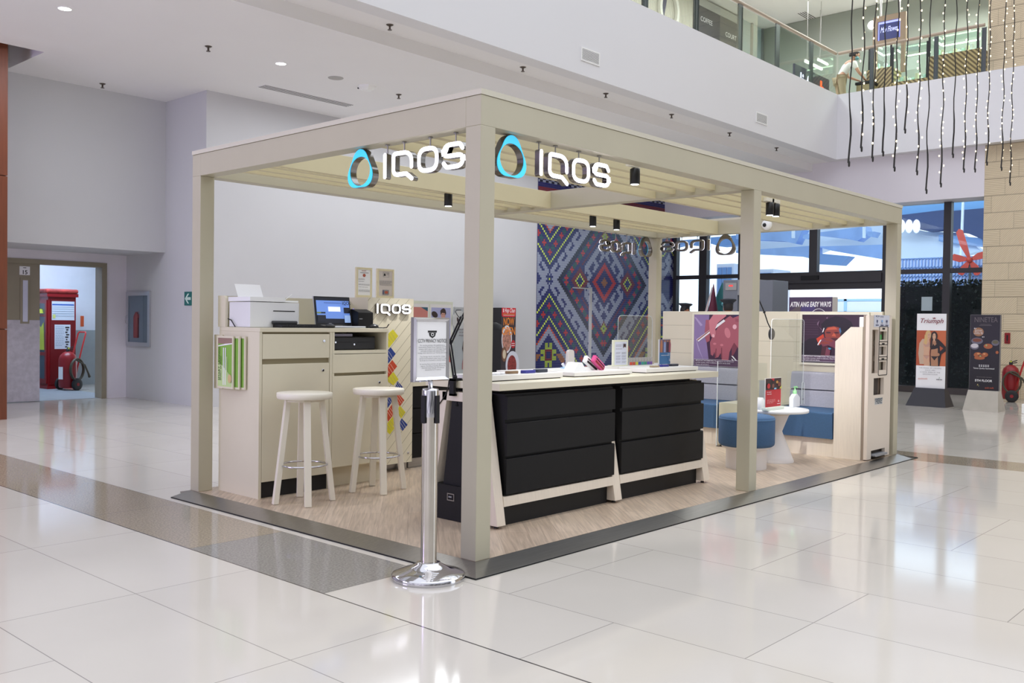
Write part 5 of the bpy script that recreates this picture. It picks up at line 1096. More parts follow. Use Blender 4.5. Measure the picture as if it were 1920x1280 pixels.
# ---- tall board standing behind the partition
a = onX(1480, 557, 6.42); c = onX(1561, 556, 6.42); zt_ = a.z
eb = thing('promotion_board', (6.45, (a.y+c.y)/2, 0), 'purple promotion board standing behind the partition, reading ATIN ANG EASY WAYS', 'promotion board')
MB().box((6.42, c.y, 0), (6.56, a.y, zt_)).build('board', mat('board_side_grey', (186, 182, 180), .5), eb)
p = Print((6.4185, a.y, 0), (0, -1, 0), (0, 0, 1), a.y-c.y, zt_); mp_ = mat('board_purple', (74, 58, 88), .5); p.rect(mp_, 0, 0, 1, 1).poly(mat('board_taupe', (96, 84, 90), .5), [(0, .90), (.28, .95), (.26, .80), (0, .8)]).poly(mat('board_violet', (78, 66, 118), .5), [(.28, .93), (.6, .97), (.62, .8), (.27, .8)]).text(M_paper, 'ATIN ANG EASY WAYS', .5, .935, .075, 'CENTER', bold=.035, shear=.18, width=(a.y-c.y)*.95)
p.k += 1; p.mb.use(M_paper); arc = [(.7+.36*cos(t), .66+.26*sin(t)) for t in [pi*i/30 for i in range(31)]]; p.stroke(M_paper, [q for q in arc if q[0] < .99], .012); p.build('print', eb)
# ================================================================== MALL AROUND THE KIOSK
# ---- ceiling fittings
def downlight(x, y, z, label, r=.075, power=30):
    t = thing('downlight', (x, y, z), label, 'ceiling light', None)
    MB().use(M_white).ring([(x+r*cos(2*pi*i/32), y+r*sin(2*pi*i/32), z) for i in range(32)], [(x+.88*r*cos(2*pi*i/32), y+.88*r*sin(2*pi*i/32), z) for i in range(32)], (0, 0, -.006)).build('trim_ring', None, t)
    MB().use(M_lamp).lathe((x, y, z-.0035), [(0, 0), (r*.88, 0), (r*.88, .003)], 32).build('diffuser', None, t)
    l = bpy.data.lights.new('downlight_lamp', 'SPOT'); l.energy = power; l.spot_size = radians(120); l.spot_blend = .8; l.shadow_soft_size = r; l.color = (1, .98, .95)
    o = bpy.data.objects.new('downlight_lamp', l); COL.objects.link(o); o.location = (x, y, z-.02)
downlight(.76, 7.01, ZC, 'round lit downlight at the upper left of the ceiling'); downlight(3.51, 7.04, ZC, 'round lit downlight above the kiosk, beside the speaker grille')
sp = thing('ceiling_speaker', (4.41, 7.07, ZC), 'plain round grey ceiling speaker between the lit downlight and the smoke detector', 'speaker'); MB().lathe((4.41, 7.07, ZC-.006), [(.10, 0), (.105, .003), (.105, .006)], 32).build('grille', mat('speaker_grille', (176, 174, 172), .7), sp)
se = thing('ceiling_detector', (4.98, 7.10, ZC), 'white faceted detector unit on the ceiling right of the speaker grille', 'detector'); b = MB(); b.lathe((4.98, 7.10, ZC-.06), [(.07, 0), (.13, .035), (.14, .06)], 6, smooth=False); b.build('housing', M_white, se); MB().use(M_ink).box((4.90, 7.18, ZC-.03), (5.03, 7.215, ZC-.012)).build('vent_gap', None, se)
def sprinkler(x, y, z, label):
    t = thing('sprinkler', (x, y, z), label, 'sprinkler', 'ceiling sprinklers'); m = mat('bronze_sprinkler', (92, 82, 74), .35, metal=.7)
    MB().lathe((x, y, z-.012), [(.028, 0), (.045, .012)], 20).build('escutcheon', m, t); b = MB(); b.lathe((x, y, z-.055), [(.012, 0), (.012, .045)], 12).lathe((x, y, z-.062), [(.026, 0), (.026, .005)], 16); b.build('head', m, t)
for (x, y, lb) in ((2.49, 9.93, 'small sprinkler nearest the upper left wall'), (2.50, 7.08, 'small sprinkler between the two lit downlights'), (5.58, 7.11, 'small sprinkler on the ceiling right of the detector unit')): sprinkler(x, y, ZC, lb)
names = ['first', 'second', 'third', 'fourth', 'fifth', 'sixth']
for i, x in enumerate((3.71, 6.07, 7.96, 9.78, 11.70, 13.53)): sprinkler(x, 5.12, 4.78, 'sprinkler on the strip under the white fascia, %s from the left' % names[i])
def diffuser(o, dx, dy, n, z, label):
    o = Vector(o); dx = Vector(dx); dy = Vector(dy); t = thing('linear_diffuser', o+dx/2, label, 'air vent')
    MB().prism([o, o+dx, o+dx+dy, o+dy], (0, 0, -.006)).build('frame', M_ceil, t); 
    for i in range(n):
        a = o+dy*((i+.28)/n); MB().use(M_ink).prism([a+Vector((0, 0, -.0062)), a+dx+Vector((0, 0, -.0062)), a+dx+dy*.42/n+Vector((0, 0, -.0062)), a+dy*.42/n+Vector((0, 0, -.0062))], (0, 0, -.001)).build('slot', None, t)
diffuser((4.0, 8.14, ZC), (1.57, 0, 0), (0, .2, 0), 4, ZC, 'long slotted air diffuser on the ceiling above the left of the kiosk')
def vent(x, z, label):
    t = thing('wall_vent', (x, 4.75, z), label, 'air vent', None); w, h = .43, .19
    MB().ring([(x, 4.75, z), (x+w, 4.75, z), (x+w, 4.75, z+h), (x, 4.75, z+h)], [(x+.02, 4.75, z+.02), (x+w-.02, 4.75, z+.02), (x+w-.02, 4.75, z+h-.02), (x+.02, 4.75, z+h-.02)], (0, -.012, 0)).build('frame', M_white, t)
    MB().use(mat('vent_dark', (70, 70, 72), .6)).box((x+.018, 4.744, z+.018), (x+w-.018, 4.7495, z+h-.018)).build('backing', None, t)
    b = MB()
    for i in range(10): b.box((x+.02, 4.738, z+.024+i*.0148), (x+w-.02, 4.746, z+.0315+i*.0148))
    b.build('louvre', M_white, t)
vent(6.865, 4.98, 'larger looking louvred vent on the white fascia, over the right kiosk beam'); vent(11.965, 4.97, 'louvred vent on the white fascia near its right corner')
# ---- wall fittings at the left
hc = thing('hose_cabinet', (XJ, 11.1, .84), 'steel framed glass fire extinguisher cabinet on the wall beside the service door', 'cabinet')
MB().ring([(XJ, 10.715, .845), (XJ, 11.5, .845), (XJ, 11.5, 1.72), (XJ, 10.715, 1.72)], [(XJ, 10.78, .91), (XJ, 11.43, .91), (XJ, 11.43, 1.655), (XJ, 10.78, 1.655)], (-.03, 0, 0)).build('frame', mat('satin_steel', (196, 198, 204), .3, metal=.7), hc)
MB().box((XJ-.004, 10.78, .91), (XJ-.001, 11.43, 1.655)).build('back_panel', mat('cabinet_grey_reflection', (176, 174, 184), .5), hc)  # panel lightened to carry the grey reflection of the glass door
MB().use(mat('dull_red', (128, 62, 68), .5)).lathe((XJ-.012, 11.16, .98), [(.05, 0), (.055, .02), (.055, .34), (.03, .40), (.02, .41)], 20).build('red_bottle', None, hc).scale = (1, 1, 1)
p = Print((XJ-.0225, 11.25, 1.28), (0, -1, 0), (0, 0, 1), .25, .12); p.text(mat('faded_red', (176, 84, 92), .5), 'FIRE', .5, .2, .085, 'CENTER', bold=.02); p.lines(mat('faded_red', (176, 84, 92), .5), .2, .8, .9, 1, .1, .08); p.build('lettering', hc)
MB().box((XJ-.024, 10.78, .91), (XJ-.023, 11.43, 1.655)).build('glass_door', M_glass, hc); b = MB().use(M_chrome).tube([(XJ-.03, 11.47, 1.2), (XJ-.05, 11.47, 1.22), (XJ-.05, 11.47, 1.32), (XJ-.03, 11.47, 1.34)], .006); b.build('handle', M_chrome, hc)
es = thing('exit_arrow_sign', (XJ, 9.56, 1.49), 'small green sign with a pale left arrow beside the left kiosk post', 'sign'); gn = mat('exit_green', (30, 104, 98), .4); MB().box((XJ-.012, 9.36, 1.495), (XJ-.001, 9.665, 1.70)).build('plate', gn, es)
p = Print((XJ-.0125, 9.665, 1.495), (0, -1, 0), (0, 0, 1), .305, .205); p.poly(mat('arrow_white', (206, 226, 216), .4), [(.05, .5), (.33, .86), (.46, .86), (.27, .6), (.62, .6), (.62, .4), (.27, .4), (.46, .14), (.33, .14)]); p.build('arrow', es)
# ---- service corridor contents
M_red = mat('fire_red', (140, 24, 30), .35)
fc = thing('fire_equipment_cabinet', (3.7, 14.4, 0), 'tall red fire equipment cabinet with posted papers, seen through the service door', 'cabinet')
cx0, cx1, cy0, cy1 = 3.36, 3.86, 14.0, 14.75
MB().box((cx0+.01, cy0+.01, .05), (cx1, cy1, 1.70)).box((cx0-.01, cy0-.02, 0), (cx1+.01, cy1, .06)).box((cx0-.02, cy0-.03, 1.66), (cx1+.03, cy1, 1.72)).build('body', M_red, fc)
MB().box((cx0+.05, cy0-.002, .08), (cx1-.03, cy0+.01, 1.62)).build('front_panel', mat('deep_red', (116, 20, 26), .4), fc)
b = MB(); O = [(cx0+.008, cy0+.03, .1), (cx0+.008, cy1-.03, .1), (cx0+.008, cy1-.03, 1.6), (cx0+.008, cy0+.03, 1.6)]; b.ring(O, [(cx0+.008, cy0+.1, .18), (cx0+.008, cy1-.1, .18), (cx0+.008, cy1-.1, 1.54), (cx0+.008, cy0+.1, 1.54)], (-.02, 0, 0)); b.box((cx0-.01, cy0+.1, .60), (cx0+.008, cy1-.1, .66)).box((cx0-.01, cy0+.1, 1.3), (cx0+.008, cy1-.1, 1.34)); b.build('side_door_frame', M_red, fc)
MB().box((cx0+.004, cy0+.1, .18), (cx0+.0075, cy1-.1, 1.54)).build('glass_front', mat('dark_glazing', (66, 78, 96), .15), fc)
b = MB().use(mat('hi_vis_yellow', (196, 206, 70), .6)); b.prism([(cx0+.003, 14.15, .70), (cx0+.003, 14.5, .70), (cx0+.003, 14.46, 1.22), (cx0+.003, 14.3, 1.1), (cx0+.003, 14.18, 1.2)], (-.004, 0, 0)); b.build('safety_vest', None, fc); MB().use(MATS['hi_vis_yellow']).lathe((cx0+.0, 14.3, 1.36), [(.10, 0), (.10, .012), (.08, .015), (.06, .07), (0, .085)], 18).build('helmet', None, fc)
p = Print((cx0+.07, cy0-.0028, 1.24), (1, 0, 0), (0, 0, 1), .40, .34); p.rect(mat('bluish_paper', (212, 220, 232), .6), 0, 0, 1, 1).rect(mat('chart_blue', (70, 110, 190), .5), .02, .78, .98, .86)
for v in (.68, .58, .46, .34, .22): p.rect(mat('chart_line', (140, 160, 180), .6), .02, v, .98, v+.02)
p.rect(mat('chart_yellow', (206, 212, 120), .6), .04, .1, .16, .3); p.build('notice_chart', fc)
p = Print((cx0+.12, cy0-.0028, .72), (1, 0, 0), (0, 0, 1), .28, .44); p.rect(MATS['bluish_paper'], 0, 0, 1, 1).lines(MATS['chart_line'], .06, .6, .9, 12, .07, .02); 
for i, ch in enumerate('IN CASE OF FIRE'[::-1].replace(' ', '')[:9]): p.rect(M_ink, .66+.06*(i % 2), .06+.1*i, .80+.06*(i % 3), .11+.1*i)
p.build('instruction_sheet', fc)
tp = thing('folded_red_tarp', (3.6, 14.3, 1.72), 'crumpled red and black tarpaulin on top of the red cabinet', 'tarpaulin'); b = MB(); rr = random.Random(5); b.box((cx0-.05, cy0-.05, 1.7205), (cx1+.03, cy1-.05, 1.80), .03); b.build('bundle', mat('tarp_red', (158, 50, 46), .6, noise=.4, nscale=9), tp)
def trolley_extinguisher(x, y, label, r=.13, h=.58, flip=1, rot=0):
    t = thing('trolley_extinguisher', (x, y, 0), label, 'fire extinguisher', None)
    b = MB(); b.lathe((0, 0, .05), [(r*.9, 0), (r, .03), (r, h-.10), (r*.86, h-.03), (r*.5, h+.02), (r*.25, h+.035)], 28); cyl = b.build('cylinder', M_red, t)
    MB().use(M_ink).lathe((0, 0, .05+h+.035), [(.03, 0), (.03, .05), (.015, .055), (.015, .08)], 14).tube([(0, 0, h+.13), (.10, -.02, h+.17)], .008, 8).tube([(0, 0, h+.11), (.10, -.02, h+.13)], .008, 8).build('valve', None, t)
    MB().use(MATS.get('hi_vis_yellow') or M_white).lathe((-.0, -.02, h+.13), [(.014, 0), (.014, .03)], 10).build('safety_tag', None, t)
    for s in (-1, 1): 
        w = MB().use(mat('black_tyre', (28, 28, 30), .6)); w.lathe((.02, s*(r+.05), .11), [(.06, -.025), (.10, -.025), (.11, -.012), (.11, .012), (.10, .025), (.06, .025)], 28, axis='y'); wh = w.build('wheel', None, t); MB().use(M_red).lathe((.02, s*(r+.05), .11), [(.03, -.03), (.03, .03)], 14, axis='y').build('hub', None, wh)
    MB().use(M_ink).tube([(.02, -r-.05, .11), (.02, r+.05, .11)], .012, 8).build('axle', None, t)
    b = MB().use(mat('handle_red', (178, 34, 34), .35)); b.tube([(r*.7, -.09, .30), (r+.04, -.09, .62), (r+.16, -.09, 1.0), (r+.17, -.075, 1.03), (r+.17, .075, 1.03), (r+.16, .09, 1.0), (r+.04, .09, .62), (r*.7, .09, .30)], .014, 10); b.build('handle', None, t)
    hs = MB().use(mat('olive_hose', (66, 60, 44), .5)); cpt = []
    for i in range(60): a = 2*pi*i/20; cpt.append((r*.15+.15*sin(a)*.95, -r-.035-.012*(i//20), h*.62+.19*cos(a)))
    hs.tube(cpt, .016, 8); hs.tube([cpt[-1], (.18, -r-.06, h*.75), (.26, -r-.06, h*.5), (.30, -r-.05, h*.38)], [.016, .016, .016, .024], 8); hs.build('hose', None, t)
    pr_ = MB().use(M_paper); pr_.prism([(-r-.001, -.05, .2), (-r-.001, .05, .2), (-r-.001, .05, .42), (-r-.001, -.05, .42)], (-.004, 0, 0)); pr_.build('label_plate', None, t)
    t.rotation_euler = (0, 0, rot); return t
for n_ in ():
    pass
# parts are built around the origin, so keep their offset zero
_b = ORG
def build_local(fn, *a, **k):
    global thing
    old = thing
    def th(name, loc, *r): o = old(name, loc, *r); ORG[o.name] = Vector(); return o
    thing = th
    try: return fn(*a, **k)
    finally: thing = old
build_local(trolley_extinguisher, 3.55, 13.60, 'red wheeled fire extinguisher standing before the red cabinet in the corridor', .15, .60, 1, radians(20))
build_local(trolley_extinguisher, 15.12, 1.27, 'red wheeled fire extinguisher with a tall handle before the stone wall', .14, .58, 1, radians(-75))
ot = thing('corridor_tag', (4.35, 14.89, 1.1), 'narrow orange tag stuck on the white corridor wall', 'tag'); MB().box((4.325, 14.895, 1.118), (4.39, 14.899, 1.323)).build('plate', mat('tag_orange', (206, 92, 50), .5), ot)
es2 = thing('extinguisher_sign', (15.7, 1.48, 1.04), 'small red sign on the stone wall above the wheeled extinguisher', 'sign'); MB().box((15.69, 1.44, 1.04), (15.703, 1.535, 1.24)).build('plate', M_red, es2); p = Print((15.6895, 1.535, 1.04), (0, -1, 0), (0, 0, 1), .095, .2); p.ell(M_ink, .5, .72, .16, .08).rect(M_ink, .36, .25, .64, .68).rect(M_ink, .3, .1, .7, .16); p.build('pictogram', es2)
# ---- the two banner stands
M_tan = mat('banner_terracotta', (178, 84, 52), .5); M_sk1 = mat('banner_skin', (206, 164, 136), .5); M_sk2 = mat('banner_skin_tan', (176, 128, 98), .5); M_blond = mat('banner_blond', (206, 172, 116), .5); M_robe = mat('banner_robe', (196, 170, 148), .5); M_blkr = mat('banner_black', (40, 34, 38), .5); M_bra = mat('banner_nude', (190, 150, 134), .5)
def banner(x, y0, y1, z0, z1, base, cbase, label, fill, edge):
    t = thing('banner_stand', (x, (y0+y1)/2, 0), label, 'banner stand', None)
    b = MB(); (ya, yb_) = base; h = z0+.005; d0, d1 = -.16, .22; w0 = .05
    lo = [(x+d0, ya, 0), (x+d0, yb_, 0), (x+d1+.05, yb_, 0), (x+d1+.05, ya, 0)]; hi = [(x-.06, y0+(.0), h), (x-.06, y1-(.0), h), (x+.10, y1, h), (x+.10, y0, h)]
    b.add(lo+hi, [(0, 3, 2, 1), (4, 5, 6, 7), (0, 1, 5, 4), (1, 2, 6, 5), (2, 3, 7, 6), (3, 0, 4, 7)]); b.build('base', cbase, t)
    MB().box((x-.02, y0, z0), (x+.045, y1, z1)).build('board', edge, t)
    p = Print((x-.0206, y1-.004, z0+.004), (0, -1, 0), (0, 0, 1), y1-y0-.008, z1-z0-.008); fill(p); p.build('print', t)
def fb1(p):
    wr = mat('wine_print', (128, 38, 50), .5); p.rect(M_paper, 0, 0, 1, 1).rect(M_tan, 0, .30, 1, .775).rect(mat('banner_terracotta_lit', (196, 104, 66), .5), .55, .30, 1, .775)
    # blonde woman in a robe
    p.poly(M_robe, [(.12, .32), (.07, .46), (.10, .60), (.20, .66), (.36, .66), (.36, .5), (.30, .32)]).poly(M_sk1, [(.22, .62), (.30, .665), (.44, .66), (.47, .56), (.45, .48), (.46, .36), (.50, .30), (.28, .30), (.24, .40), (.26, .5)]).poly(M_sk2, [(.24, .44), (.46, .44), (.40, .41), (.30, .41)]).poly(M_bra, [(.24, .59), (.30, .62), (.36, .585), (.42, .62), (.46, .585), (.42, .555), (.30, .555)]).poly(M_bra, [(.25, .435), (.46, .435), (.36, .385)]).ell(M_blond, .40, .715, .10, .062).poly(M_blond, [(.28, .72), (.26, .60), (.34, .58), (.38, .67)]).ell(M_sk1, .425, .705, .055, .042).rect(M_sk1, .39, .65, .45, .68)
    p.poly(mat('lip', (176, 80, 78), .5), [(.41, .683), (.45, .685), (.43, .678)]).rect(M_hair, .395, .712, .42, .716).rect(M_hair, .44, .714, .46, .718)
    # dark haired woman in a black jacket
    p.poly(M_blkr, [(.52, .66), (.74, .66), (.86, .62), (1, .56), (1, .50), (.86, .46), (.80, .30), (.48, .30), (.48, .5)]).poly(M_tan, [(.80, .57), (.92, .54), (.82, .50)]).poly(M_sk2, [(.54, .64), (.68, .64), (.74, .53), (.74, .44), (.76, .30), (.52, .30), (.50, .46)]).poly(M_blkr, [(.50, .52), (.58, .60), (.63, .57), (.70, .60), (.74, .54), (.62, .525)]).poly(M_blkr, [(.51, .43), (.75, .43), (.63, .375)]).ell(M_hair, .61, .70, .11, .065).poly(M_hair, [(.50, .70), (.47, .55), (.54, .52), (.56, .66)]).poly(M_hair, [(.70, .70), (.73, .60), (.68, .60), (.66, .68)]).ell(M_sk1, .61, .695, .058, .044).rect(M_sk1, .58, .63, .64, .665).poly(MATS['lip'], [(.59, .672), (.64, .672), (.615, .666)]).rect(M_hair, .57, .704, .60, .708).rect(M_hair, .63, .704, .66, .708).ell(M_sk2, .76, .455, .05, .02)
    p.text(wr, 'Triumph', .5, .875, .11, 'CENTER', shear=.3, bold=.005).poly(wr, [(.56, .93), (.64, .93), (.66, .95), (.62, .94), (.60, .955), (.58, .94), (.54, .95)])
    for i, s_ in enumerate(('THE MAKER OF LINGERIE', 'SINCE 1886', 'IS NOW OPEN AT THE', 'GROUND FLOOR')): p.text(mat('banner_grey_text', (110, 106, 112), .5), s_, .5, .262-.028*i, .026, 'CENTER', space=1.25)
    p.text(mat('script_orange', (196, 92, 60), .5), 'ayala', .08, .115, .04, shear=.3).text(mat('script_orange', (196, 92, 60), .5), 'malls', .24, .115, .04, shear=.3).lines(MATS['banner_grey_text'], .72, .92, .115, 1, .02, .012).poly(mat('leaf_green', (90, 120, 60), .5), [(.80, .14), (.83, .16), (.82, .135)])
def fb2(p):
    bk = mat('banner_night', (32, 28, 40), .4); p.rect(bk, 0, 0, 1, 1); M_food = mat('food_orange', (164, 92, 56), .5); M_food2 = mat('food_brown', (120, 66, 50), .5); M_bowl = mat('bowl_grey', (104, 100, 116), .5); M_rice = mat('rice', (196, 190, 196), .5)
    p.text(mat('title_grey', (104, 96, 100), .5), 'NINETEA', .52, .905, .115, 'CENTER', width=.34).rect(MATS['title_grey'], .3, .86, .72, .866).rect(MATS['title_grey'], .34, .875, .68, .879)
    p.ell(mat('bubble', (150, 106, 76), .5), .28, .775, .18, .058); p.text(M_paper, 'Authentic', .28, .79, .028, 'CENTER', shear=.25).text(M_paper, 'Three Cup', .28, .768, .028, 'CENTER', shear=.25).text(M_paper, 'Chicken Set', .28, .746, .028, 'CENTER', shear=.25).text(M_paper, '\u201c', .12, .78, .09).text(M_paper, '\u201d', .40, .665, .09)
    p.ell(M_bowl, .24, .655, .2, .045).ell(MATS['food_brown'] if 'food_brown' in MATS else M_food2, .24, .665, .15, .024).ell(M_bowl, .16, .58, .15, .04).ell(M_rice, .16, .59, .13, .03).ell(M_bowl, .86, .635, .13, .04).ell(mat('broth', (96, 90, 70), .5), .86, .645, .10, .024).ell(bk, .62, .575, .2, .045).ell(M_food, .62, .588, .15, .034).ell(mat('leaf_garnish', (150, 160, 110), .5), .56, .60, .03, .014)
    for u, v, a, c in ((.28, .47, .14, .036), (.40, .445, .13, .036), (.52, .475, .11, .03), (.34, .43, .18, .022)): p.ell(M_food if u != .40 else M_food2, u, v, a, c)
    p.ell(mat('food_highlight', (206, 150, 100), .5), .30, .485, .05, .01).ell(MATS['food_highlight'], .50, .485, .04, .01).ell(MATS['leaf_garnish'], .37, .455, .03, .01).ell(M_food, .93, .51, .05, .02)
    p.text(M_paper, '\u53f0\u6a23\u98ef\u7cf0\u7c73', .5, .318, .04, 'CENTER', bold=.02) if False else None
    for i in range(5):
        u = .32+.075*i; p.rect(M_paper, u, .318, u+.055, .323).rect(M_paper, u, .334, u+.055, .339).rect(M_paper, u+.024, .312, u+.032, .343)
    p.text(M_paper, 'Taiwan Quality Guaranteed', .5, .285, .033, 'CENTER', width=.31).lines(MATS['title_grey'], .26, .78, .175, 1, .02, .006).text(M_paper, '5TH FLOOR', .5, .118, .048, 'CENTER', bold=.02).text(mat('script_orange', (196, 92, 60), .5), 'ayala malls', .55, .03, .04, shear=.3, width=.13).poly(mat('gold_mark', (190, 170, 110), .5), [(.28, .065), (.31, .09), (.33, .07)]).poly(MATS['leaf_garnish'], [(.33, .06), (.36, .068), (.34, .05)])
banner(12.85, 1.675, 2.155, .30, 1.553, (1.62, 2.265), mat('charcoal_base', (44, 44, 52), .5), 'white banner stand on a dark flared base showing two women, lettered Triumph', fb1, mat('banner_edge', (60, 58, 62), .5))
banner(12.65, .805, 1.25, .32, 1.532, (.775, 1.30), mat('grey_stone_base', (176, 170, 160), .6, noise=.06), 'dark banner stand on a pale grey base showing dishes of food', fb2, mat('banner_edge2', (120, 118, 120), .5))
wbx = onX(1908, 770, 12.6)
nb = thing('white_box', (12.75, .40, 0), 'white box standing at the right edge beside the dark food banner', 'box'); MB().box((12.6, .1, 0), (12.9, .47, .15), .01).build('carton', M_white, nb)
# ---- restaurant standee by the back wall
hs_ = thing('restaurant_standee', (9.95, 8.9, 0), 'tall red and dark restaurant standee reading Hop Chan NOW OPEN by the back wall', 'standee')
ya = 8.75; a = onY(940, 577, ya); c = onY(967, 690, ya); xl = onY(940, 600, ya).x; xr = onY(967, 600, ya).x; ztp = onY(955, 577, ya).z
MB().box((xl, ya, .0), (xr, ya+.28, ztp)).build('body', mat('standee_side', (24, 22, 26), .5), hs_)
w_ = xr-xl; p = Print((xl, ya-.0006, 0), (1, 0, 0), (0, 0, 1), w_, ztp); dk = mat('standee_dark', (58, 50, 56), .5); def_ = None
p.rect(dk, 0, 0, 1, 1).poly(mat('standee_red', (200, 34, 44), .5), [(.02, 1), (.98, 1), (.98, .905), (.9, .89), (.1, .89), (.02, .905)]).text(M_paper, 'Hop Chan', .56, .945, .12, 'CENTER', shear=.3, bold=.008, width=w_*.72).rect(M_paper, .1, .945, .15, .99).rect(mat('standee_gold', (206, 160, 70), .5), .1, .922, .92, .928).rect(M_paper, .12, .907, .9, .911)
p.ell(mat('plate_white', (214, 212, 218), .5), .38, .62, .36, .17).ell(mat('fried_rice', (170, 120, 104), .5, noise=.5, nscale=30), .38, .61, .30, .135).text(mat('standee_orange', (236, 140, 50), .5), 'NOW', .5, .79, .21, 'CENTER', bold=.015, width=w_*.74).text(mat('standee_orange', (236, 140, 50), .5), 'OPEN', .5, .675, .21, 'CENTER', bold=.015, width=w_*.92)
p.ell(mat('seal_red', (178, 40, 48), .5), .82, .56, .15, .05).lines(M_paper, .72, .94, .565, 2, .025, .008, 0).ell(mat('bowl_brown', (120, 84, 64), .5), .21, .44, .18, .09).ell(mat('dumplings', (206, 190, 164), .5), .21, .44, .11, .055)
p.build('print', hs_)
dh = MB(); cxx = onY(967, 660, ya-.01); rx, rz = .19, .27; zc_ = onY(967, 682, ya-.01).z-.02; xc = onY(961, 682, ya-.01).x
dh.use(mat('dish_white', (208, 210, 222), .4)).prism([(xc+rx*cos(2*pi*i/36), ya-.012, zc_+rz*sin(2*pi*i/36)) for i in range(36)], (0, .012, 0)); dh.use(mat('dish_food', (134, 50, 48), .5, noise=.5, nscale=40)).prism([(xc-.02+rx*.68*cos(2*pi*i/36), ya-.0128, zc_-.01+rz*.74*sin(2*pi*i/36)) for i in range(36)], (0, .0006, 0)); dh.build('dish_cutout', None, hs_)
# ================================================================== UPPER FLOOR
ZU = 6.12; ZR = 6.985
M_post = mat('balustrade_post_grey', (86, 90, 94), .4, metal=.3); M_rail = mat('beige_handrail', (176, 160, 142), .35)
ba = thing('balustrade', (12, 4.85, ZU), 'glass balustrade with grey posts and beige handrail on top of the long white fascia', 'balustrade')
xs = [3.9, 5.45, 7.0, 8.52, 10.0, 11.47, 12.89, 14.34, 15.52]
for x in xs[:-1]: MB().box((x-.075, 4.81, ZU-.25+.25), (x+.075, 4.835, ZR-.02)).build('post', M_post, ba)
for x0, x1 in zip(xs[:-1], xs[1:]): MB().box((x0+.02, 4.80, ZU+.001), (x1-.02, 4.81, ZR-.07)).build('glass_panel', M_bal, ba)
MB().tube([(3.5, 4.82, ZR), (15.50, 4.82, ZR)], .032, 12).build('handrail', M_rail, ba)
b2_ = thing('balustrade', (15.55, 3.3, ZU), 'glass balustrade on the white fascia over the entrance, below the blue lit sign', 'balustrade')
ys = [4.79, 4.08, 2.83, 1.97]
for y in ys[1:]: MB().box((15.535, y-.04, ZU), (15.56, y+.04, ZR-.02)).build('post', M_post, b2_)
for y0, y1 in zip(ys[1:], ys[:-1]): MB().box((15.525, y0+.02, ZU+.001), (15.535, y1-.02, ZR-.07)).build('glass_panel', M_bal, b2_)
MB().tube([(15.545, 4.78, ZR+.0), (15.545, 1.96, ZR+.03)], .032, 12).build('handrail', M_rail, b2_)
# shopfronts behind the long run
def rib_mat():
    m = mat('beige_ribbed_cladding', (206, 202, 188), .6); nt = m.node_tree; w = nt.nodes.new('ShaderNodeTexWave'); w.inputs['Scale'].default_value = 5.5; tc = nt.nodes.new('ShaderNodeTexCoord'); nt.links.new(tc.outputs['Object'], w.inputs['Vector'])
    bp = nt.nodes.new('ShaderNodeBump'); bp.inputs['Strength'].default_value = .9; bp.inputs['Distance'].default_value = .02; nt.links.new(w.outputs[0], bp.inputs['Height']); nt.links.new(bp.outputs[0], nt.nodes['Principled BSDF'].inputs['Normal']); return m
struct('wall_upper_back', MB().box((-16, 9.3, 6.05), (21, 9.5, 9.6)), mat('upper_wall', (206, 206, 204), .6))
sf = thing('ribbed_shopfront', (15.2, 9.2, 6.05), 'upper-floor beige ribbed shopfront with a big ring letter, at the left of the balustrade', 'shopfront')
MB().box((13.6, 9.1, 6.05), (16.86, 9.29, 9.59)).build('ribbed_cladding', rib_mat(), sf)
c_ = onY(1254, 18, 9.05); MB().ring([(c_.x+.42*cos(2*pi*i/40), 9.09, c_.z+.50*sin(2*pi*i/40)) for i in range(40)], [(c_.x+.33*cos(2*pi*i/40), 9.09, c_.z+.41*sin(2*pi*i/40)) for i in range(40)], (0, -.08, 0)).build('ring_letter', mat('cream_letter', (224, 222, 212), .4), sf)
a = onY(1237, 28, 9.05); c = onY(1250, 2, 9.05); MB().prism([(a.x-.08, 9.09, a.z-.3), (a.x+.09, 9.09, a.z-.3), (c.x+.02, 9.09, c.z+.1), (c.x-.16, 9.09, c.z+.1)], (0, -.05, 0)).build('navy_letter_stroke', mat('navy_letter', (40, 42, 78), .4), sf)
ds = thing('dark_shopfront', (18.1, 9.2, 6.05), 'upper-floor dark shopfront panel with small white lettering behind the balustrade', 'shopfront')
MB().box((16.9, 9.14, 8.35), (19.35, 9.29, 9.55)).build('sign_panel', mat('dark_slate_panel', (52, 55, 68), .4), ds); MB().box((16.9, 9.0, 7.6), (19.35, 9.29, 8.35)).build('lower_counter', mat('olive_counter', (112, 110, 92), .5), ds); MB().box((17.0, 9.12, 9.35), (19.3, 9.14, 9.55)).build('top_rail', mat('pale_rail', (176, 178, 176), .4), ds)
pt_ = onY(1332, 40, 9.12); p = Print((pt_.x-.45, 9.138, pt_.z-.08), (1, 0, 0), (0, 0, 1), 1, 1); p.text(M_paper, 'COFFEE', 0, 0, .17).text(M_paper, 'COURT', 1.25, -.10, .17); p.build('lettering', ds)
ws = thing('glazed_shopfront', (20.0, 9.2, 6.05), 'upper-floor pale blue glazed shopfront right of the dark panel', 'shopfront')
MB().box((19.42, 9.2, 6.05), (20.7, 9.29, 9.59)).build('glazing', mat('pale_blue_glazing', (170, 190, 196), .2), ws)
for x in (19.42, 20.0, 20.62): MB().box((x, 9.15, 6.05), (x+.07, 9.21, 9.59)).build('mullion', mat('grey_mullion', (120, 126, 130), .4), ws)
MB().box((19.42, 9.15, 8.6), (20.7, 9.21, 8.68)).build('transom', MATS['grey_mullion'], ws)
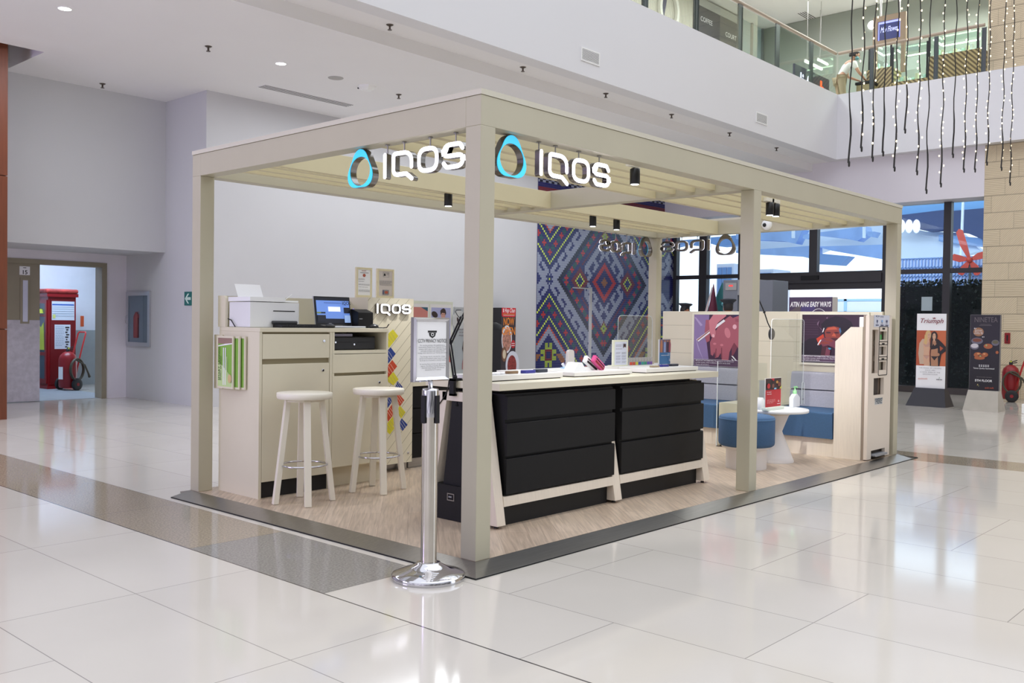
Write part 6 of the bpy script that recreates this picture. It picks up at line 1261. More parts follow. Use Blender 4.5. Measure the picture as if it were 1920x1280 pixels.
# ceiling fittings up there
def upd(px, py, label): q = onX(px, py, 20.7); t = thing('wall_light', q, label, 'wall light'); MB().use(M_lamp).lathe((20.7, q.y, q.z), [(0, -.03), (.10, -.03), (.11, -.001)], 24, axis='x').build('diffuser', None, t)
upd(1635, 47, 'bright round upper-floor light left of the blue sign'); 
q0 = onZ(1494, 25, 9.6); q1 = onZ(1541, 51, 9.6); dxy = q1-q0; diffuser(q0, (dxy.x, 0, 0) if abs(dxy.x) > abs(dxy.y) else (0, dxy.y, 0), (0, -.25, 0) if abs(dxy.x) > abs(dxy.y) else (-.25, 0, 0), 4, 9.6, 'slotted air diffuser in the upper-floor ceiling above the balustrade corner')
# hanging LED tubes in the upper shops
def led(px, py, y, L_tube, axis, label, plane='Y'):
    q = onY(px, py, y) if plane == 'Y' else onX(px, py, y)
    d = Vector((1, 0, 0)) if axis == 'x' else Vector((0, -1, 0)); t = thing('led_tube', q, label, 'lamp', None)
    b = MB(); e = q+d*L_tube; b.tube([q, e], .028, 8); b.build('tube', mat('led_tube_white', (235, 250, 225), .4, emit=3.0, emitcol=(235, 250, 220)), t); MB().box(q+Vector((-.02, -.02, .028)), e+Vector((.02, .02, .05))).build('housing', M_white, t)
    for f_ in (.1, .9): g_2 = q.lerp(e, f_); MB().tube([g_2+Vector((0, 0, .05)), Vector((g_2.x, g_2.y, 9.6))], .006, 6).build('suspension_rod', M_steel, t)
led(1510, 115, 7.0, .95, 'x', 'LED tube seen through the glass left of the leaning person'); led(1534, 112, 7.3, .8, 'x', 'LED tube just beside the leaning person, seen through the glass')
# lit letters low behind the balustrade corner
a = onY(1505, 163, 5.4); ls = thing('lit_shop_sign', a, 'small lit sign with white and orange letters behind the balustrade corner', 'sign')
MB().box((a.x-.35, 5.42, a.z-.25), (a.x+1.35, 5.46, a.z+.42)).build('dark_backing', mat('sign_backing', (66, 64, 84), .5), ls)
p = Print((a.x-.1, 5.418, a.z-.02), (1, 0, 0), (0, 0, 1), 1, 1); p.text(mat('sign_white_lit', (225, 230, 255), .4, emit=1.6), 'li fr', 0, 0, .45, bold=.02).text(mat('sign_orange_lit', (255, 92, 40), .4, emit=1.2), 'h', .98, -.03, .5, bold=.05); p.build('letters', ls)
# jewellery style counter with diagonal timber slats, LED lit glass cases
def slat_mat(nm, k):
    m = bpy.data.materials.new(nm); m.use_nodes = True; nt = m.node_tree; b = nt.nodes['Principled BSDF']; L = nt.links.new
    tc = nt.nodes.new('ShaderNodeTexCoord'); sp = nt.nodes.new('ShaderNodeSeparateXYZ'); L(tc.outputs['Object'], sp.inputs[0])
    ad = nt.nodes.new('ShaderNodeMath'); ad.operation = 'MULTIPLY_ADD'; L(sp.outputs['Y'], ad.inputs[0]); ad.inputs[1].default_value = k; L(sp.outputs['Z'], ad.inputs[2])
    sn = nt.nodes.new('ShaderNodeMath'); sn.operation = 'MULTIPLY'; L(ad.outputs[0], sn.inputs[0]); sn.inputs[1].default_value = 62
    si = nt.nodes.new('ShaderNodeMath'); si.operation = 'SINE'; L(sn.outputs[0], si.inputs[0])
    rp_ = nt.nodes.new('ShaderNodeMapRange'); L(si.outputs[0], rp_.inputs[0]); rp_.inputs[1].default_value = -.5; rp_.inputs[2].default_value = .5
    mx_ = nt.nodes.new('ShaderNodeMix'); mx_.data_type = 'RGBA'; L(rp_.outputs[0], mx_.inputs[0]); mx_.inputs[6].default_value = lin((92, 76, 52)); mx_.inputs[7].default_value = lin((172, 152, 112)); L(mx_.outputs[2], b.inputs['Base Color']); b.inputs['Roughness'].default_value = .5
    return m
XC = 17.85
sc_ = thing('slatted_counter', (XC+.3, 3.2, 6.05), 'upper-floor counter clad in diagonal timber slats under the lit glass cases', 'counter')
zc = onX(1720, 118, XC).z; ya_ = onX(1625, 140, XC).y; yb_ = onX(1842, 110, XC).y
sm1, sm2 = slat_mat('slats_rising', -1), slat_mat('slats_falling', 1)
ym = onX(1740, 120, XC).y; yl_ = onX(1672, 120, XC).y
zA = onX(1650, 128, XC).z; zB = onX(1705, 150, XC).z; zD = onX(1790, 98, XC).z
MB().box((XC, yl_, 6.055), (XC+.6, ya_, zA)).build('left_front', sm2, sc_); MB().box((XC, ym, 6.055), (XC+.6, yl_-.01, zB)).build('middle_front', sm1, sc_); MB().box((XC, yb_, 6.055), (XC+.6, ym-.01, zD)).build('right_front', sm1, sc_)
def case(y0, y1, z0, z1, label):
    t = thing('glass_case', (XC+.3, (y0+y1)/2, z0), label, 'display case', 'lit glass cases on the upper floor'); 
    MB().box((XC+.02, y1, z0+.001), (XC+.026, y0, z1)).box((XC+.02, y1, z1), (XC+.58, y0, z1+.006)).build('glass', M_bal, t)
    for y in (y0, y1): MB().box((XC+.0, y-.02, z0+.001), (XC+.02, y+.02, z1+.01)).build('corner_post', M_ink, t)
    tu = mat('led_tube_white', (235, 250, 225), .4, emit=3.0, emitcol=(235, 250, 220)); y_ = y0-.06
    MB().tube([(XC+.04, y0-.08, z1-.06), (XC+.55, y0-.08, z1-.06)], .02, 8).tube([(XC+.5, y0-.12, z1-.10), (XC+.5, y1+.1, z1-.10)], .016, 8).build('led_strip', tu, t)
    b = MB(); n = max(2, int((y0-y1)/.09)); rr = random.Random(int(y0*100))
    for i in range(n):
        yy = y0-.06-i*.085
        if yy < y1+.06: break
        b.use((M_white, mat('mint_goods', (190, 220, 206), .4), mat('cream_goods', (222, 216, 186), .4))[i % 3]); hgt = min(.04+.13*rr.random(), z1-z0-.16); b.box((XC+.12, yy-.03, z0+.002), (XC+.22, yy+.03, z0+.002+hgt), .008)
    b.build('goods', None, t); MB().box((XC+.05, y1+.04, z0+.0005), (XC+.56, y0-.04, z0+.002)).build('lit_floor', M_white, t)
case(ya_-.05, yl_+.02, zA, zA+.52, 'lit glass case left of the thin grey balustrade post on the upper floor'); case(yl_-.02, ym+.02, zB, zB+.78, 'tall lit glass case full of pale goods in the middle of the upper-floor counter'); case(ym-.02, yb_+.1, zD, zD+.42, 'lit glass case at the right end of the upper-floor counter')
struct('wall_upper_shop', MB().box((20.7, -15, 6.05), (20.9, 9.3, 9.59)), mat('shop_back_grey', (150, 156, 148), .6))
# framed blue lit sign
a = onX(1645, 72, 17.2); c = onX(1688, 35, 17.2); bs_ = thing('blue_lit_sign', a, 'blue lit sign in a brown frame above the upper-floor glass cases', 'sign')
y0, y1, z0, z1 = a.y, c.y, a.z-.06, c.z+.02
MB().ring([(17.2, y1-.12, z0-.1), (17.2, y0+.10, z0-.1), (17.2, y0+.10, z1+.12), (17.2, y1-.12, z1+.12)], [(17.2, y1, z0), (17.2, y0, z0), (17.2, y0, z1), (17.2, y1, z1)], (.12, 0, 0)).build('frame', mat('brown_sign_frame', (148, 130, 108), .5), bs_)
MB().box((17.25, y1, z0), (17.31, y0, z1)).build('backlight', mat('sign_edge_glow', (150, 160, 255), .4, emit=1.2), bs_)
MB().box((17.225, y1+.03, z0+.0), (17.249, y0-.03, z1-.05)).build('navy_face', mat('navy_sign_face', (32, 44, 108), .4, emit=.12), bs_)
p = Print((17.224, y0-.05, z0), (0, -1, 0), (0, 0, 1), y0-y1-.1, z1-z0); p.text(mat('sign_pale_lit', (190, 200, 255), .4, emit=.8), 'May Flower', .5, .42, .17, 'CENTER', shear=.35, width=(y0-y1)*.8); p.build('lettering', bs_); MB().tube([(17.26, (y0+y1)/2-.2, z1+.1), (17.26, (y0+y1)/2-.2, 9.6)], .02, 8).tube([(17.26, (y0+y1)/2+.2, z1+.1), (17.26, (y0+y1)/2+.2, 9.6)], .02, 8).build('hanger', M_steel, bs_)
MB().box((17.21, y1-.1, z0-.75), (17.29, y1-.02, z0-.1)).box((17.21, y0+.02, z0-.75), (17.29, y0+.1, z0-.1)).build('support', MATS['brown_sign_frame'], bs_)

# ---- fairy light strings hanging in the atrium
M_wire = mat('dark_wire', (38, 36, 34), .6); M_bulb = mat('warm_bulb', (255, 226, 170), .3, emit=4.5, emitcol=(255, 226, 176))
strs = [(1592, 305, 0, 'first'), (1615, 277, 1, 'second'), (1636, 296, 1, 'third'), (1656, 286, 0, 'fourth'), (1678, 315, 1, 'fifth'), (1698, 244, 2, 'sixth'), (1720, 322, 1, 'seventh'), (1737, 357, 0, 'eighth'), (1764, 345, 1, 'ninth'), (1787, 290, 0, 'tenth'), (1808, 318, 1, 'eleventh'), (1829, 318, 1, 'twelfth'), (1851, 305, 1, 'thirteenth'), (1878, 315, 1, 'fourteenth'), (1894, 343, 1, 'fifteenth')]
bulb_mesh = None
for k, (px, py, lit, nm) in enumerate(strs):
    rr = random.Random(40+k); y = 1.0+.06*((k*7) % 3-1); e = onY(px, py, y); t = thing('fairy_light_string', (e.x, y, e.z), ('bare dark wire of the hanging light curtain, %s string from its left edge' if not lit else 'hanging string of warm fairy lights, %s string from the left of the curtain') % nm, 'string lights', 'fairy light curtain')
    pts = []; z = e.z; i = 0
    while z < 9.6: pts.append((e.x+.012*sin(i*.9+k)+.004*(z-e.z)*sin(k), y+.01*cos(i*1.3), z)); z += .16; i += 1
    MB().tube(pts, [.011]*4+[.0075]*(len(pts)-4), 6).build('wire', M_wire, t)
    MB().lathe((e.x+.012*sin(k), y, e.z-.05), [(.0, 0), (.011, .01), (.013, .055), (.006, .07)], 8).build('end_plug', M_wire, t)
    zz_ = e.z+.05; j = 0
    top = 6.3+.15*(e.x-7)
    while lit and zz_ < top and j < 95:
        zz_ += (.075+.075*rr.random())*(1 if lit == 1 else 1.9); f_ = (zz_-e.z)/.16; i0 = min(int(f_), len(pts)-2); q = Vector(pts[i0]).lerp(Vector(pts[i0+1]), f_-i0)
        q += Vector((rr.uniform(-.04, .04), rr.uniform(-.03, .03), 0))
        if bulb_mesh is None:
            b0 = MB(); b0.ball((0, 0, 0), .0088, 8, 6, (1, 1, 1.5)); o = b0.build('bulb', M_bulb, None); bulb_mesh = o.data; o.parent = t; o.location = q-t.location; ORG[o.name] = Vector(t.location)
        else:
            o = bpy.data.objects.new('bulb', bulb_mesh); COL.objects.link(o); o.parent = t; o.location = q-t.location
        j += 1
# ================================================================== OUTDOORS, SEEN THROUGH THE ENTRANCE GLASS
en = thing('entrance_canopy', (26, 9, 0), 'daylight-tinted blue-grey steel canopy with pale roof panels outside the entrance glass', 'canopy')
def cpoly(name, m, pts, X, th=.5): MB().prism([onX(x, y, X) for x, y in pts], (th, 0, 0)).build(name, m, en)
M_can3 = mat('daylit_canopy_steel_mid', (120, 160, 214), .6)
cpoly('roof_panel', M_can2, [(1380, 438), (1668, 418), (1668, 470), (1560, 462), (1520, 478), (1380, 470)], 28)
cpoly('beam', M_can, [(1380, 440), (1505, 430), (1492, 457), (1470, 452), (1380, 448)], 26); cpoly('beam', M_can, [(1380, 470), (1440, 466), (1530, 460), (1530, 487), (1500, 480), (1380, 474)], 26)
cpoly('beam', M_can, [(1525, 437), (1622, 424), (1626, 438), (1608, 452), (1585, 447), (1525, 440)], 26.2); cpoly('beam', M_can, [(1530, 462), (1668, 458), (1668, 488), (1600, 477), (1560, 470)], 26); cpoly('beam', M_can3, [(1525, 474), (1592, 480), (1575, 497), (1525, 494)], 25.8)
cpoly('gusset_plate', M_can, [(1506, 440), (1517, 438), (1519, 444), (1513, 448), (1505, 447)], 25); cpoly('gusset_plate', M_can, [(1626, 434), (1640, 434), (1634, 444), (1626, 442)], 25)
for x in (1484, 1617): cpoly('drain_pipe', M_can2, [(x, 425), (x+4, 425), (x+4, 446), (x, 446)], 24.5, .1)
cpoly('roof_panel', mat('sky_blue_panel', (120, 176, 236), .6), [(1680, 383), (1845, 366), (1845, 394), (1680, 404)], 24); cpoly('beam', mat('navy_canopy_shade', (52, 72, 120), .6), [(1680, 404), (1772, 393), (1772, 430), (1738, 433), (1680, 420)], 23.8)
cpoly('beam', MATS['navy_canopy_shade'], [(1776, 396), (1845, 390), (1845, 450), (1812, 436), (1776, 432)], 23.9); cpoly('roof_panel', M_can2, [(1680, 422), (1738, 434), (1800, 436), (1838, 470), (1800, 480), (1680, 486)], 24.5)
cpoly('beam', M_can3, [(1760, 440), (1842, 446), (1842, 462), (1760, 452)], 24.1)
for x in (1690, 1704, 1718): b = MB(); q = onX(x, 424, 23.4); b.lathe((23.4, q.y, q.z), [(0, 0), (.1, 0), (.1, .03)], 20, axis='x'); b.xf(Matrix.Translation(q) @ Matrix.Diagonal((1, 1, 1.9, 1)) @ Matrix.Translation(-q)); b.build('porthole_lamp', mat('porthole_white', (240, 244, 255), .5, emit=.6), en)
cpoly('beam', M_can3, [(1255, 452), (1320, 447), (1320, 462), (1280, 458), (1255, 464)], 27); cpoly('beam', M_can3, [(1318, 446), (1390, 440), (1390, 458), (1350, 462), (1318, 452)], 27)
for s in ((1690, 385), (1806, 378)): pass
for px in (1382, 1846): pass
b = MB()
for py0, py1 in ((430, 520),): 
    q0 = onX(1806, 372, 22); q1 = onX(1800, 530, 22); b.tube([q0, q1], .035, 8)
b.build('hanger_cable', M_can2, en)
MB().box((26.0, 3.0, -.03), (26.3, 3.3, 5.2)).box((26.0, 14.0, -.03), (26.3, 14.3, 4.6)).build('column', M_can2, en)
# white railing panels and screen
rl = thing('white_railing', (22, 6.2, 0), 'pale blue-white fence panels outside the sliding doors', 'fence')
y0, y1 = onX(1525, 560, 22).y, onX(1656, 560, 22).y; zt_ = onX(1600, 560, 22).z; zb_ = onX(1600, 583, 22).z
for y in (y0, onX(1548, 560, 22).y, onX(1585, 560, 22).y, y1): MB().box((22, y-.04, 0), (22.06, y+.04, zt_)).build('post', mat('fence_blue_white', (150, 196, 240), .6), rl)
MB().box((22, y1, zt_-.06), (22.05, y0, zt_)).box((22, y1, zb_-.06), (22.05, y0, zb_)).build('rail', MATS['fence_blue_white'], rl); MB().box((22.02, y1, .1), (22.04, y0, zt_-.06)).build('panel', mat('fence_panel', (206, 224, 240), .6), rl)
tw = thing('tower_block', (40, 12, 0), 'pale distant tower seen through the glass left of the middle post', 'building')
for k, (px0, px1, py0) in enumerate(((1344, 1376, 495), (1420, 1450, 505))):
    a = onX(px0, py0, 42); c = onX(px1, py0, 42); MB().box((42, c.y, 0), (44, a.y, a.z)).build('block', mat('pale_tower', (214, 226, 246), .7), tw)
    b = MB()
    for i in range(3): yy = a.y-(a.y-c.y)*(.2+.28*i); b.box((41.95, yy-.12, 1), (41.99, yy+.12, a.z-.2))
    b.build('window_band', mat('tower_window', (110, 150, 206), .5), tw)
lat = thing('white_lattice', (22, 3.0, 0), 'blue-white lattice screen above the hedge outside the right-hand glass', 'lattice'); b = MB(); y0, y1 = onX(1680, 500, 21).y, onX(1842, 500, 21).y; z0, z1 = onX(1700, 535, 21).z, onX(1700, 485, 21).z
n = 26
for i in range(n+1): yy = y1+(y0-y1)*i/n; b.box((21, yy-.012, z0-.3), (21.03, yy+.012, z1))
for i in range(4): zz_ = z0+(z1-z0)*i/3; b.box((21.0, y1, zz_-.012), (21.03, y0, zz_+.012))
b.build('slats', mat('lattice_blue', (122, 156, 214), .6), lat); MB().box((21.05, y1, 0), (21.1, y0, z1)).build('backing_panel', mat('lattice_back', (206, 220, 246), .6), lat)
# clipped hedge in planter
hd_ = thing('hedge', (17.5, 3.0, 0), 'dark green clipped hedge outside the right-hand glass', 'hedge')
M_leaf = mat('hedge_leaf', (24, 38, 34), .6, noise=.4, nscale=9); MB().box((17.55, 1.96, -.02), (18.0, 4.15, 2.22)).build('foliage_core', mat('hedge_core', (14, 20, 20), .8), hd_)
b = MB(); rr = random.Random(9)
for i in range(1500):
    if rr.random() < .3: c = Vector((rr.uniform(17.5, 18.0), rr.uniform(2.05, 4.15), 2.2+rr.random()*.12))
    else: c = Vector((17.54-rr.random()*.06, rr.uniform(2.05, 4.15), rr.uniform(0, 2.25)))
    d = Vector((rr.uniform(-1, 1), rr.uniform(-1, 1), rr.uniform(-.2, 1))).normalized(); s_ = d.cross(Vector((1, .3, .2))).normalized(); l = rr.uniform(.05, .11)
    b.add([c, c+d*l*.5+s_*l*.25, c+d*l, c+d*l*.5-s_*l*.25], [(0, 1, 2, 3)])
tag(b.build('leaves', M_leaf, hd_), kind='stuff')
pn_ = thing('glass_notice', (16.17, 3.1, 1.7), 'pale notice sheet stuck on the entrance glass above the white banner', 'notice'); MB().box((16.172, 3.005, 1.66), (16.1795, 3.215, 1.94)).build('sheet', mat('pale_grey_sheet', (170, 186, 192), .5), pn_)
# red propeller sculpture
q = onX(1818, 487, 20.5); pr2 = thing('red_propeller', q, 'red propeller-like ornament outside the glass beside the stone wall', 'ornament')
M_prop = mat('propeller_red', (176, 58, 44), .5)
for a0 in (.3, 1.9, 2.9, 4.1, 5.2):
    b = MB(); d = Vector((0, -cos(a0), sin(a0))); n_ = Vector((0, -sin(a0), -cos(a0))); L = .42 if a0 != 1.9 else .8
    b.prism([q+d*.03-n_*.03, q+d*.5*L-n_*.10, q+d*.92*L-n_*.09, q+d*L, q+d*.92*L+n_*.07, q+d*.5*L+n_*.06, q+d*.03+n_*.03], (.03, 0, 0)); b.build('blade', M_prop, pr2)
MB().ball(q, .07, 14, 8).build('hub', M_prop, pr2); MB().tube([q+Vector((.05, 0, 0)), q+Vector((.05, 0, -q.z))], .03, 8).build('pole', M_post, pr2)
# ---- security check by the doors
a = onX(1356, 523, 13); c = onX(1449, 535, 13)
wd_ = thing('walk_through_detector', (13, (a.y+c.y)/2, 0), 'tall grey walk-through detector with a red readout behind the partition', 'detector gate')
M_wd = mat('detector_grey', (112, 116, 126), .45); zt_ = a.z-.02
MB().box((13.0, a.y-.32, 0), (13.65, a.y, zt_)).build('side_panel', M_wd, wd_, .01); MB().box((13.0, c.y, 0), (13.65, c.y+.32, zt_-.02)).build('side_panel', M_wd, wd_, .01)
MB().box((13.0, c.y+.32, zt_-.30), (13.65, a.y-.32, zt_)).build('header', mat('detector_header', (140, 142, 146), .45), wd_)
MB().box((12.985, a.y-.30, zt_-.20), (13.0, a.y-.06, zt_-.06)).build('control_panel', mat('detector_display', (150, 150, 150), .4), wd_); MB().box((12.98, a.y-.22, zt_-.13), (12.985, a.y-.14, zt_-.10)).build('readout', mat('red_readout', (255, 60, 60), .3, emit=1.0), wd_)
q = onX(1338, 529, 13.4); cn = thing('maroon_cone_tree', (13.4, q.y, 0), 'tall maroon cone decoration with white and red ribbons near the doors', 'decoration')
MB().lathe((13.4, q.y, 0), [(.36, 0), (.36, .02), (.0, q.z)], 28).build('cone', mat('maroon_felt', (92, 28, 52), .7), cn)
for m_, dy in ((M_white, .05), (mat('ribbon_red', (206, 60, 80), .5), .09), (M_white, .12)): MB().prism([(13.1, q.y+.33+dy, 0), (13.1, q.y+.36+dy, 0), (13.38, q.y+.03, q.z-.1), (13.38, q.y+.0, q.z-.1)], (.01, 0, 0)).build('ribbon', m_, cn)
q = onX(1348, 530, 17.5); xt = thing('christmas_tree', (17.5, q.y-.1, 0), 'teal Christmas tree with red and white ornaments outside the glass', 'christmas tree'); b = MB(); rr = random.Random(4)
b.use(mat('tree_teal', (30, 96, 96), .7)); b.lathe((17.5, q.y-.1, .3), [(.75, 0), (.45, .7), (.5, .72), (.28, 1.3), (.32, 1.32), (.0, 2.1)], 14, smooth=False); b.build('foliage', None, xt); MB().use(mat('tree_trunk', (70, 50, 40), .7)).lathe((17.5, q.y-.1, -.02), [(.06, 0), (.06, .4)], 10).build('trunk', None, xt)
for i in range(26):
    w = rr.uniform(1.8, 4.5); h = rr.uniform(.2, 1.7); r_2 = .72*(1-h/2.2)
    MB().use([mat('ornament_red', (206, 52, 60), .3), M_white, mat('ornament_cyan', (150, 214, 220), .3)][i % 3]).ball((17.5+r_2*cos(w), q.y-.1+r_2*sin(w), .35+h), .055, 10, 7).build('ornament', None, xt)

# ================================================================== PEOPLE
def skin(name, joints, edges, m, parent, root, sub=2):
    names = list(joints); me = bpy.data.meshes.new(name); org = ORG.get(parent.name, Vector()) if parent else Vector()
    me.from_pydata([tuple(Vector(joints[n][0])-org) for n in names], [(names.index(a), names.index(c)) for a, c in edges], []); me.update()
    o = bpy.data.objects.new(name+'_rig', me); COL.objects.link(o); md = o.modifiers.new('skin', 'SKIN'); md.use_smooth_shade = True; md.branch_smoothing = .6
    sv = me.skin_vertices[0].data if me.skin_vertices else None
    for i, n in enumerate(names):
        r = joints[n][1]; sv[i].radius = r if isinstance(r, tuple) else (r, r); sv[i].use_root = (n == root)
    sd = o.modifiers.new('sub', 'SUBSURF'); sd.levels = sub; sd.render_levels = sub
    bpy.context.view_layer.update()
    nm = bpy.data.meshes.new_from_object(o.evaluated_get(bpy.context.evaluated_depsgraph_get())); bpy.data.objects.remove(o)
    nm.materials.clear(); nm.materials.append(m); nm.name = name
    for p_ in nm.polygons: p_.use_smooth = True
    r_o = bpy.data.objects.new(name, nm); COL.objects.link(r_o)
    if parent: r_o.parent = parent; ORG[r_o.name] = org
    return r_o
def person(base, fwd, pose, label, skin_c, hair_c, shirt, trousers, mask=None, cap=None, hair='short', k=1.0):
    """pose: joint name -> (forward, left, up) metres from base"""
    base = Vector(base); F = Vector(fwd).normalized(); Lf = Vector((0, 0, 1)).cross(F)
    def w(v): return base+F*v[0]*k+Lf*v[1]*k+Vector((0, 0, v[2]*k))
    t = thing('person', base, label, 'person'); J = {}
    R = dict(pelvis=.105, spine=.10, chest=.115, neck=.05, head_base=.055, sh_l=.055, sh_r=.055, el_l=.038, el_r=.038, wr_l=.026, wr_r=.026, hip_l=.085, hip_r=.085, kn_l=.055, kn_r=.055, an_l=.038, an_r=.038, toe_l=.035, toe_r=.035)
    for n, r in R.items(): J[n] = (w(pose[n]), r*k)
    E = [('pelvis', 'spine'), ('spine', 'chest'), ('chest', 'neck'), ('neck', 'head_base'), ('chest', 'sh_l'), ('chest', 'sh_r'), ('sh_l', 'el_l'), ('sh_r', 'el_r'), ('el_l', 'wr_l'), ('el_r', 'wr_r'), ('pelvis', 'hip_l'), ('pelvis', 'hip_r'), ('hip_l', 'kn_l'), ('hip_r', 'kn_r'), ('kn_l', 'an_l'), ('kn_r', 'an_r'), ('an_l', 'toe_l'), ('an_r', 'toe_r')]
    # hands: palm plus five bent fingers
    for s in ('l', 'r'):
        a, c = J['el_'+s][0], J['wr_'+s][0]; d = (c-a).normalized(); sd = d.cross(Vector((0, 0, 1))); sd = sd.normalized() if sd.length > .2 else Lf.copy(); nn = sd.cross(d)
        J['palm_'+s] = (c+d*.055*k, (.030*k, .016*k)); E.append(('wr_'+s, 'palm_'+s))
        for i, (off, ln) in enumerate(((-.028, .062), (-.010, .075), (.009, .07), (.026, .055))):
            J['f%d_%s' % (i, s)] = (c+d*.10*k+sd*off*k, .0095*k); J['g%d_%s' % (i, s)] = (c+d*(.10+ln*.55)*k+sd*off*1.1*k-nn*.012*k, .0085*k); J['h%d_%s' % (i, s)] = (c+d*(.10+ln*.9)*k+sd*off*1.1*k-nn*.035*k, .0075*k)
            E += [('palm_'+s, 'f%d_%s' % (i, s)), ('f%d_%s' % (i, s), 'g%d_%s' % (i, s)), ('g%d_%s' % (i, s), 'h%d_%s' % (i, s))]
        J['t0_'+s] = (c+d*.05*k-sd*.045*k, .010*k); J['t1_'+s] = (c+d*.085*k-sd*.06*k-nn*.015*k, .0085*k); E += [('palm_'+s, 't0_'+s), ('t0_'+s, 't1_'+s)]
    ms = mat('skin_'+label[:6], skin_c, .55)
    skin('body', J, E, ms, t, 'pelvis')
    # head with face, aligned to the head direction given in the pose
    hc_ = w(pose['head']); hf = (F*pose['face'][0]+Lf*pose['face'][1]+Vector((0, 0, pose['face'][2]))).normalized(); hr = hf.cross(Vector((0, 0, 1))).normalized(); hu = hr.cross(hf)
    M = Matrix((hr, hf, hu)).transposed().to_4x4(); M.translation = hc_; K = Matrix.Scale(k, 4)
    b = MB(); b.ball((0, 0, 0), .1, 20, 14, (.76, .93, 1.16))
    for i, v in enumerate(b.v):
        x, y, z = v
        if z < 0: x *= 1-.35*(-z/.116)**1.5; y *= 1-.12*(-z/.116)
        b.v[i] = (x, y, z)
    b.ball((0, .098, -.012), .016, 8, 6, (.8, 1, 1.3)).ball((-.078, -.005, -.01), .022, 8, 6, (.4, .8, 1.3)).ball((.078, -.005, -.01), .022, 8, 6, (.4, .8, 1.3)); b.xf(M @ K); hd2 = b.build('head', ms, t)
    e = MB().use(M_ink).ball((-.03, .087, .012), .009, 8, 6).ball((.03, .087, .012), .009, 8, 6).box((-.045, .084, .03), (-.016, .092, .035)).box((.016, .084, .03), (.045, .092, .035)); e.use(mat('lips', (150, 84, 78), .5)).ball((0, .085, -.058), .02, 8, 6, (1, .4, .35)); e.xf(M @ K); e.build('face_features', None, hd2)
    hb = MB().ball((0, -.012, .016), .106, 18, 12, (.80, .92, 1.10))
    for i, v in enumerate(hb.v):
        x, y, z = v
        if y > .02: z = max(z, .062); y = min(y, .085)
        if z < -.05: z = -.05
        hb.v[i] = (x, y, z)
    if hair == 'bun': hb.ball((0, -.12, -.005), .045, 12, 8, (1, .8, 1.5))
    hb.xf(M @ K); hb.build('hair', mat('hair_'+label[:5], hair_c, .6), t)
    if mask:
        mk = MB().ball((0, .025, -.055), .08, 16, 8, (.88, .96, .62)); 
        for i, v in enumerate(mk.v):
            if v[1] < .0: mk.v[i] = (v[0], 0, v[2])
        mk.box((-.078, -.005, -.03), (-.072, .04, -.026)).box((.072, -.005, -.03), (.078, .04, -.026)); mk.xf(M @ K); mk.build('face_mask', mat('mask_'+label[:4], mask, .7), t)
    if cap:
        cb = MB().use(mat('cap_cloth', cap, .6)).lathe((0, 0, .06), [(.088, 0), (.092, .035), (.140, .070), (.150, .082), (.135, .098), (0, .112)], 28); cb.use(M_ink).lathe((0, 0, .045), [(.088, 0), (.09, .03)], 28); cb.use(mat('cap_peak', (20, 20, 24), .25)).prism([(-.075, .05, .05), (-.06, .105, .036), (0, .135, .03), (.06, .105, .036), (.075, .05, .05), (0, .08, .052)], (0, 0, .005)); cb.use(mat('cap_badge', (196, 180, 120), .3, metal=.8)).lathe((0, .093, .075), [(.014, 0), (.012, .006)], 10, axis='y'); cb.xf(M @ K); cb.build('peaked_cap', None, t)
    # clothing grown over the same joints
    def cloth(nm, js, ed, m, root, g): return skin(nm, {n: (J[n][0] if n not in js or js[n] is None else js[n][0], (J[n][1] if not isinstance(J[n][1], tuple) else J[n][1][0])*g) for n in js}, ed, m, t, root)
    mid = {}
    for s in ('l', 'r'):
        J['up_'+s] = (J['sh_'+s][0].lerp(J['el_'+s][0], .72), .046*k); J['shin_'+s] = (J['kn_'+s][0].lerp(J['an_'+s][0], .92), .044*k)
    js = {n: None for n in ('pelvis', 'spine', 'chest', 'neck', 'sh_l', 'sh_r', 'up_l', 'up_r')}; J['neck'] = (J['chest'][0].lerp(J['neck'][0], .6), .062*k)
    cloth('shirt', js, [('pelvis', 'spine'), ('spine', 'chest'), ('chest', 'neck'), ('chest', 'sh_l'), ('chest', 'sh_r'), ('sh_l', 'up_l'), ('sh_r', 'up_r')], mat('shirt_'+label[:5], shirt, .8, noise=.03), 'pelvis', 1.16)
    js = {n: None for n in ('pelvis', 'hip_l', 'hip_r', 'kn_l', 'kn_r', 'shin_l', 'shin_r')}
    cloth('trousers', js, [('pelvis', 'hip_l'), ('pelvis', 'hip_r'), ('hip_l', 'kn_l'), ('hip_r', 'kn_r'), ('kn_l', 'shin_l'), ('kn_r', 'shin_r')], mat('trousers_'+label[:5], trousers, .8), 'pelvis', 1.2)
    for s in ('l', 'r'):
        a, c = J['an_'+s][0], J['toe_'+s][0]; d = (c-a); d.z = 0; d.normalize(); n_ = Vector((-d.y, d.x, 0)); o = Vector((a.x, a.y, base.z+.001)); b = MB()
        b.prism([o-d*.07*k+n_*.035*k, o-d*.07*k-n_*.035*k, o+d*.12*k-n_*.045*k, o+d*.18*k, o+d*.12*k+n_*.045*k], (0, 0, .085*k)); b.build('shoe', mat('shoe_black', (26, 26, 28), .4), t, .01)
    return t
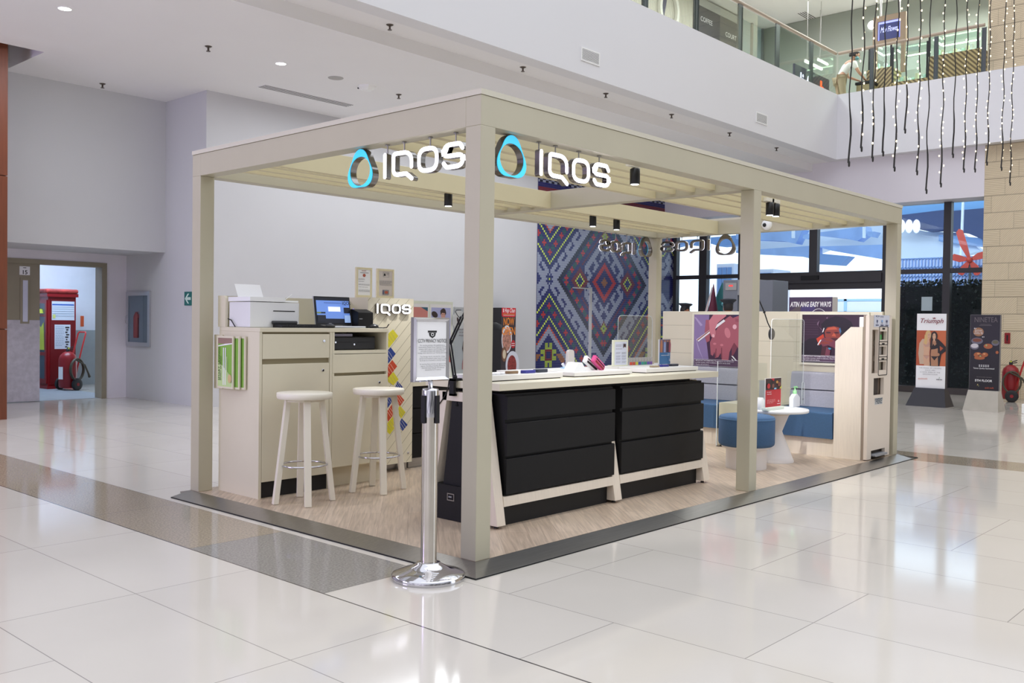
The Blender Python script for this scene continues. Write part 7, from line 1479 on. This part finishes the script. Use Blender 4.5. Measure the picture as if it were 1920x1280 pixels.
stand = dict(pelvis=(0, 0, .94), spine=(0, 0, 1.12), chest=(-.01, 0, 1.34), neck=(0, 0, 1.46), head_base=(.01, 0, 1.54), head=(.02, 0, 1.62), face=(1, 0, -.05), sh_l=(0, .18, 1.40), sh_r=(0, -.18, 1.40), el_l=(-.03, .25, 1.13), el_r=(-.03, -.25, 1.13), wr_l=(.05, .25, .88), wr_r=(.05, -.25, .88), hip_l=(0, .09, .90), hip_r=(0, -.09, .90), kn_l=(.02, .10, .49), kn_r=(.02, -.10, .49), an_l=(-.02, .11, .085), an_r=(-.02, -.11, .085), toe_l=(.13, .13, .04), toe_r=(.13, -.13, .04))
g1 = onX(1283, 575, 13.3); person((13.3, g1.y, 0), (.55, -.84, 0), stand, 'security guard in a peaked cap and mask facing right, behind the partition', (176, 122, 92), (30, 24, 24), (216, 222, 232), (40, 44, 60), (206, 218, 228), (34, 38, 48), k=.985)
g2 = onX(1366, 570, 11.6); person((11.6, g2.y, 0), (.75, .66, 0), stand, 'officer seen from behind in a large dark peaked cap, left of the middle post', (150, 100, 76), (28, 22, 22), (220, 224, 230), (44, 48, 66), None, (40, 46, 58), k=1.0)
# the woman leaning forward on the upper floor
lean = dict(pelvis=(0, 0, .90), spine=(.08, 0, 1.06), chest=(.21, 0, 1.25), neck=(.28, 0, 1.35), head_base=(.32, 0, 1.41), head=(.37, 0, 1.475), face=(1, -.1, -.30), sh_l=(.20, .17, 1.29), sh_r=(.24, -.17, 1.27), el_l=(.30, .26, 1.03), el_r=(.36, -.22, 1.02), wr_l=(.50, .16, .93), wr_r=(.54, -.10, .92), hip_l=(-.01, .10, .86), hip_r=(-.01, -.10, .86), kn_l=(.06, .12, .47), kn_r=(.04, -.12, .47), an_l=(-.04, .12, .085), an_r=(-.06, -.12, .085), toe_l=(.11, .13, .04), toe_r=(.09, -.13, .04))
y_ = 5.0
while onY(1575, 148, y_).z < 6.05+.90*.95 and y_ < 8: y_ += .02
pp_ = onY(1575, 148, y_); person((pp_.x, y_, 6.05), (.70, -.66, 0), lean, 'woman in a pale shirt and khaki trousers leaning forward on the upper floor', (186, 140, 116), (34, 28, 30), (214, 214, 210), (156, 142, 116), (120, 176, 186), None, 'bun', k=.95)
r2 = Vector((.70, -.66, 0)).normalized(); q = Vector((pp_.x, y_, 6.05))+r2*.62
st_ = thing('upper_bin', q, 'dark topped khaki bin the leaning woman reaches towards', 'bin'); MB().box((q.x-.17, q.y-.17, 6.051), (q.x+.17, q.y+.17, 6.78)).build('body', mat('khaki_bin', (146, 134, 100), .6), st_, .02); MB().box((q.x-.19, q.y-.19, 6.78), (q.x+.19, q.y+.19, 6.84)).build('lid', M_black, st_, .01)
